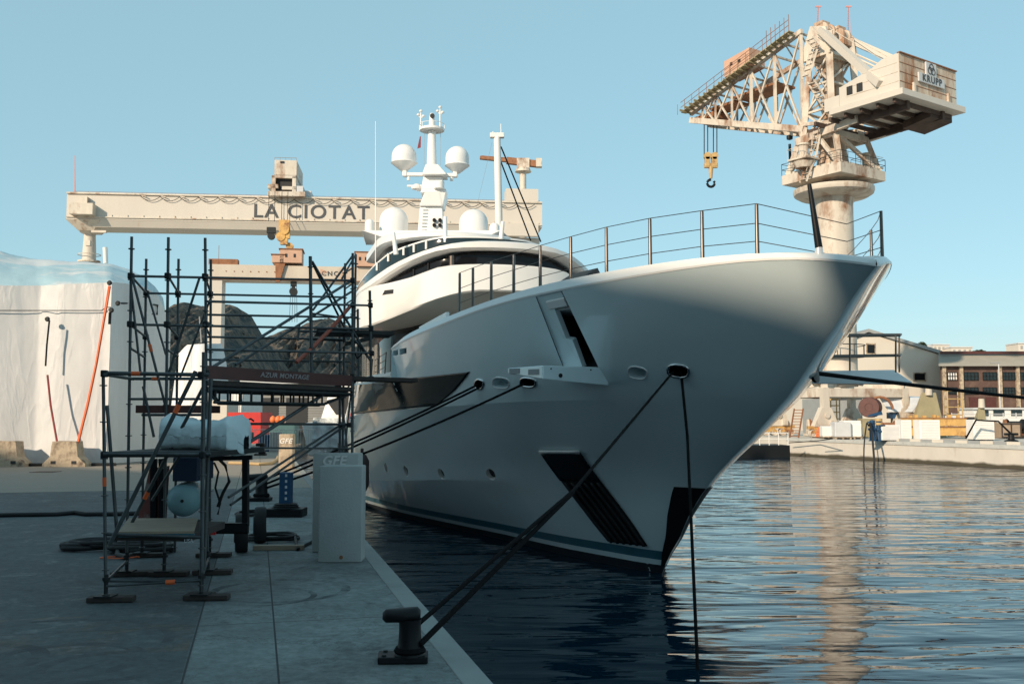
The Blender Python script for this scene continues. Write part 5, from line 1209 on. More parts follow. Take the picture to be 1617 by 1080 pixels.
# ------------------------------------------------------------------ scaffold
def scaffold():
    base = gp(250, 900)
    adj = lambda x, Y: Y + 1.5 * min(max((x - 330) / 200, 0), 1)
    at = lambda x, y, Y: globals()['at'](x, y, adj(x, Y))
    t = thing('scaffold', base, 'dark tube scaffold tower with a boarded bridge reaching the yacht', 'scaffold')
    def post(x0, y0, x1, y1, Y, r=.0155, ros=True, plate=None):
        p, q = at(x0, y0, Y), at(x1, y1, Y); b = MB(); b.bar(p, q, r, 10)
        n = int((p - q).length / .33)
        if ros:
            for k in range(n + 1):
                c = p.lerp(q, min((k * .33 + .13) / (p - q).length, 1)); b.lathe(c - UP * .006, [(0, 0), (.034, 0), (.034, .010), (0, .012)], 10)
            b.bar(p, p.lerp(q, .12), r * .8, 8)
        o = b.build('standard', 'galv', t, smooth=50)
        if plate:
            b = MB(); c = Vector((q.x, q.y, QUAY + .004)); b.prism([c + Vector((i, j, .045)) for i, j in ((-.08, -.08), (.08, -.08), (.08, .08), (-.08, .08))], UP * .012); b.bar(c + UP * .05, c + UP * .24, .019, 8); b.lathe(c + UP * .19, [(0, 0), (.035, 0), (.035, .025), (0, .025)], 8); b.build('base_jack', 'galvdark', o)
            b = MB(); a = plate; X, Y_ = Vector((math.cos(a), math.sin(a), 0)), Vector((-math.sin(a), math.cos(a), 0)); b.box(c + UP * .024 + X * .05, (.40, .13, .045), (X, Y_, UP), .006); b.build('sole_board', 'wood', o)
        return o
    def tube(x0, y0, Y0, x1, y1, Y1, r=.017, name='ledger', m='galv'):
        p, q = at(x0, y0, Y0), at(x1, y1, Y1); b = MB(); b.bar(p, q, r * .74, 8); o = b.build(name, m, t, smooth=50); return o, p, q
    def band(o, p, q, f, r=.018, w_=.04):
        d = (q - p).normalized(); c = p.lerp(q, f); b = MB(); b.bar(c - d * w_, c + d * w_, r, 10); b.build('marking_tape', 'tape', o)
    def coupler(x, y, Y, s=.045):
        b = MB(); b.box(at(x, y, Y), (s * 1.3, s * 1.6, s * 1.5), None, s * .25); b.build('coupler', 'galvdark', t)
    F_, Mi, Bk = 9.05, 10.5, 11.9
    o = post(163, 586, 167, 938, F_, plate=.1); p, q = at(163, 586, F_), at(167, 938, F_); band(o, p, q, .50)
    o = post(322, 556, 318, 934, 9.15, .019, plate=.02); p, q = at(322, 556, 9.15), at(318, 934, 9.15); band(o, p, q, .41); band(o, p, q, .715)
    post(333, 598, 322, 900, 9.5, .019, False)
    post(208, 374, 200, 900, Mi, plate=.2); post(266, 375, 259, 905, Mi, plate=.05); post(324, 376, 328, 903, 10.6, plate=.12)
    post(231, 409, 224, 872, Bk, plate=.1); post(282, 409, 276, 872, Bk); post(333, 410, 331, 872, Bk, plate=.1)
    post(169, 640, 185, 845, 10.0, .018, False)
    # right-hand tower
    post(490, 405, 492, 600, 10.9, .021); post(545, 416, 539, 850, 11.6); post(557, 400, 556, 850, 11.2, .017); post(562, 402, 553, 845, 12.2); post(584, 459, 586, 602, 11.4, .018); post(565, 488, 566, 598, 12.0, .016); post(536, 500, 537, 850, 12.2, .018)
    # long rails from tower to tower
    for y0, y1, x1, Ya, Yb in ((436, 443, 556, Mi, 11.1), (463, 469.5, 545, Bk, 12.1), (476, 482.5, 585, Mi, 11.3), (497, 501.5, 566, Bk, 12.1), (512.5, 519.5, 586, Mi, 11.4), (532, 536, 545, Bk, 12.1), (552, 557.5, 586, Mi, 11.4), (568, 571, 552, Bk, 12.1)):
        x0 = 206 if Ya == Mi else 231
        o, p, q = tube(x0 if y0 in (436, 463, 512.5) else 326, y0, Ya, x1, y1, Yb, .019)
    for x, y, Y in ((207, 436, Mi), (265, 436, Mi), (324, 437, 10.6), (231, 463, Bk), (281, 463.5, Bk), (332, 464, Bk), (206, 512, Mi), (264, 512.5, Mi), (325, 512.5, 10.6), (230, 532, Bk), (280, 532, Bk), (557, 443, 11.1), (557, 482, 11.2), (585, 482, 11.3), (586, 519, 11.4), (557, 519, 11.3), (587, 558, 11.4)): coupler(x, y, Y)
    for x0, y0, x1, y1 in ((208, 437, 231, 463), (266, 437, 282, 463), (324, 437, 333, 464), (206, 513, 230, 532), (264, 513, 281, 532), (323, 513, 333, 533), (205, 549, 228, 564), (265, 553, 281, 562)): tube(x0, y0, Mi, x1, y1, Bk, .018, 'transom')
    o, p, q = tube(209, 439, 10.45, 261, 640, 10.55, .019, 'brace'); band(o, p, q, .55)
    tube(315, 439, 10.55, 266, 590, 10.6, .019, 'brace'); tube(234, 465, Bk, 262, 560, Bk, .018, 'brace'); tube(333, 470, Bk, 283, 600, Bk, .018, 'brace'); tube(206, 445, 10.52, 222, 590, 10.52, .018, 'brace')
    tube(262, 640, 10.6, 276, 700, 10.6, .018, 'brace')
    # front frame
    o, p, q = tube(160, 589, F_, 330, 592, 9.15, .025); band(o, p, q, .32, .021)
    o, p, q = tube(166, 591, 9.0, 208, 598, Mi, .024); 
    o, p, q = tube(208, 598, Mi, 326, 598, 10.6, .022); band(o, p, q, .32, .019)
    tube(205, 630, Mi, 325, 630, 10.6, .018); tube(224, 655, Bk, 331, 655, Bk, .022)
    o, p, q = tube(309, 586, 9.0, 173, 860, 8.95, .027, 'brace'); band(o, p, q, .22, .023); 
    o, p, q = tube(327, 600, 9.6, 203, 835, 9.9, .024, 'brace'); band(o, p, q, .77, .021)
    tube(321, 660, 10, 240, 790, 10.2, .02, 'brace'); tube(226, 610, Mi, 243, 690, Mi, .02, 'brace')
    tube(163, 917, F_, 322, 917, 9.15, .016); o, p, q = tube(168, 925, 9.02, 316, 916, 9.12, .014); band(o, p, q, .68, .022)
    tube(164, 843, F_, 320, 848, 9.15, .022); tube(201, 820, Mi, 328, 822, 10.6, .018)
    tube(170, 915, 9.05, 201, 885, Mi, .018, 'transom'); tube(318, 912, 9.15, 330, 880, 10.6, .018, 'transom')
    # lower platform: plywood on a teal-edged frame, upper dark deck
    a, c, d_, e = at(187, 843, 9.1), at(306, 845, 9.15), at(312, 824, 10.3), at(203, 822, 10.3)
    for v in (c, d_, e): v.z = a.z
    b = MB(); b.prism([a, c, d_, e], UP * .022); b.build('plywood_deck', 'ply', t)
    b = MB(); b.prism([a - UP * .028, c - UP * .028, c - UP * .028 + Vector((0, .03, 0)), a - UP * .028 + Vector((0, .03, 0))], UP * .026); b.build('deck_edge', 'teal', t)
    a2, c2 = at(178, 853, 9.12), at(300, 855, 9.16); b = MB(); b.prism([a2, c2, c2 + Vector((0, 1.1, 0)), a2 + Vector((0, 1.1, 0))], UP * .065); tb = b.build('toe_board', 'wood', t)
    b = MB(); b.text('USA', .045, at(297, 856, 9.1).lerp(at(299, 852, 9.1), .5), Vector((1, 0, 0)), UP, .002); b.build('stencil', 'lightgrey', tb)
    a, c = at(166, 722, F_), at(330, 722, 9.2); b = MB(); b.prism([a, c, c + Vector((.15, 1.4, 0)), a + Vector((.2, 1.4, 0))], UP * .05); b.build('deck', 'galvdark', t)
    o, p, q = tube(163, 717, 9.0, 333, 717, 9.15, .022)
    a, c = at(214, 652, 10.5), at(326, 652, 10.6); b = MB(); b.prism([a, c, c + Vector((0, .5, 0)), a + Vector((0, .5, 0))], UP * .08); b.build('deck', 'brown', t)
    # bridge: board with lettering, deck and lattice underside
    p0, p1 = at(326, 598, 10.1), at(556, 603, 11.1); ax = p1 - p0; ax.z = 0; L = ax.length; ax.normalize(); bk = D.copy(); z0, z1 = p0.z, at(326, 577, 10.1).z
    b = MB(); b.prism([p0, p0 + ax * L, p0 + ax * L + bk * .03, p0 + bk * .03], UP * (z1 - z0)); bd = b.build('banner_board', 'brown', t)
    s0 = (at(402, 584, 10.4) - p0).dot(ax); s1 = (at(475, 585, 10.7) - p0).dot(ax)
    b = MB(); b.text('AZUR MONTAGE', .075, p0 + ax * ((s0 + s1) / 2) + UP * ((z1 - z0) * .55) - bk * .004, ax, UP, .002, .001, 1.05)
    mid = (p0 + ax * ((s0 + s1) / 2)).dot(ax); xs = [v.co.dot(ax) for v in b.b.verts]; k_ = (s1 - s0) / (max(xs) - min(xs))
    for v in b.b.verts: v.co += ax * ((v.co.dot(ax) - mid) * (k_ - 1)) + ax * ((v.co.z - z0 - (z1 - z0) * .55) * .25)
    b.build('lettering', 'letter_grey', bd)
    b = MB(); b.prism([p0 + bk * .04 - UP * .01, p0 + ax * (L + .02) + bk * .04 - UP * .01, p0 + ax * (L + .02) + bk * 1.25 - UP * .01, p0 + bk * 1.25 - UP * .01], UP * -.05); b.build('bridge_deck', 'wood', t)
    for dd in (.06, 1.15):
        b = MB(); zb = z0 - .10; zc = z0 - .235
        b.bar(p0 + bk * dd + UP * (zb - p0.z), p0 + ax * L + bk * dd + UP * (zb - p0.z), .022, 8); b.bar(p0 + ax * .12 + bk * dd + UP * (zc - p0.z), p0 + ax * (L * .78) + bk * dd + UP * (zc - p0.z), .016, 8)
        b.bar(p0 + ax * .0 + bk * dd + UP * (zb - p0.z), p0 + ax * .16 + bk * dd + UP * (zc - p0.z), .012, 6); b.bar(p0 + ax * L * .99 + bk * dd + UP * (zb - p0.z), p0 + ax * (L * .78) + bk * dd + UP * (zc - p0.z), .012, 6)
        n = 11
        for k in range(n):
            s = .14 + (L * .76 - .14) * k / (n - 1); b.bar(p0 + ax * s + bk * dd + UP * (zb - p0.z), p0 + ax * s + bk * dd + UP * (zc - p0.z), .013, 6)
        b.build('lattice_beam', 'galvdark', t)
    q0, q1 = at(556, 594, 11.15), at(660, 597, 11.6); b = MB(); b.prism([q0, q1, q1 + bk * .5, q0 + bk * .5], UP * -.05); b.build('plank', 'wood', t)
    q0, q1 = at(500, 519, 11.2), at(622, 523, 11.9); b = MB(); b.prism([q0, q1, q1 + bk * .6, q0 + bk * .6], UP * -.05); b.build('plank', 'galvdark', t)
    q0, q1 = at(545, 540, 11.3), at(590, 530, 11.6); b = MB(); b.prism([q0, q1, q1 + bk * .3, q0 + bk * .3], UP * -.04); b.build('deck', 'galvdark', t)
    tube(470, 523, 11.3, 560, 525, 11.3, .02); tube(480, 535, 11.8, 545, 538, 11.8, .02); tube(473, 512, 11.3, 470, 538, 11.3, .02, 'transom')
    tube(493, 413, 10.9, 579, 560, 11.4, .022, 'brace'); tube(492, 413, 11.3, 545, 520, 11.8, .02, 'brace'); tube(541, 512, 11.3, 586, 570, 11.4, .022, 'brace')
    tube(329, 584, 10.3, 554, 444, 11.1, .024, 'brace'); tube(372, 576, 11.2, 556, 460, 12, .022, 'brace')
    tube(494, 490, 11.2, 556, 405, 11.3, .020, 'brace'); tube(540, 440, 11.6, 562, 402, 12.2, .018, 'brace'); tube(493, 495, 10.9, 545, 502, 11.5, .016, 'transom')
    for y in (425, 450, 475, 500): tube(545, y + 6, 11.6, 557, y - 2, 11.2, .014, 'transom')
    b = MB(); pts = [(468, 572, 10.8), (490, 552, 10.9), (520, 522, 11.0), (552, 485, 11.15)]; b.tube([at(*p) for p in pts], .024, 6); b.build('lashing_strap', mat('faded_red_strap', (.42, .10, .06), .6), t)
    # stair braces down to the quay
    tube(556, 594, 11.3, 383, 705, 10.3, .028, 'brace'); tube(536, 672, 11.4, 361, 785, 10.4, .02, 'brace'); tube(548, 670, 11.6, 364, 797, 10.6, .02, 'brace')
    tube(370, 669, 11.0, 556, 670, 11.5, .02); tube(372, 707, 11.0, 556, 708, 11.5, .016)
    tube(537, 604, 11.6, 552, 740, 11.6, .016, 'brace'); tube(556, 604, 11.4, 541, 740, 11.4, .016, 'brace'); tube(565, 600, 11.5, 530, 625, 11.6, .012, 'brace')
    for x, y, Y in ((556, 594, 11.2), (537, 671, 11.5), (552, 671, 11.4), (325, 588, 10.1), (318, 592, 9.15), (165, 590, 9.05), (320, 718, 9.15), (165, 718, 9.05)): coupler(x, y, Y, .042)
    b = MB(); b.tube([at(x, y, 11.5) for x, y in ((567, 545), (571, 560), (564, 566), (560, 556))], .012, 6); b.build('rope_end', 'rope', t)
scaffold()
# ------------------------------------------------------------------ things on the quay
def gpx(x, y): return gp(x, y)
def pillar(x0, x1, yb, yt, label, dep, hole=False, letters=None, tb=None, m='concrete'):
    a, c = gp(x0, yb), gp(x1, yb); ax = (c - a).normalized(); L = (c - a).length; bk = D.copy(); bk = Vector((-ax.y, ax.x, 0)) * .8 + D * .2; bk.normalize(); Y = a.y; H = (yb - yt) * Y / 1572
    t = thing('concrete_pillar', a.lerp(c, .5), label, 'pillar', None); b = MB()
    b.box(a.lerp(c, .5) + bk * dep / 2 + UP * H / 2, (L, dep, H), (ax, Vector((-ax.y, ax.x, 0)), UP), .018); body = b.build('pillar_body', m, t, smooth=30)
    if hole: 
        b = MB(); b.lathe(a.lerp(c, .52) + UP * .06 - Vector((-ax.y, ax.x, 0)) * .004 , [(0, -.02), (.022, -.02), (.022, .006), (0, .006)], 14, Vector((ax.y, -ax.x, 0))); b.build('drain_hole', 'rust', body)
    if letters:
        b = MB(); b.text(*letters[0:2], a.lerp(c, letters[2]) + UP * (H * letters[3]) - Vector((-ax.y, ax.x, 0)) * (.008), ax, UP, .004, .004, 1.1)
        for v in b.b.verts: v.co += ax * ((v.co.z - a.z - H * letters[3]) * .25)
        b.build('lettering', 'white', body)
    return t
M['pillar_front'] = mat('cast_concrete', (.40, .42, .41), .85, var=.08, scale=4, bump=.006, bscale=35, col2=(.25, .26, .25), lo=.6, hi=.75, c2scale=1.6)
pillar(503, 571.5, 888, 738.5, 'plain pale concrete pillar on the quay edge, nearest the camera', .30, True, m='pillar_front')
pillar(493, 566, 872, 719, 'grey concrete pillar lettered GFE just behind the plain one', .35, letters=('GFE', .16, .46, .925))
pillar(440, 462, 741, 686, 'small sunlit concrete pillar lettered GFE farther along the quay', .35, letters=('GFE', .22, .5, .80), m='barrier')
def bollard(x, y, s, label, rot=0.):
    c = gp(x, y); t = thing('mooring_bollard', c, label, 'bollard', None)
    X = Vector((math.cos(rot), math.sin(rot), 0)); Y_ = Vector((-X.y, X.x, 0)); P = lambda a, d_, z: c + X * (a * s) + Y_ * (d_ * s) + UP * (z * s)
    b = MB(); b.prism([P(-.18, -.09, .003), P(.155, -.09, .003), P(.15, .12, .003), P(-.19, .12, .003)], UP * .045 * s); b.build('base_plate', 'black', t, bevel=.008 * s)
    b = MB(); rows = []
    prof = [(.105, .045), (.095, .07), (.080, .11), (.074, .20), (.074, .25), (.078, .285)]
    n = 20
    for r_, z in prof: rows.append([P(r_ * math.cos(a) + .03, r_ * math.sin(a), z) for a in np.linspace(0, 2 * math.pi, n + 1)])
    b.grid(rows); bmesh.ops.remove_doubles(b.b, verts=b.b.verts[:], dist=.0005); b.build('post', 'black', t, smooth=60)
    b = MB(); rows = []
    for k in range(13):                                         # hooked head, a rounded horn pointing inland
        f = k / 12; xx = .10 - .255 * f; ry = .078 * math.sin(math.pi * min(max((f * .86 + .12), 0), 1)) ** .5; rz = .052 * (1 - .15 * f) * (1 if .04 < f < .96 else .55); zc = .315 - .012 * f
        rows.append([P(xx, ry * math.cos(a), zc + rz * math.sin(a)) for a in np.linspace(0, 2 * math.pi, 17)])
    b.grid(rows); bmesh.ops.remove_doubles(b.b, verts=b.b.verts[:], dist=.0005)
    bmesh.ops.holes_fill(b.b, edges=[e for e in b.b.edges if e.is_boundary]); b.build('horn', 'black', t, smooth=60)
    for a, d_ in ((-.14, -.05), (-.14, .08), (.12, .08)):
        b = MB(); b.lathe(P(a, d_, .046), [(0, 0), (.018 * s, 0), (.015 * s, .012 * s), (0, .012 * s)], 6); b.build('bolt', 'galvdark', t)
    b = MB(); b.lathe(P(.03, 0, .075), [(.096 * s, -.02 * s), (.110 * s, 0), (.096 * s, .024 * s)], 20); b.build('rope_turn', 'rope', t, smooth=60)
    return c
bc = bollard(640, 1044, 1.0, 'black hooked mooring bollard in the foreground holding two ropes', .05)
b2 = bollard(409, 791, 1.5, 'black mooring bollard behind the blue post, taking the stern-ward lines', .0)
b3 = bollard(412, 719, 1.5, 'small black bollard far along the sunlit quay', 0)
def rope(label, pts, r, sag=0., cat='mooring rope', n=24):
    P = [Vector(p) for p in pts]; o = []
    for i in range(len(P) - 1):
        for k in range(n): f = k / n; o.append(P[i].lerp(P[i + 1], f) - UP * (sag * 4 * f * (1 - f)))
    o.append(P[-1]); b = MB(); b.tube(o, r, 8); ob = b.build('mooring_rope', 'rope', smooth=60); tag(ob, label, cat); return ob
fl1, _ = hullhit(1064, 585); fl2, n2_ = hullhit(1080, 586); hm = fl1
mid = at(905, 777, 9.4)
rope('upper black mooring rope from the foreground bollard to the bow fairlead', [bc + Vector((.09, .03, .25)), mid + UP * .012, hm + Vector((.02, .1, 0))], .017)
rope('lower black mooring rope from the foreground bollard, joining the upper one midway', [bc + Vector((.10, -.04, .12)), mid], .021)
rope('single black line hanging from the bow fairlead down into the water', [hm + Vector((.12, .05, 0)), at(1085.5, 690, 15.2), gp(1104, 1110, -.3)], .022)
fa, _ = hullhit(756, 607); fb, _ = hullhit(833, 604)
rope('left mooring line of the close pair to the small fairlead by the window', [b2 + Vector((.1, 0, .42)), fa + D * .05], .021, .06)
rope('right mooring line of the close pair to the small fairlead by the window', [b2 + Vector((.12, 0, .33)), fa + Vector((.05, .05, -.04))], .021, .05)
rope('single mooring line to the fairlead under the folding platform', [b2 + Vector((.12, 0, .25)), fb + D * .1], .022, .10)
sb = S(stem(3.6) + .35, -.30, 3.62)
rope('thick black mooring rope running from the starboard bow off to the right', [at(1278, 588, 15.2), Vector((36, 44, 2.9)), Vector((38, 46, QUAY + .3))], .034, .2)
b = MB(); b.lathe(at(1284, 588, 15.15), [(.06, -.05), (.16, -.02), (.17, .03), (.06, .05)], 18, ray(1284, 588).cross(UP) + Vector((0, -.4, .3))); o = b.build('bow_fairlead', 'black', yacht, smooth=50)
# blue service post on a dark base
def blue_post():
    c = gp(449, 816); s = c.y / 1572; t = thing('service_post', c, 'blue steel service post with pale marks, standing on a dark base', 'service post')
    b = MB(); b.box(c + Vector((0, .12, .07 * 1)), (66 * s * .9, .45, .14), None, .02); b.build('base', 'black', t)
    b = MB(); b.box(c + Vector((0, .1, (816 - 752) / 2 * s + .06)), (18 * s, .2, (816 - 752) * s - .02), None, .01); p = b.build('post', 'blue', t)
    for k in range(5): 
        b = MB(); b.box(c + Vector((.02, -.002, .30 + k * .095)), (.035, .006, .045)); b.build('mark', 'lightgrey', p)
    for k in range(3):
        b = MB(); b.lathe(c + Vector((0, .1, .145 + .03 * k)), [(.20 - .02 * k, -.018), (.24 - .02 * k, 0), (.20 - .02 * k, .018)], 20); b.build('cable_turn', 'rubber', t)
blue_post()
# trailer-mounted compressor under a pale cover
def compressor():
    c = gp(300, 862); Y = 10.9; g = lambda x, y, d=0: at(x, y, Y + d)
    t = thing('compressor_trailer', gp(310, 850), 'dark wheeled compressor trailer with a pale round tank end, behind the scaffold', 'compressor')
    b = MB(); b.lathe(g(289, 790) , [(0, -.07), (.06, -.065), (.11, -.045), (.15, -.01), (.172, .035), (.182, .09), (.182, .75), (0, .78)], 30, (-.2, 1, 0)); tk = b.build('tank', mat('pale_teal_tank', (.24, .40, .44), .45, var=.06), t, smooth=35)
    b = MB(); b.lathe(g(289, 790) - Vector((-.014, .072, 0)), [(0, -.015), (.018, -.015), (.018, .012), (0, .012)], 12, (.2, -1, 0)); b.build('tank_plug', 'galvdark', tk)
    b = MB(); a, c_ = g(272, 760), g(312, 722); b.box((a + c_) / 2 + Vector((0, .3, 0)), (abs(c_.x - a.x), .6, abs(c_.z - a.z)), None, .01); b.build('engine_box', mat('navy_panel', (.015, .03, .07), .5), t)
    b = MB()
    for x in (243, 256, 388): b.beam(g(x, 724, .1), g(x, 830, .1), .06 if x < 380 else .09, .06)
    b.beam(g(240, 832), g(392, 832), .07, .09); b.beam(g(240, 836, .8), g(392, 836, .8), .07, .09); b.beam(g(330, 724), g(398, 722), .05, .05); b.beam(g(388, 724, .8), g(388, 830, .8), .08, .06)
    for x in (242, 388): b.beam(g(x, 834, -.02), g(x, 834, .84), .06, .08)
    b.beam(g(388, 726, .08), g(388, 726, .84), .06, .06); b.beam(g(243, 832, 0), g(243, 826, .12), .06, .06)
    b.build('frame', 'black', t)
    b = MB(); b.hexa([g(213, 838, .1), g(262, 838, .1), g(262, 838, .5), g(213, 838, .5)], [g(236, 740, .2), g(268, 735, .2), g(268, 735, .5), g(236, 740, .5)]); b.build('side_panel', mat('faded_red_panel', (.20, .055, .045), .6, var=.25, scale=6, col2=(.25, .22, .20), lo=.52, hi=.62), t)
    for x, d in ((376, 0), (376, .9)):
        cc = gp(x, 874) + Vector((0, d, 0)); r = .235; b = MB(); b.lathe(cc + UP * r + Vector((-.07, .12, 0)), [(0, 0), (r * .55, 0), (r * .6, -.0), (r * .95, 0), (r, .03), (r, .12), (r * .95, .15), (0, .15)], 26, (1, .25, 0)); w_ = b.build('wheel', 'rubber', t, smooth=40)
        b = MB(); b.lathe(cc + UP * r + Vector((-.075, .12, 0)), [(0, -.01), (r * .5, -.01), (r * .52, .02), (0, .02)], 18, (1, .25, 0)); b.build('rim', 'galvdark', w_)
    b = MB(); b.tube([g(x, y, .3) for x, y in ((345, 724), (356, 735), (362, 760), (352, 778), (344, 800))], .018, 8); b.tube([g(x, y, .3) for x, y in ((338, 730), (345, 745), (340, 770), (348, 795), (344, 812))], .012, 8); b.build('hoses', 'rubber', t, smooth=60)
    b = MB(); b.box(g(337, 842, -.1), (.05, .03, .03)); b.build('tail_lamp', 'red', t)
    return t
compressor()
def cover():
    Y = 9.72; rows = []
    top = interp([237, 245, 252, 262, 285, 310, 335, 352, 358, 366, 372], [700, 661, 655, 658, 664, 665, 664, 657, 655, 668, 690])
    bot = interp([237, 250, 262, 300, 340, 362, 372], [706, 716, 714, 712, 716, 722, 719])
    xs = np.linspace(237, 372, 46)
    for j in range(33):
        a = 2 * math.pi * j / 32; row = []
        for x in xs:
            e = min((x - 237) / 18, (372 - x) / 12, 1); e = max(e, .05) ** .5; zt, zb = at(x, top(x), Y).z, at(x, bot(x), Y).z; k = (1 + math.copysign(abs(math.sin(a)) ** .5, math.sin(a))) / 2
            wr = .02 * noise.noise(Vector((x * .09, a * 2.5, 3))) + .012 * noise.noise(Vector((x * .25, a * 4, 8)))
            wr *= min(k * 2, 1)
            row.append(Vector((at(x, 690, Y).x, Y + .40 - (.45 * e * math.copysign(abs(math.cos(a)) ** .6, math.cos(a))) + wr, zb + (zt - zb) * k + wr)))
        rows.append(row)
    b = MB(); b.grid(rows); bmesh.ops.remove_doubles(b.b, verts=b.b.verts[:], dist=.0005); o = b.build('tarpaulin', 'cover', smooth=70)
    tag(o, 'pale blue padded cover draped over the compressor', 'cover')
cover()
# hoses and cables in coils on the quay
def coil(name, label, cx, cy, n, rx, ry, m='rubber', r=.022, seed=1, tail=None, cat='hose'):
    rd = random.Random(seed); c = gp(cx, cy); pts = []; z = r
    for k in range(n * 22):
        a = k / 22 * 2 * math.pi; f = 1 + .45 * noise.noise(Vector((math.cos(a) * .8 + k / 60, math.sin(a) * .8, seed))); pts.append(c + Vector((rx * f * math.cos(a), ry * f * math.sin(a), z + .006 * (k / 22) * 2 + .01 * (1 + math.sin(a * .5 + seed)))))
    if tail: pts += [gp(x, y) + UP * r for x, y in tail]
    b = MB(); b.tube(pts, r, 7); tag(b.build(name, m, smooth=60), label, cat); 
coil('hose_coil', 'tangle of thick black hoses left of the scaffold foot', 155, 866, 4, .36, .30, seed=2, r=.03, tail=[(185, 880), (200, 884)])
coil('hose_coil', 'black hose heaped under the plywood platform', 225, 872, 5, .34, .24, seed=5, r=.03)
coil('hose_coil', 'loose black hose looping from the trailer wheel to the pillar', 432, 852, 3, .34, .30, seed=8, r=.02, tail=[(470, 870), (492, 858), (500, 850)])
coil('cable_coil', 'thin black cable coiled between the bollard and the blue post', 398, 815, 4, .28, .40, seed=11, r=.012, cat='cable')
coil('cable_coil', 'orange cable loop lying by the scaffold foot', 188, 882, 1, .22, .10, 'tape', .008, 3, cat='cable')
b = MB(); b.box(gp(440, 868) + UP * .03, (.62, .10, .06), (Vector((1, .05, 0)).normalized(), Vector((-.05, 1, 0)).normalized(), UP), .008); tag(b.build('timber_baulk', 'ply'), 'pale timber baulk lying on the quay before the concrete pillar', 'timber')
b = MB(); b.box(gp(318, 942) + UP * .02, (.24, .10, .04), None, .006); tag(b.build('timber_block', 'wood'), 'small dark timber block under the front right scaffold leg', 'timber')
b = MB(); b.tube([gp(x, y) + UP * .05 for x, y in ((362, 733), (385, 733.5), (410, 735), (428, 734), (437, 728), (440, 720))], .06, 8); tag(b.build('pipe', mat('straw_hose', (.45, .32, .17), .7), smooth=60), 'straw coloured hose along the sunlit quay to the small pillar', 'hose')
# ------------------------------------------------------------------ yard behind, left
def boxpx(b, x0, x1, yb, yt, Y, dep, ang=0.):
    p, q = at(x0, yb, Y), at(x1, yb, Y); z0 = max(min(p.z, q.z), QUAY); z1 = at((x0 + x1) / 2, yt, Y).z
    X = Vector((math.cos(ang), math.sin(ang), 0)); Y_ = Vector((-X.y, X.x, 0)); c = (p + q) / 2; wd = (q - p).length
    b.box(Vector((c.x, Y, (z0 + z1) / 2)) + Y_ * dep / 2, (wd, dep, z1 - z0), (X, Y_, UP)); return Vector((c.x, Y, z0))
def base_of(x, Y): p = at(x, 660, Y); return Vector((p.x, Y, QUAY))
def hangar():
    Y = 108.; t = thing('hangar', base_of(450, Y), 'grey ribbed hangar wall under the scaffold bridge', 'hangar'); z = lambda y: at(450, y, Y).z; x = lambda v: at(v, 640, Y).x
    b = MB(); b.prism([Vector((x(384), Y, QUAY)), Vector((x(640), Y, QUAY)), Vector((x(640), Y + 18, QUAY)), Vector((x(384), Y + 18, QUAY))], UP * (z(606) - QUAY)); b.build('wall', mat('grey_cladding', (.22, .215, .20), .7, var=.1), t)
    b = MB()
    for k in range(14): b.box(Vector(((x(384) + x(640)) / 2, Y - .04, QUAY + .5 + k * .27)), (x(640) - x(384), .05, .06))
    b.build('cladding_rib', 'grey', t)
    b = MB(); b.prism([Vector((x(380), Y - .5, z(606))), Vector((x(645), Y - .5, z(606))), Vector((x(645), Y + 19, z(598))), Vector((x(380), Y + 19, z(598)))], UP * .4); b.build('roof', 'lightgrey', t)
    for v0, v1 in ((405, 440), (452, 486)):
        b = MB(); b.prism([Vector((x(v0), Y - .08, QUAY)), Vector((x(v1), Y - .08, QUAY)), Vector((x(v1), Y + .2, QUAY)), Vector((x(v0), Y + .2, QUAY))], UP * (z(628) - QUAY)); b.build('door', 'dark', t)
hangar()
def ribbed_box(name, label, cat, x0, x1, yt, Y, dep, m, ribs=14, group=None, roof=None):
    t = thing(name, base_of((x0 + x1) / 2, Y), label, cat, group); b = MB(); boxpx(b, x0, x1, 700, yt, Y, dep); w_ = b.build('body', m, t)
    if ribs:
        b = MB(); p, q, zt = at(x0, 650, Y), at(x1, 650, Y), at(x0, yt, Y).z
        for k in range(ribs): b.box(Vector((p.x + (q.x - p.x) * (k + .5) / ribs, Y - .03, (QUAY + zt) / 2)), ((q.x - p.x) / ribs * .45, .05, (zt - QUAY) * .92))
        b.build('rib', m, t)
    return t
ribbed_box('container', 'white ribbed container behind the scaffold, left of the grey hangar', 'container', 336, 385, 612, 84, 6, 'white', 9)
ribbed_box('container', 'beige plain container in front of the white ribbed one', 'container', 330, 357, 632, 70, 3, 'wallwhite', 0)
ribbed_box('container', 'bright red container beyond the pale compressor cover', 'container', 359, 411, 651, 62, 3, 'red', 0)
def small_wrap():
    Y = 75.; t = thing('wrapped_boat', base_of(300, Y), 'smaller white wrapped boat seen through the scaffold before the dark cliff', 'covered boat'); rows = []
    for j in range(9):
        row = []
        for x in np.linspace(262, 336, 16):
            f = j / 8; zt = at(x, np.interp(x, [262, 270, 285, 318, 326, 336], [700, 560, 543, 541, 575, 660]), Y).z; n = noise.noise(Vector((x * .08, f * 3, 2))) * .12
            row.append(Vector((at(x, 650, Y).x, Y + 1.0 * f ** 2 + n, QUAY + (zt - QUAY) * f)))
        rows.append(row)
    rows.append([p + Vector((0, 4, .3)) for p in rows[-1]]); rows.append([Vector((p.x, p.y + 1, QUAY)) for p in rows[-1]])
    b = MB(); b.grid(rows); b.build('wrap', 'wrap', t, smooth=60)
    b = MB(); b.bar(at(318, 541, Y + 2), at(315, 500, Y + 2), .05, 5); b.build('mast_pole', 'grey', t)
small_wrap()
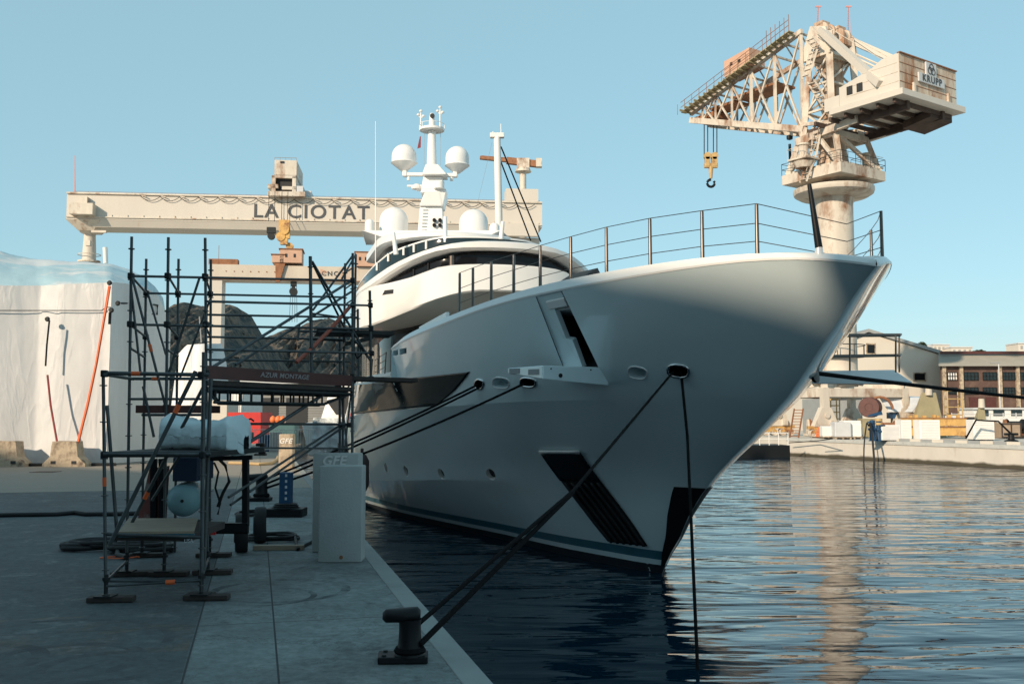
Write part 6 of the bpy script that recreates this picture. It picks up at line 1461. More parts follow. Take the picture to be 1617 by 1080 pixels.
def motorboat():
    Y = 55.; t = thing('motor_boat', base_of(525, Y), 'white motor boat half wrapped in clear plastic, behind the scaffold by the yacht stern', 'boat')
    z = lambda y: at(525, y, Y).z; x = lambda v, d=0: at(v, 650, Y + d).x
    b = MB(); b.hexa([Vector((x(488), Y, QUAY - .5)), Vector((x(590), Y, QUAY - .5)), Vector((x(590), Y + 9, QUAY - .5)), Vector((x(488), Y + 9, QUAY - .5))], [Vector((x(478), Y - .3, z(668))), Vector((x(600), Y - .3, z(662))), Vector((x(600), Y + 9, z(662))), Vector((x(478), Y + 9, z(664)))]); b.build('hull', 'boat_white', t, bevel=.08)
    b = MB(); b.hexa([Vector((x(500), Y + .8, z(668))), Vector((x(596), Y + .8, z(664))), Vector((x(596), Y + 7, z(664))), Vector((x(500), Y + 7, z(668)))], [Vector((x(512), Y + 1.6, z(612))), Vector((x(592), Y + 1.2, z(596))), Vector((x(592), Y + 6, z(596))), Vector((x(520), Y + 6, z(610)))]); b.build('deckhouse', 'boat_white', t, bevel=.1)
    b = MB(); b.hexa([Vector((x(530), Y + .2, z(655))), Vector((x(560), Y + .2, z(650))), Vector((x(560), Y + .9, z(650))), Vector((x(530), Y + .9, z(655)))], [Vector((x(513), Y + .3, z(632))), Vector((x(556), Y + .3, z(622))), Vector((x(556), Y + 1.1, z(622))), Vector((x(513), Y + 1.1, z(632)))]); b.build('dark_opening', 'dark', t)
    for k in range(3):
        b = MB(); b.tube([Vector((x(372 + 0), Y - 2, z(676 + k * 5))), Vector((x(556), Y - 2, z(675 + k * 5)))], .03, 5); 
    b = MB(); rows = []
    for j in range(8):
        rows.append([Vector((x(v), Y - .5 + .3 * noise.noise(Vector((v * .1, j * .7, 1))), z(660 + j * 6.5))) for v in np.linspace(497, 556, 14)])
    b.grid(rows); b.build('plastic_sheet', mat('cloudy_plastic', (.55, .60, .62), .25, var=.15, scale=3, bump=.08, bscale=4), t, smooth=60)
motorboat()
def crowd_barrier(x0, x1, Y, label):
    t = thing('crowd_barrier', base_of((x0 + x1) / 2, Y), label, 'barrier', 'steel crowd barriers along the sunlit quay'); P = lambda v, h: Vector((at(v, 650, Y).x, Y, QUAY + h))
    b = MB(); b.tube([P(x0, .12), P(x0, 1.05), P(x1, 1.05), P(x1, .12), P(x0, .12)], .02, 6); b.build('frame', 'lightgrey', t)
    b = MB(); n = 13
    for k in range(1, n): v = x0 + (x1 - x0) * k / n; b.bar(P(v, .12), P(v, 1.05), .010, 5)
    b.build('bars', 'lightgrey', t)
    for v in (x0 + 3, x1 - 3):
        b = MB(); b.bar(P(v, .03) + Vector((0, -.3, 0)), P(v, .03) + Vector((0, .3, 0)), .02, 6); b.bar(P(v, .03), P(v, .12), .02, 6); b.build('foot', 'lightgrey', t)
for i, (a, c, l) in enumerate(((398, 452, 'steel crowd barrier standing left of the small concrete pillar'), (455, 508, 'steel crowd barrier right behind the small concrete pillar'), (511, 560, 'rightmost steel crowd barrier, in front of the white motor boat'))): crowd_barrier(a, c, 47., l)
def barrel(x, yb, yt, Y, r, m, label):
    s = Y / 1572; c = base_of(x, Y); h = (yb - yt) * s; b = MB(); b.lathe(c, [(0, 0), (r, 0), (r, h * .31), (r * 1.05, h * .33), (r, h * .35), (r, h * .65), (r * 1.05, h * .67), (r, h * .69), (r, h), (r * .9, h), (0, h * .98)], 20); o = b.build('barrel', m, smooth=35); tag(o, label, 'barrel')
barrel(420, 711, 685, 48, .34, 'blue', 'blue steel drum on the quay right of the white canisters')
barrel(436, 711, 681, 47.6, .30, 'grey', 'grey steel drum beside the blue one')
for x, l in ((385, 'left white plastic canister of two by the red container'), (393, 'right white plastic canister of two by the red container, taller')):
    b = MB(); c = base_of(x, 46); h = .62 if x < 390 else .80; b.lathe(c, [(0, 0), (.13, 0), (.14, .03), (.14, h * .75), (.05, h * .88), (.05, h), (0, h)], 14); tag(b.build('canister', 'white', smooth=35), l, 'canister')
for x, l in ((431, 'left orange buoy on the teal crate in the sunlit yard'), (439, 'middle orange buoy on the teal crate in the sunlit yard'), (446, 'right orange buoy on the teal crate in the sunlit yard')):
    b = MB(); c = at(x, 663, 60); b.lathe(c, [(0, -.2), (.14, -.14), (.2, 0), (.15, .16), (.05, .24), (0, .26)], 14); tag(b.build('buoy', 'orange', smooth=60), l, 'buoy', 'orange buoys on the crate')
b = MB(); boxpx(b, 424, 465, 712, 668, 60, 1.2); o = b.build('crate', mat('teal_crate', (.05, .13, .14), .6), bevel=.03); tag(o, 'dark teal crate carrying orange buoys beyond the barriers', 'crate')
def pump():
    t = thing('pump', base_of(388, 50), 'black pump frame with handlebars in front of the red container', 'pump'); P = lambda x, y, d=0: at(x, y, 50 + d)
    b = MB(); b.tube([P(376, 664), P(383, 661), P(388, 664), P(396, 661), P(401, 665)], .05, 6); b.bar(P(388, 662), P(388, 700), .08, 8); b.box(P(388, 690), (.7, .5, .5), None, .05); b.box(P(388, 668), (.35, .3, .3), None, .05); b.build('frame', 'black', t)
    for x in (378, 399):
        b = MB(); b.bar(P(388, 695), Vector((P(x, 700).x, 50, QUAY)), .05, 6); b.build('leg', 'black', t)
pump()
def fender(x, y0, y1, Y, r, label):
    p, q = at(x, y0, Y), at(x, y1, Y); h = p.z - q.z; b = MB(); b.lathe(q, [(0, 0), (r * .6, .03), (r, .14), (r, h - .14), (r * .6, h - .03), (.03, h), (.03, h + .1), (0, h + .1)], 18); tag(b.build('fender', 'fender', smooth=50), label, 'fender', None)
fender(571, 716, 778, 19.5, .14, 'dark brown fender between yacht and quay, right of the concrete pillars')
fender(535, 706, 730, 24, .22, 'dark brown fender behind the lettered concrete pillar')

# ------------------------------------------------------------------ opposite quay, right
def pontoon():
    t = thing('pontoon', Vector((at(1195, 700, 74).x, 75, 0)), 'dark floating pontoon with pale rails, at the end of the opposite quay', 'pontoon'); X = lambda v, Y=74.: at(v, 690, Y).x
    zt = at(1200, 703, 74).z
    b = MB(); b.prism([Vector((X(1110), 74, zt - .9)), Vector((X(1247), 74, zt - .9)), Vector((X(1247), 78, zt - .9)), Vector((X(1110), 78, zt - .9))], UP * .9); b.build('deck', 'black', t)
    b = MB(); b.prism([Vector((X(1150), 75, -1)), Vector((X(1232), 75, -1)), Vector((X(1232), 78, -1)), Vector((X(1150), 78, -1))], UP * (zt - .89 + 1)); b.build('float', 'dark', t)
    b = MB()
    for f in (.45, .9): b.tube([Vector((X(1120), 74.1, zt + f)), Vector((X(1245), 74.1, zt + f))], .035, 5)
    for v in np.linspace(1125, 1245, 9): b.bar(Vector((X(v), 74.1, zt)), Vector((X(v), 74.1, zt + .95)), .035, 5)
    b.build('rail', 'white', t)
pontoon()
def gable_hall():
    Y = 112.; P = lambda x, y, d=0: at(x, y, Y + d); g = lambda x, d=0: Vector((P(x, 650, d).x, Y + d, QUAY))
    t = thing('gable_hall', g(1420), 'large whitewashed gabled hall behind the slewing crane', 'building')
    out = [g(1290), g(1486), P(1486, 561), P(1420, 540), P(1372, 526), P(1290, 560)]
    b = MB(); b.prism(out, Vector((0, 30, 0))); b.build('wall', 'wallwhite', t)
    for q0, q1 in ((P(1488, 559, -.4), P(1372, 524, -.4)), (P(1372, 524, -.4), P(1286, 559, -.4))):
        b = MB(); b.hexa([q0, q1, q1 + UP * .35, q0 + UP * .35], [p + Vector((0, 31, 0)) for p in (q0, q1, q1 + UP * .35, q0 + UP * .35)]); b.build('roof', 'grey', t)
    for x0, x1, y0, y1 in ((1442, 1462, 588, 602), (1368, 1382, 542, 560)):
        b = MB(); a, c = P(x0, y1, -.06), P(x1, y0, -.06); b.box((a + c) / 2, (c.x - a.x, .1, c.z - a.z)); w_ = b.build('window', 'barrier', t)
        b = MB(); b.box((a + c) / 2 - Vector((0, .06, 0)), ((c.x - a.x) * .8, .04, (c.z - a.z) * .75)); b.build('pane', 'glass', w_)
gable_hall()
def brick_shed():
    Y = 106.; P = lambda x, y, d=0: at(x, y, Y + d); g = lambda x, d=0: Vector((P(x, 650, d).x, Y + d, QUAY))
    t = thing('brick_workshop', g(1560), 'long brown brick workshop with tall windows, right of the white hall', 'building')
    M['brick'] = mat('brown_brick', (.105, .062, .05), .85, var=.25, scale=1.2, col2=(.17, .11, .085), lo=.5, hi=.7)
    b = MB(); b.prism([g(1487), g(1760), g(1760, 16), g(1487, 16)], UP * (P(1550, 577).z - QUAY)); b.build('wall', 'brick', t)
    b = MB(); b.hexa([P(1482, 578, -.7), P(1765, 578, -.7), P(1765, 576, 17), P(1482, 576, 17)], [P(1482, 558, 2.0), P(1765, 558, 2.0), P(1765, 558, 16), P(1482, 558, 16)]); b.build('roof', mat('dusty_fascia', (.34, .31, .26), .8, var=.15, scale=.4), t)
    b = MB(); b.box((P(1482, 557, 1.4) + P(1765, 557, 1.4)) / 2, (19, .3, .3)); b.build('gutter', 'brown', t)
    for x in (1490, 1517, 1578, 1606, 1640, 1700):
        b = MB(); b.box(Vector((P(x, 600).x, Y - .15, (QUAY + P(x, 577).z) / 2)), (.35, .3, P(x, 577).z - QUAY)); b.build('pier', 'barrier', t)
    for x0, x1 in ((1496, 1511), (1522, 1544), (1552, 1573), (1583, 1602), (1610, 1634), (1646, 1672), (1676, 1698)):
        for y0, y1, m in ((588, 600, 'window'), (612, 622, 'lower_window')):
            a, c = P(x0, y1, -.02), P(x1, y0, -.02); b = MB(); ww, hh = c.x - a.x, c.z - a.z
            for i in range(5): b.box(Vector((a.x + ww * i / 4, Y - .10, (a.z + c.z) / 2)), (.07, .06, hh))
            for i in range(3): b.box(Vector(((a.x + c.x) / 2, Y - .10, a.z + hh * i / 2)), (ww, .06, .07))
            w_ = b.build(m, 'galvdark', t)
            b = MB(); b.box((a + c) / 2 + Vector((0, -.03, 0)), (ww, .03, hh)); b.build('pane', 'white' if (x0 == 1496 and y0 == 588) else 'screen', w_)
    for x0, x1 in ((1531, 1545), (1557, 1572)):
        a, c = P(x0, 640, -.05), P(x1, 627, -.05); b = MB(); b.box(Vector(((a.x + c.x) / 2, Y - .05, (QUAY + c.z) / 2)), (c.x - a.x, .12, c.z - QUAY)); b.build('door', 'brown', t)
brick_shed()
# houses and trees on the far rise
for i, (x0, x1, yt, yb, Y, l) in enumerate(((1452, 1472, 548, 560, 330, 'low white house on the far rise, leftmost above the white hall'), (1474, 1500, 545, 560, 335, 'long white house with a flat roof on the far rise'), (1503, 1536, 549, 562, 330, 'wide low white house above the brick workshop roof'), (1560, 1584, 557, 566, 330, 'small cream house half hidden by the workshop roof'), (1609, 1650, 543, 568, 320, 'tall white house at the right edge above the workshop'))):
    s = Y / 1572; t = thing('house', Vector((at(x0, 560, Y).x, Y, at(x0, yb + 4, Y).z)), l, 'house', 'white houses on the far rise'); b = MB(); p, q = at(x0, yb + 8, Y), at(x1, yb + 8, Y); zt = at(x0, yt, Y).z
    b.prism([p, q, q + Vector((0, 8, 0)), p + Vector((0, 8, 0))], UP * (zt - p.z)); b.build('wall', 'wallwhite', t)
    b = MB(); b.prism([Vector((p.x - .2, Y - .3, zt + .01)), Vector((q.x + .2, Y - .3, zt + .01)), Vector((q.x + .2, Y + 8, zt + .01)), Vector((p.x - .2, Y + 8, zt + .01))], UP * .4); b.build('roof', 'lightgrey', t)
    for k in range(4):
        b = MB(); xx = p.x + (q.x - p.x) * (k + .5) / 4; b.box(Vector((xx, Y - .05, zt - 1.1)), (.7, .2, 1.0)); b.build('window', 'grey', t)
def tree(x, yb, yt, Y, wpx, label, seed):
    rd = random.Random(seed); s = Y / 1572; base = at(x, yb, Y); h = (yb - yt) * s; w_ = wpx * s / 2; t = thing('tree', base, label, 'tree', 'pines on the far rise')
    b = MB(); b.bar(base - UP * 1.5, base + UP * h * .6, .3, 8, .15); b.bar(base + UP * h * .4, base + Vector((w_ * .5, 0, h * .7)), .12, 6, .06); b.bar(base + UP * h * .45, base + Vector((-w_ * .5, 0, h * .72)), .12, 6, .06); b.build('trunk', 'wood', t)
    b = MB()
    for k in range(650):
        while True:
            v = Vector((rd.uniform(-1, 1), rd.uniform(-1, 1), rd.uniform(-1, 1)))
            if v.length < 1 and noise.noise(v * 1.8 + Vector((seed, 0, 0))) > -.18: break
        c = base + Vector((v.x * w_, v.y * w_, h * .66 + v.z * h * .36)); q = [Vector((rd.gauss(0, .3), rd.gauss(0, .3), rd.gauss(0, .2))) for _ in range(3)]; b.poly([c + p for p in q])
    b.build('crown', 'leaf', t, fix=False)
tree(1455, 556, 541, 318, 16, 'round dark pine on the rise between hall roof and white houses', 3)
tree(1463, 560, 550, 318, 10, 'smaller dark pine just right of the round one', 9)
tree(1547, 563, 553, 318, 20, 'low dark pine clump above the brick workshop', 5)
# machinery and stores along the opposite quay
def q2(x, y): return gp(x, y, QUAY)
def beams():
    Y = 76.; t = thing('beam_stack', base_of(1485, Y), 'two-tier stack of rusty yellow box beams on the opposite quay', 'beam stack')
    for x0, x1, yb, yt, m in ((1432, 1529, 688, 673.5, 'ochre'), (1434, 1527, 673, 659.5, 'ochre')):
        b = MB(); p, q = at(x0, yb, Y), at(x1, yb, Y); zt = at(x0, yt, Y).z; z0 = max(p.z, QUAY); b.box(Vector(((p.x + q.x) / 2, Y + .7, (z0 + zt) / 2)), (q.x - p.x, 1.4, zt - z0 - .02)); o = b.build('box_beam', m, t, bevel=.02)
        b = MB(); b.box(Vector(((p.x + q.x) / 2, Y + .7, zt - .03)), (q.x - p.x + .06, 1.55, .05)); b.build('flange', 'rust', o)
    b = MB(); b.box(at(1535, 674, Y) + Vector((0, .4, 0)), (.5, .6, 1.5)); b.build('end_box', 'dark', t)
    b = MB()
    for k, q in enumerate((1440, 1449, 1463, 1480, 1486, 1506, 1521)): b.box(at(q, 658, Y) + Vector((0, .3 + .1 * k, 0)), (.18 + .05 * (k % 3), .3, .2 + .12 * (k % 2)))
    b.build('lug', 'ochre', t)
beams()
for x0, x1, yb, yt, Y, l in ((1392.5, 1422, 695, 671, 68, 'nearest white louvred cabinet, next to the blue machine'), (1424, 1440, 693, 663, 71, 'narrow white cabinet behind the nearest one'), (1453, 1485, 692, 663, 70, 'wide white cabinet in front of the rusty beams'), (1538, 1571, 692, 662.5, 70, 'white louvred cabinet right of the rusty beams')):
    t = thing('cabinet', base_of((x0 + x1) / 2, Y), l, 'cabinet', 'white cabinets on the opposite quay'); b = MB(); p, q = at(x0, yb, Y), at(x1, yb, Y); zt = at(x0, yt, Y).z; c = Vector(((p.x + q.x) / 2, Y + .6, (QUAY + .06 + zt) / 2)); b.box(c, (q.x - p.x, 1.2, zt - QUAY - .06), None, .03); b.build('housing', 'white', t)
    b = MB(); n = 11
    for k in range(n): b.box(c + Vector((0, -.61, (k / (n - 1) - .5) * (zt - QUAY) * .78)), ((q.x - p.x) * .86, .02, .025))
    b.build('louvre', 'lightgrey', t)
    for k in (-.4, 0, .4):
        b = MB(); b.box(Vector((c.x + k * (q.x - p.x), Y + .6, QUAY + .03)), (.12, 1.1, .06)); b.build('skid', 'dark', t)
def blue_machine():
    Y = 68.; t = thing('pump_skid', base_of(1383, Y), 'blue pump stand with yellow bands at the opposite quay edge', 'pump'); P = lambda x, y, d=.3: at(x, y, Y + d)
    for x, w_ in ((1378, .30), (1388, .26)):
        b = MB(); b.lathe(Vector((P(x, 690).x, Y + .3, QUAY)), [(0, 0), (w_, 0), (w_ * .7, .1), (w_ * .7, .7), (w_, .75), (w_, .85), (w_ * .6, .9), (w_ * .6, 1.4), (0, 1.45)], 14); b.build('column', 'blue', t)
    b = MB(); b.hexa([P(1369, 658), P(1394, 655), P(1394, 655, .9), P(1369, 658, .9)], [P(1372, 655), P(1392, 649), P(1392, 649, .9), P(1372, 655, .9)]); b.build('top_plate', 'blue', t)
    for y in (663, 669):
        b = MB(); b.lathe(P(1387, y), [(0, -.08), (.24, -.08), (.24, .08), (0, .08)], 12); b.build('band', 'yellow', t)
    for x, y in ((1374, 667), (1393, 672), (1391, 681)):
        b = MB(); b.box(P(x, y, .1), (.35, .2, .12)); b.build('flange', 'blue', t)
blue_machine()
for (x0, y0, x1, y1, l) in ((1365, 672, 1363.5, 727, 'thin dark hose hanging down the opposite quay wall, left one'), (1377, 680, 1381, 727, 'thicker dark hose hanging down the opposite quay wall, right one')):
    Yw = 66.8; pts = [at(1372, 672, 68.5), at((x0 + 1372) / 2, 668, 67.8), at(x0 + .5, 690, 67.0), at((x0 + x1) / 2, 708, Yw - .3), at(x1, y1, Yw - .9)]; pts[-1].z = -.3
    b = MB(); b.tube(pts, .045 if x0 < 1370 else .07, 6); tag(b.build('hanging_hose', 'rubber', smooth=60), l, 'hose')
def covered_launch():
    Y = 82.; t = thing('covered_cradle', base_of(1420, Y), 'silver covered cradle load between olive crane stands', 'covered load'); P = lambda x, y, d=0: at(x, y, Y + d)
    b = MB(); b.hexa([P(1404, 651), P(1441, 651), P(1441, 651, 3), P(1404, 651, 3)], [P(1386, 625, .4), P(1458, 628, .4), P(1455, 626, 3), P(1390, 624, 3)]); b.build('sheet', mat('silver_sheet', (.58, .62, .67), .45, var=.08, bump=.05, bscale=2), t, bevel=.06)
    b = MB(); b.box(P(1422, 656, 1), (1.8, 1.4, .5)); b.build('stand', 'blue', t)
    for x in (1408, 1437):
        b = MB(); b.bar(P(x, 651, 1), Vector((P(x, 651, 1).x, Y + 1, QUAY)), .1, 6); b.build('leg', 'grey', t)
covered_launch()
for x0, x1, xa, xb, l in ((1440, 1494, 1455, 1478, 'olive wedge-shaped steel stand right of the silver cover'), (1540, 1560, 1546, 1554, 'small olive steel stand beyond the right-hand cabinet')):
    Y = 80. if x0 < 1500 else 88.; P = lambda x, y, d=0: at(x, y, Y + d); b = MB(); z = QUAY; y1 = 620 if x0 < 1500 else 640
    b.hexa([Vector((P(x0, 650).x, Y, z)), Vector((P(x1, 650).x, Y, z)), Vector((P(x1, 650).x, Y + 1.6, z)), Vector((P(x0, 650).x, Y + 1.6, z))], [P(xa, y1), P(xb, y1), P(xb, y1, 1.6), P(xa, y1, 1.6)]); t = thing('steel_stand', base_of((x0 + x1) / 2, Y), l, 'steel stand', None); b.build('wedge', 'olive', t, bevel=.03)
    b = MB(); p = P((xa + xb) / 2, y1 - 8, .8); b.lathe(P((xa + xb) / 2, y1 + 4, -.05), [(0, 0), (.28, 0), (.24, .8), (0, .8)], 14); b.build('cap', 'cream', t)
def drum():
    Y = 80.; c = at(1372, 643, Y); t = thing('steel_drum', base_of(1372, Y), 'big brown steel ring segment lying by the crane leg', 'steel drum'); b = MB(); b.lathe(c, [(.3, .02), (.32, -.02), (.78, -.02), (.82, .05), (.82, 1.4), (.3, 1.4)], 24, (.55, 1, 0)); b.build('shell', 'brown', t, smooth=40)
    b = MB(); b.box(Vector((c.x + .3, Y + .7, (QUAY + c.z - .9) / 2)), (1.6, 1.2, max(c.z - .9 - QUAY, .2))); b.build('cradle', 'olive', t)
    b = MB()
    for a in np.linspace(.2, 2.6, 9): b.beam(c + Vector((1.1 + .95 * math.cos(a), .6, .95 * math.sin(a) - .2)), c + Vector((1.1 + 1.12 * math.cos(a), .6, 1.12 * math.sin(a) - .2)), .15, .3)
    b.tube([c + Vector((1.1 + 1.02 * math.cos(a), .6, 1.02 * math.sin(a) - .2)) for a in np.linspace(.2, 2.6, 16)], .11, 6); b.build('arc_rail', 'rust', t)
drum()
def cage(x0, x1, yt, Y, label):
    t = thing('ladder_cage', base_of((x0 + x1) / 2, Y), label, 'ladder cage', None); P = lambda x, d: Vector((at(x, 650, Y).x, Y + d, 0)); zt = at(x0, yt, Y).z
    b = MB()
    for x, d in ((x0, 0), (x1, 0), (x1, .8), (x0, .8)): b.bar(P(x, d) + UP * QUAY, P(x, d) + UP * zt, .05, 6)
    for z in np.linspace(QUAY + .4, zt, 6): b.tube([P(x0, 0) + UP * z, P(x1, 0) + UP * z, P(x1, .8) + UP * z, P(x0, .8) + UP * z, P(x0, 0) + UP * z], .045, 5)
    b.build('cage_frame', 'yellow', t)
    b = MB(); b.lathe(P((x0 + x1) / 2 - 3, .4) + UP * QUAY, [(0, 0), (.35, 0), (.35, 1.0), (.1, 1.2), (.1, 1.6), (0, 1.6)], 12); b.build('tank', 'white', t)
cage(1497, 1520, 617, 84, 'yellow tubular ladder cage beside the olive stand'); cage(1312, 1326, 630, 83, 'pale yellow tubular cage right of the crane leg')
def ladder(x, yt, Y):
    t = thing('access_ladder', base_of(x, Y), 'rusty zig-zag access stair by the nearest crane leg', 'ladder'); s = Y / 1572; zt = at(x, yt, Y).z; n = 10; b = MB(); X = at(x, 650, Y).x
    for i in (-.35, .35): b.beam(Vector((X + i, Y, QUAY)), Vector((X + i + .5, Y + .3, zt)), .08, .1)
    for k in range(n): f = (k + .5) / n; b.beam(Vector((X - .35 + .5 * f, Y + .3 * f, QUAY + (zt - QUAY) * f)), Vector((X + .35 + .5 * f, Y + .3 * f, QUAY + (zt - QUAY) * f)), .06, .06)
    b.build('stringers', 'rust', t)
ladder(1253, 645, 79)
def shed_small():
    Y = 96.; P = lambda x, y, d=0: at(x, y, Y + d); t = thing('lean_to', base_of(1335, Y), 'low store with a faded red sloping roof behind the crane legs', 'shed')
    b = MB(); b.prism([base_of(1296, Y), base_of(1362, Y), base_of(1362, Y) + Vector((0, 6, 0)), base_of(1296, Y) + Vector((0, 6, 0))], UP * (P(1330, 629).z - QUAY)); b.build('wall', 'grey', t)
    b = MB(); b.hexa([P(1294, 630, -.3), P(1364, 628, -.3), P(1364, 618, 6), P(1300, 616, 6)], [p + UP * .15 for p in (P(1294, 630, -.3), P(1364, 628, -.3), P(1364, 618, 6), P(1300, 616, 6))]); b.build('roof', mat('faded_red_roof', (.30, .10, .09), .8), t)
shed_small()
rd = random.Random(4)
junk = [(1336, 690, .9, 'lightgrey'), (1345, 676, 1.0, 'white'), (1352, 688, .7, 'grey'), (1305, 655, .8, 'white'), (1327, 660, 1.1, 'lightgrey'), (1342, 652, 1.2, 'white'), (1530, 645, 1.0, 'grey'), (1582, 655, 1.1, 'lightgrey'), (1600, 662, 1.4, 'white')]
for i, (x, y, s, m) in enumerate(junk):
    Y = 74 + rd.uniform(0, 8); c = base_of(x, Y); t = thing('pallet_load', c, '', 'pallet load', 'pallet loads in the opposite yard')
    t['label'] = ['grey wrapped pallet load left of the hanging hoses', 'white pallet load behind the hanging hoses', 'squat grey pallet load at the quay edge by the hoses', 'small white pallet load beneath the nearest crane leg', 'grey pallet load between two crane legs', 'tall white pallet load under the red-roofed store', 'grey pallet load beside the yellow ladder cage', 'light grey pallet load right of the right-hand cabinet', 'large white pallet load at the far right of the yard'][i]
    b = MB(); b.box(c + UP * (.16 + s * .5), (s * 1.1, s, s), None, .06); b.build('load', m, t)
    b = MB(); b.box(c + UP * .13, (s * 1.2, s * 1.1, .04))
    for k in (-.45, 0, .45): b.box(c + Vector((k * s * 1.1, 0, .05)), (.1, s * 1.1, .1))
    b.build('pallet', 'barrier', t)
def long_store():
    Y = 92.; t = thing('site_cabin', base_of(1600, Y), 'row of white site cabins in front of the brick workshop', 'site cabin'); P = lambda x, y: at(x, y, Y)
    b = MB(); b.prism([base_of(1538, Y), base_of(1720, Y), base_of(1720, Y) + Vector((0, 3, 0)), base_of(1538, Y) + Vector((0, 3, 0))], UP * (P(1580, 646).z - QUAY)); b.build('body', 'white', t)
    for x in (1552, 1577, 1605):
        b = MB(); b.box(P(x, 652) - Vector((0, .03, 0)), (1.0, .08, .55)); b.build('window', 'screen', t)
    b = MB(); b.box((P(1538, 645) + P(1720, 645)) / 2 + Vector((0, 1.4, 0)), (11, 3.3, .15)); b.build('roof', 'lightgrey', t)
long_store()
b = MB(); rows = []
for j in range(12):
    f = j / 11; rows.append([Vector((at(1625, 650, 96).x + 3.6 * (1 - f ** 1.3) * math.cos(a) * 1.3, 96 + 3.0 * (1 - f ** 1.3) * math.sin(a), QUAY + 2.3 * f + .12 * noise.noise(Vector((a * 2, f * 4, 1))))) for a in np.linspace(0, 2 * math.pi, 29)])
b.grid(rows); bmesh.ops.remove_doubles(b.b, verts=b.b.verts[:], dist=.001); o = b.build('gravel_heap', mat('grey_gravel', (.30, .29, .27), .95, var=.25, scale=5, bump=.05, bscale=8), smooth=60); tag(o, 'grey gravel heap at the right edge before the brick workshop', 'gravel heap')
# painted kerb and small fittings on the opposite quay edge
e0, e1 = Vector((60, -25.2, 0)), Vector((21.3, 80, 0)); ed = (e1 - e0).normalized(); inn_ = Vector((-ed.y, ed.x, 0)) * -1
if inn_.x < 0: inn_ = -inn_
Lk = (e1 - e0).length
b = MB(); b2_ = MB(); s = 0; k = 0
while s < Lk - 12:
    p = e0 + ed * s + inn_ * .46 + UP * (QUAY - .02); q = p + ed * .98; (b if k % 2 else b2_).prism([p, q, q + inn_ * .3, p + inn_ * .3], UP * .20); s += 1.0; k += 1
o = b.build('kerb', 'wallwhite'); o['kind'] = 'structure'; o2 = b2_.build('kerb', 'grey'); o2['kind'] = 'structure'
def cleat(x, y, label, s=1.):
    c = gp(x, y, QUAY - .02); t = thing('quay_bollard', c, label, 'bollard'); b = MB(); b.lathe(c, [(0, 0), (.55 * s, 0), (.5 * s, .08), (.26 * s, .14), (.22 * s, .55 * s), (.3 * s, .62 * s), (0, .66 * s)], 16); b.box(c + UP * .58 * s, (1.1 * s, .28 * s, .2 * s), None, .05); b.build('post', 'black', t)
    b = MB(); b.tube([c + UP * .6 * s, c + Vector((-.6, .8, 1.6)) * s, c + Vector((-2.2, 1.2, 1.7)) * s, c + Vector((-2.9, 1.6, .2)) * s], .07, 6); b.build('slack_line', 'rope', t)
cleat(1597, 697, 'black bollard with a slack line on the opposite quay edge at right', .85)
b = MB(); b.tube([at(1283, 690, 72.5), at(1315, 692.5, 71), at(1290, 696, 74.5), at(1245, 699, 77.5)], .035, 5); tag(b.build('quay_line', 'rope', smooth=60), 'thin dark line drooping over the opposite quay wall', 'rope')

# more stores in the opposite yard
dr = [(1298, 676, 79, 'orange', 'orange steel drum under the nearest crane leg'), (1347, 668, 84, 'rust', 'rusty steel drum behind the white pallet loads'), (1443, 668, 84, 'blue', 'blue steel drum behind the narrow white cabinet'), (1531, 668, 84, 'yellow', 'yellow steel drum beyond the end of the rusty beams'), (1577, 668, 82, 'rust', 'rusty steel drum right of the right-hand cabinet')]
for x, y, Y, m, l in dr: barrel(x, y, y - 17, Y, .33, m, l)
for i, (x, Y, n, l, m) in enumerate(((1318, 78, 5, 'stack of orange pipes lying between the crane legs', 'orange'), (1352, 86, 6, 'stack of grey pipes beneath the red-roofed store', 'lightgrey'), (1568, 84, 5, 'stack of rusty pipes behind the right-hand cabinet', 'rust'))):
    t = thing('pipe_stack', base_of(x, Y), l, 'pipe stack', None); k = 0
    for r_ in range(3):
        for q in range(n - r_):
            if n - r_ <= 0: break
            b = MB(); c = base_of(x, Y) + Vector((-1.2, (q + r_ * .5) * .24, .13 + r_ * .21)); b.bar(c, c + Vector((2.4 + .15 * ((q * 7 + r_ * 3) % 4 - 1.5), 0, 0)), .115, 10); b.build('pipe', m, t)
def mesh_fence(x0, x1, Y, label):
    t = thing('mesh_fence', base_of((x0 + x1) / 2, Y), label, 'fence', None); p, q = base_of(x0, Y), base_of(x1, Y); n = 7
    for k in range(n):
        c = p.lerp(q, k / (n - 1)); b = MB(); b.bar(c, c + UP * 2.0, .04, 6); b.build('post', 'lightgrey', t)
    b = MB()
    for h_ in (.15, 1.0, 1.9): b.bar(p + UP * h_, q + UP * h_, .025, 5)
    for k in range(70): c = p.lerp(q, k / 69); b.bar(c + UP * .1, c + UP * 1.95, .012, 4)
    b.build('mesh_panel', 'lightgrey', t)
mesh_fence(1503, 1625, 89, 'pale wire mesh fence in front of the white site cabins')
def lamp_post(x, yt, Y, label):
    c = base_of(x, Y); z = at(x, yt, Y).z; t = thing('lamp_post', c, label, 'lamp post', None); b = MB(); b.bar(c, Vector((c.x, c.y, z)), .08, 8, .05); b.build('pole', 'lightgrey', t); b = MB(); b.box(Vector((c.x - .35, c.y, z)), (.9, .25, .12), None, .03); b.build('lamp_head', 'grey', t)
lamp_post(1580, 573, 98, 'slim lamp post standing before the brick workshop windows')
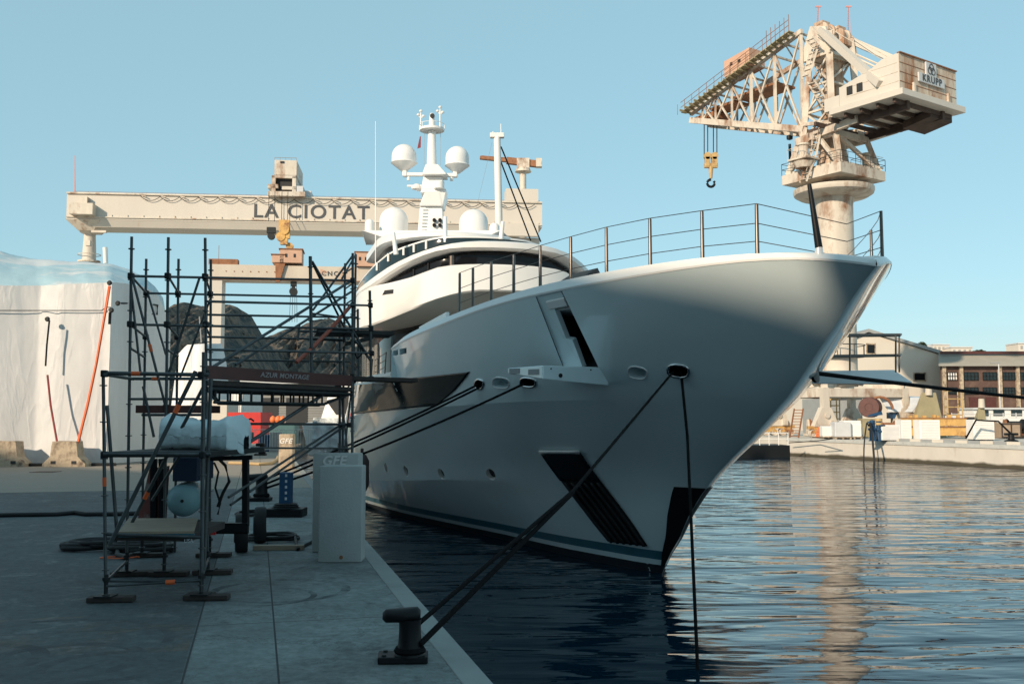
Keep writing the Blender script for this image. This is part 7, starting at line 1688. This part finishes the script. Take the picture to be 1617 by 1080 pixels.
def small_truck():
    Y = 90.; c = base_of(1527, Y); t = thing('van', c + Vector((0, .9, 0)), 'white van parked between the beam stack and the site cabins', 'van'); X = Vector((1, 0, 0))
    prof = [(-1.5, .35), (1.5, .35), (1.55, .9), (1.15, 1.15), (.75, 1.75), (-1.45, 1.8), (-1.5, .9)]
    b = MB(); b.prism([c + Vector((x, 0, z)) for x, z in prof], Vector((0, 1.7, 0))); b.build('body', 'white', t, bevel=.06)
    b = MB(); b.prism([c + Vector((x, -.012, z)) for x, z in ((.15, 1.1), (1.02, 1.1), (.72, 1.6), (.15, 1.6))], Vector((0, .03, 0))); b.build('window', 'glass', t)
    for x in (-.95, 1.0):
        b = MB(); b.lathe(c + Vector((x, -.03, .32)), [(0, 0), (.2, 0), (.3, .02), (.32, .06), (.32, .22), (0, .22)], 18, (0, 1, 0)); b.build('wheel', 'rubber', t)
small_truck()

for i, (x, Y, sc, m, l) in enumerate(((1402, 80, 1.0, 'ochre', 'ochre deck winch between the blue pump and the silver cover'), (1290, 86, 1.1, 'cream', 'cream winch half hidden behind the nearest crane leg'), (1556, 80, 1.0, 'olive', 'olive winch behind the right-hand cabinet'), (1340, 82, .9, 'ochre', 'ochre winch beneath the middle of the crane portal'), (1602, 78, 1.1, 'rust', 'rusty winch at the far right of the opposite yard'))):
    c = base_of(x, Y); t = thing('winch', c, l, 'winch', 'winches in the opposite yard'); X, Y_ = Vector((1, 0, 0)), Vector((0, 1, 0))
    b = MB(); b.box(c + UP * .12, (1.9 * sc, 1.1, .22))
    for k in (-.7, .7): b.hexa([c + X * (k * sc - .08) + Y_ * -.5 + UP * .23, c + X * (k * sc + .08) + Y_ * -.5 + UP * .23, c + X * (k * sc + .08) + Y_ * .5 + UP * .23, c + X * (k * sc - .08) + Y_ * .5 + UP * .23], [c + X * (k * sc - .08) + Y_ * -.15 + UP * 1.3 * sc, c + X * (k * sc + .08) + Y_ * -.15 + UP * 1.3 * sc, c + X * (k * sc + .08) + Y_ * .15 + UP * 1.3 * sc, c + X * (k * sc - .08) + Y_ * .15 + UP * 1.3 * sc])
    b.build('frame', m, t, bevel=.02)
    b = MB(); b.lathe(c + UP * .85 * sc - X * .6 * sc, [(0, 0), (.5 * sc, 0), (.5 * sc, .06), (.34 * sc, .08), (.34 * sc, 1.1 * sc), (.5 * sc, 1.12 * sc), (.5 * sc, 1.2 * sc), (0, 1.2 * sc)], 18, X); b.build('drum', 'rust' if m != 'rust' else 'galvdark', t, smooth=40)
    b = MB(); b.box(c + X * 1.0 * sc + UP * .65, (.35, .5, .5), None, .04); b.build('gearbox', m, t)
for i, (x, Y, sx_, sz_, m, l) in enumerate(((1308, 77, 1.2, .9, 'ply', 'plywood crate at the quay edge under the crane portal'), (1333, 75, .8, .7, 'wood', 'dark wooden crate between the orange pipes and the pallet loads'), (1590, 76, 1.5, 1.1, 'ply', 'large plywood crate beside the rusty winch at far right'), (1613, 82, 1.6, 1.5, 'barrier', 'tall tan crate at the right edge of the yard'))):
    c = base_of(x, Y); t = thing('crate', c, l, 'crate', 'crates in the opposite yard'); b = MB(); b.box(c + UP * (sz_ / 2 + .08), (sx_, sx_ * .8, sz_)); b.build('box', m, t)
    b = MB()
    for k in (-.5, 0, .5): b.box(c + Vector((k * sx_ * .94, -sx_ * .4 - .02, sz_ / 2 + .08)), (.09, .04, sz_))
    for z in (.14, sz_ + .02): b.box(c + Vector((0, -sx_ * .4 - .045, z)), (sx_, .03, .09))
    b.build('batten', 'wood', t)
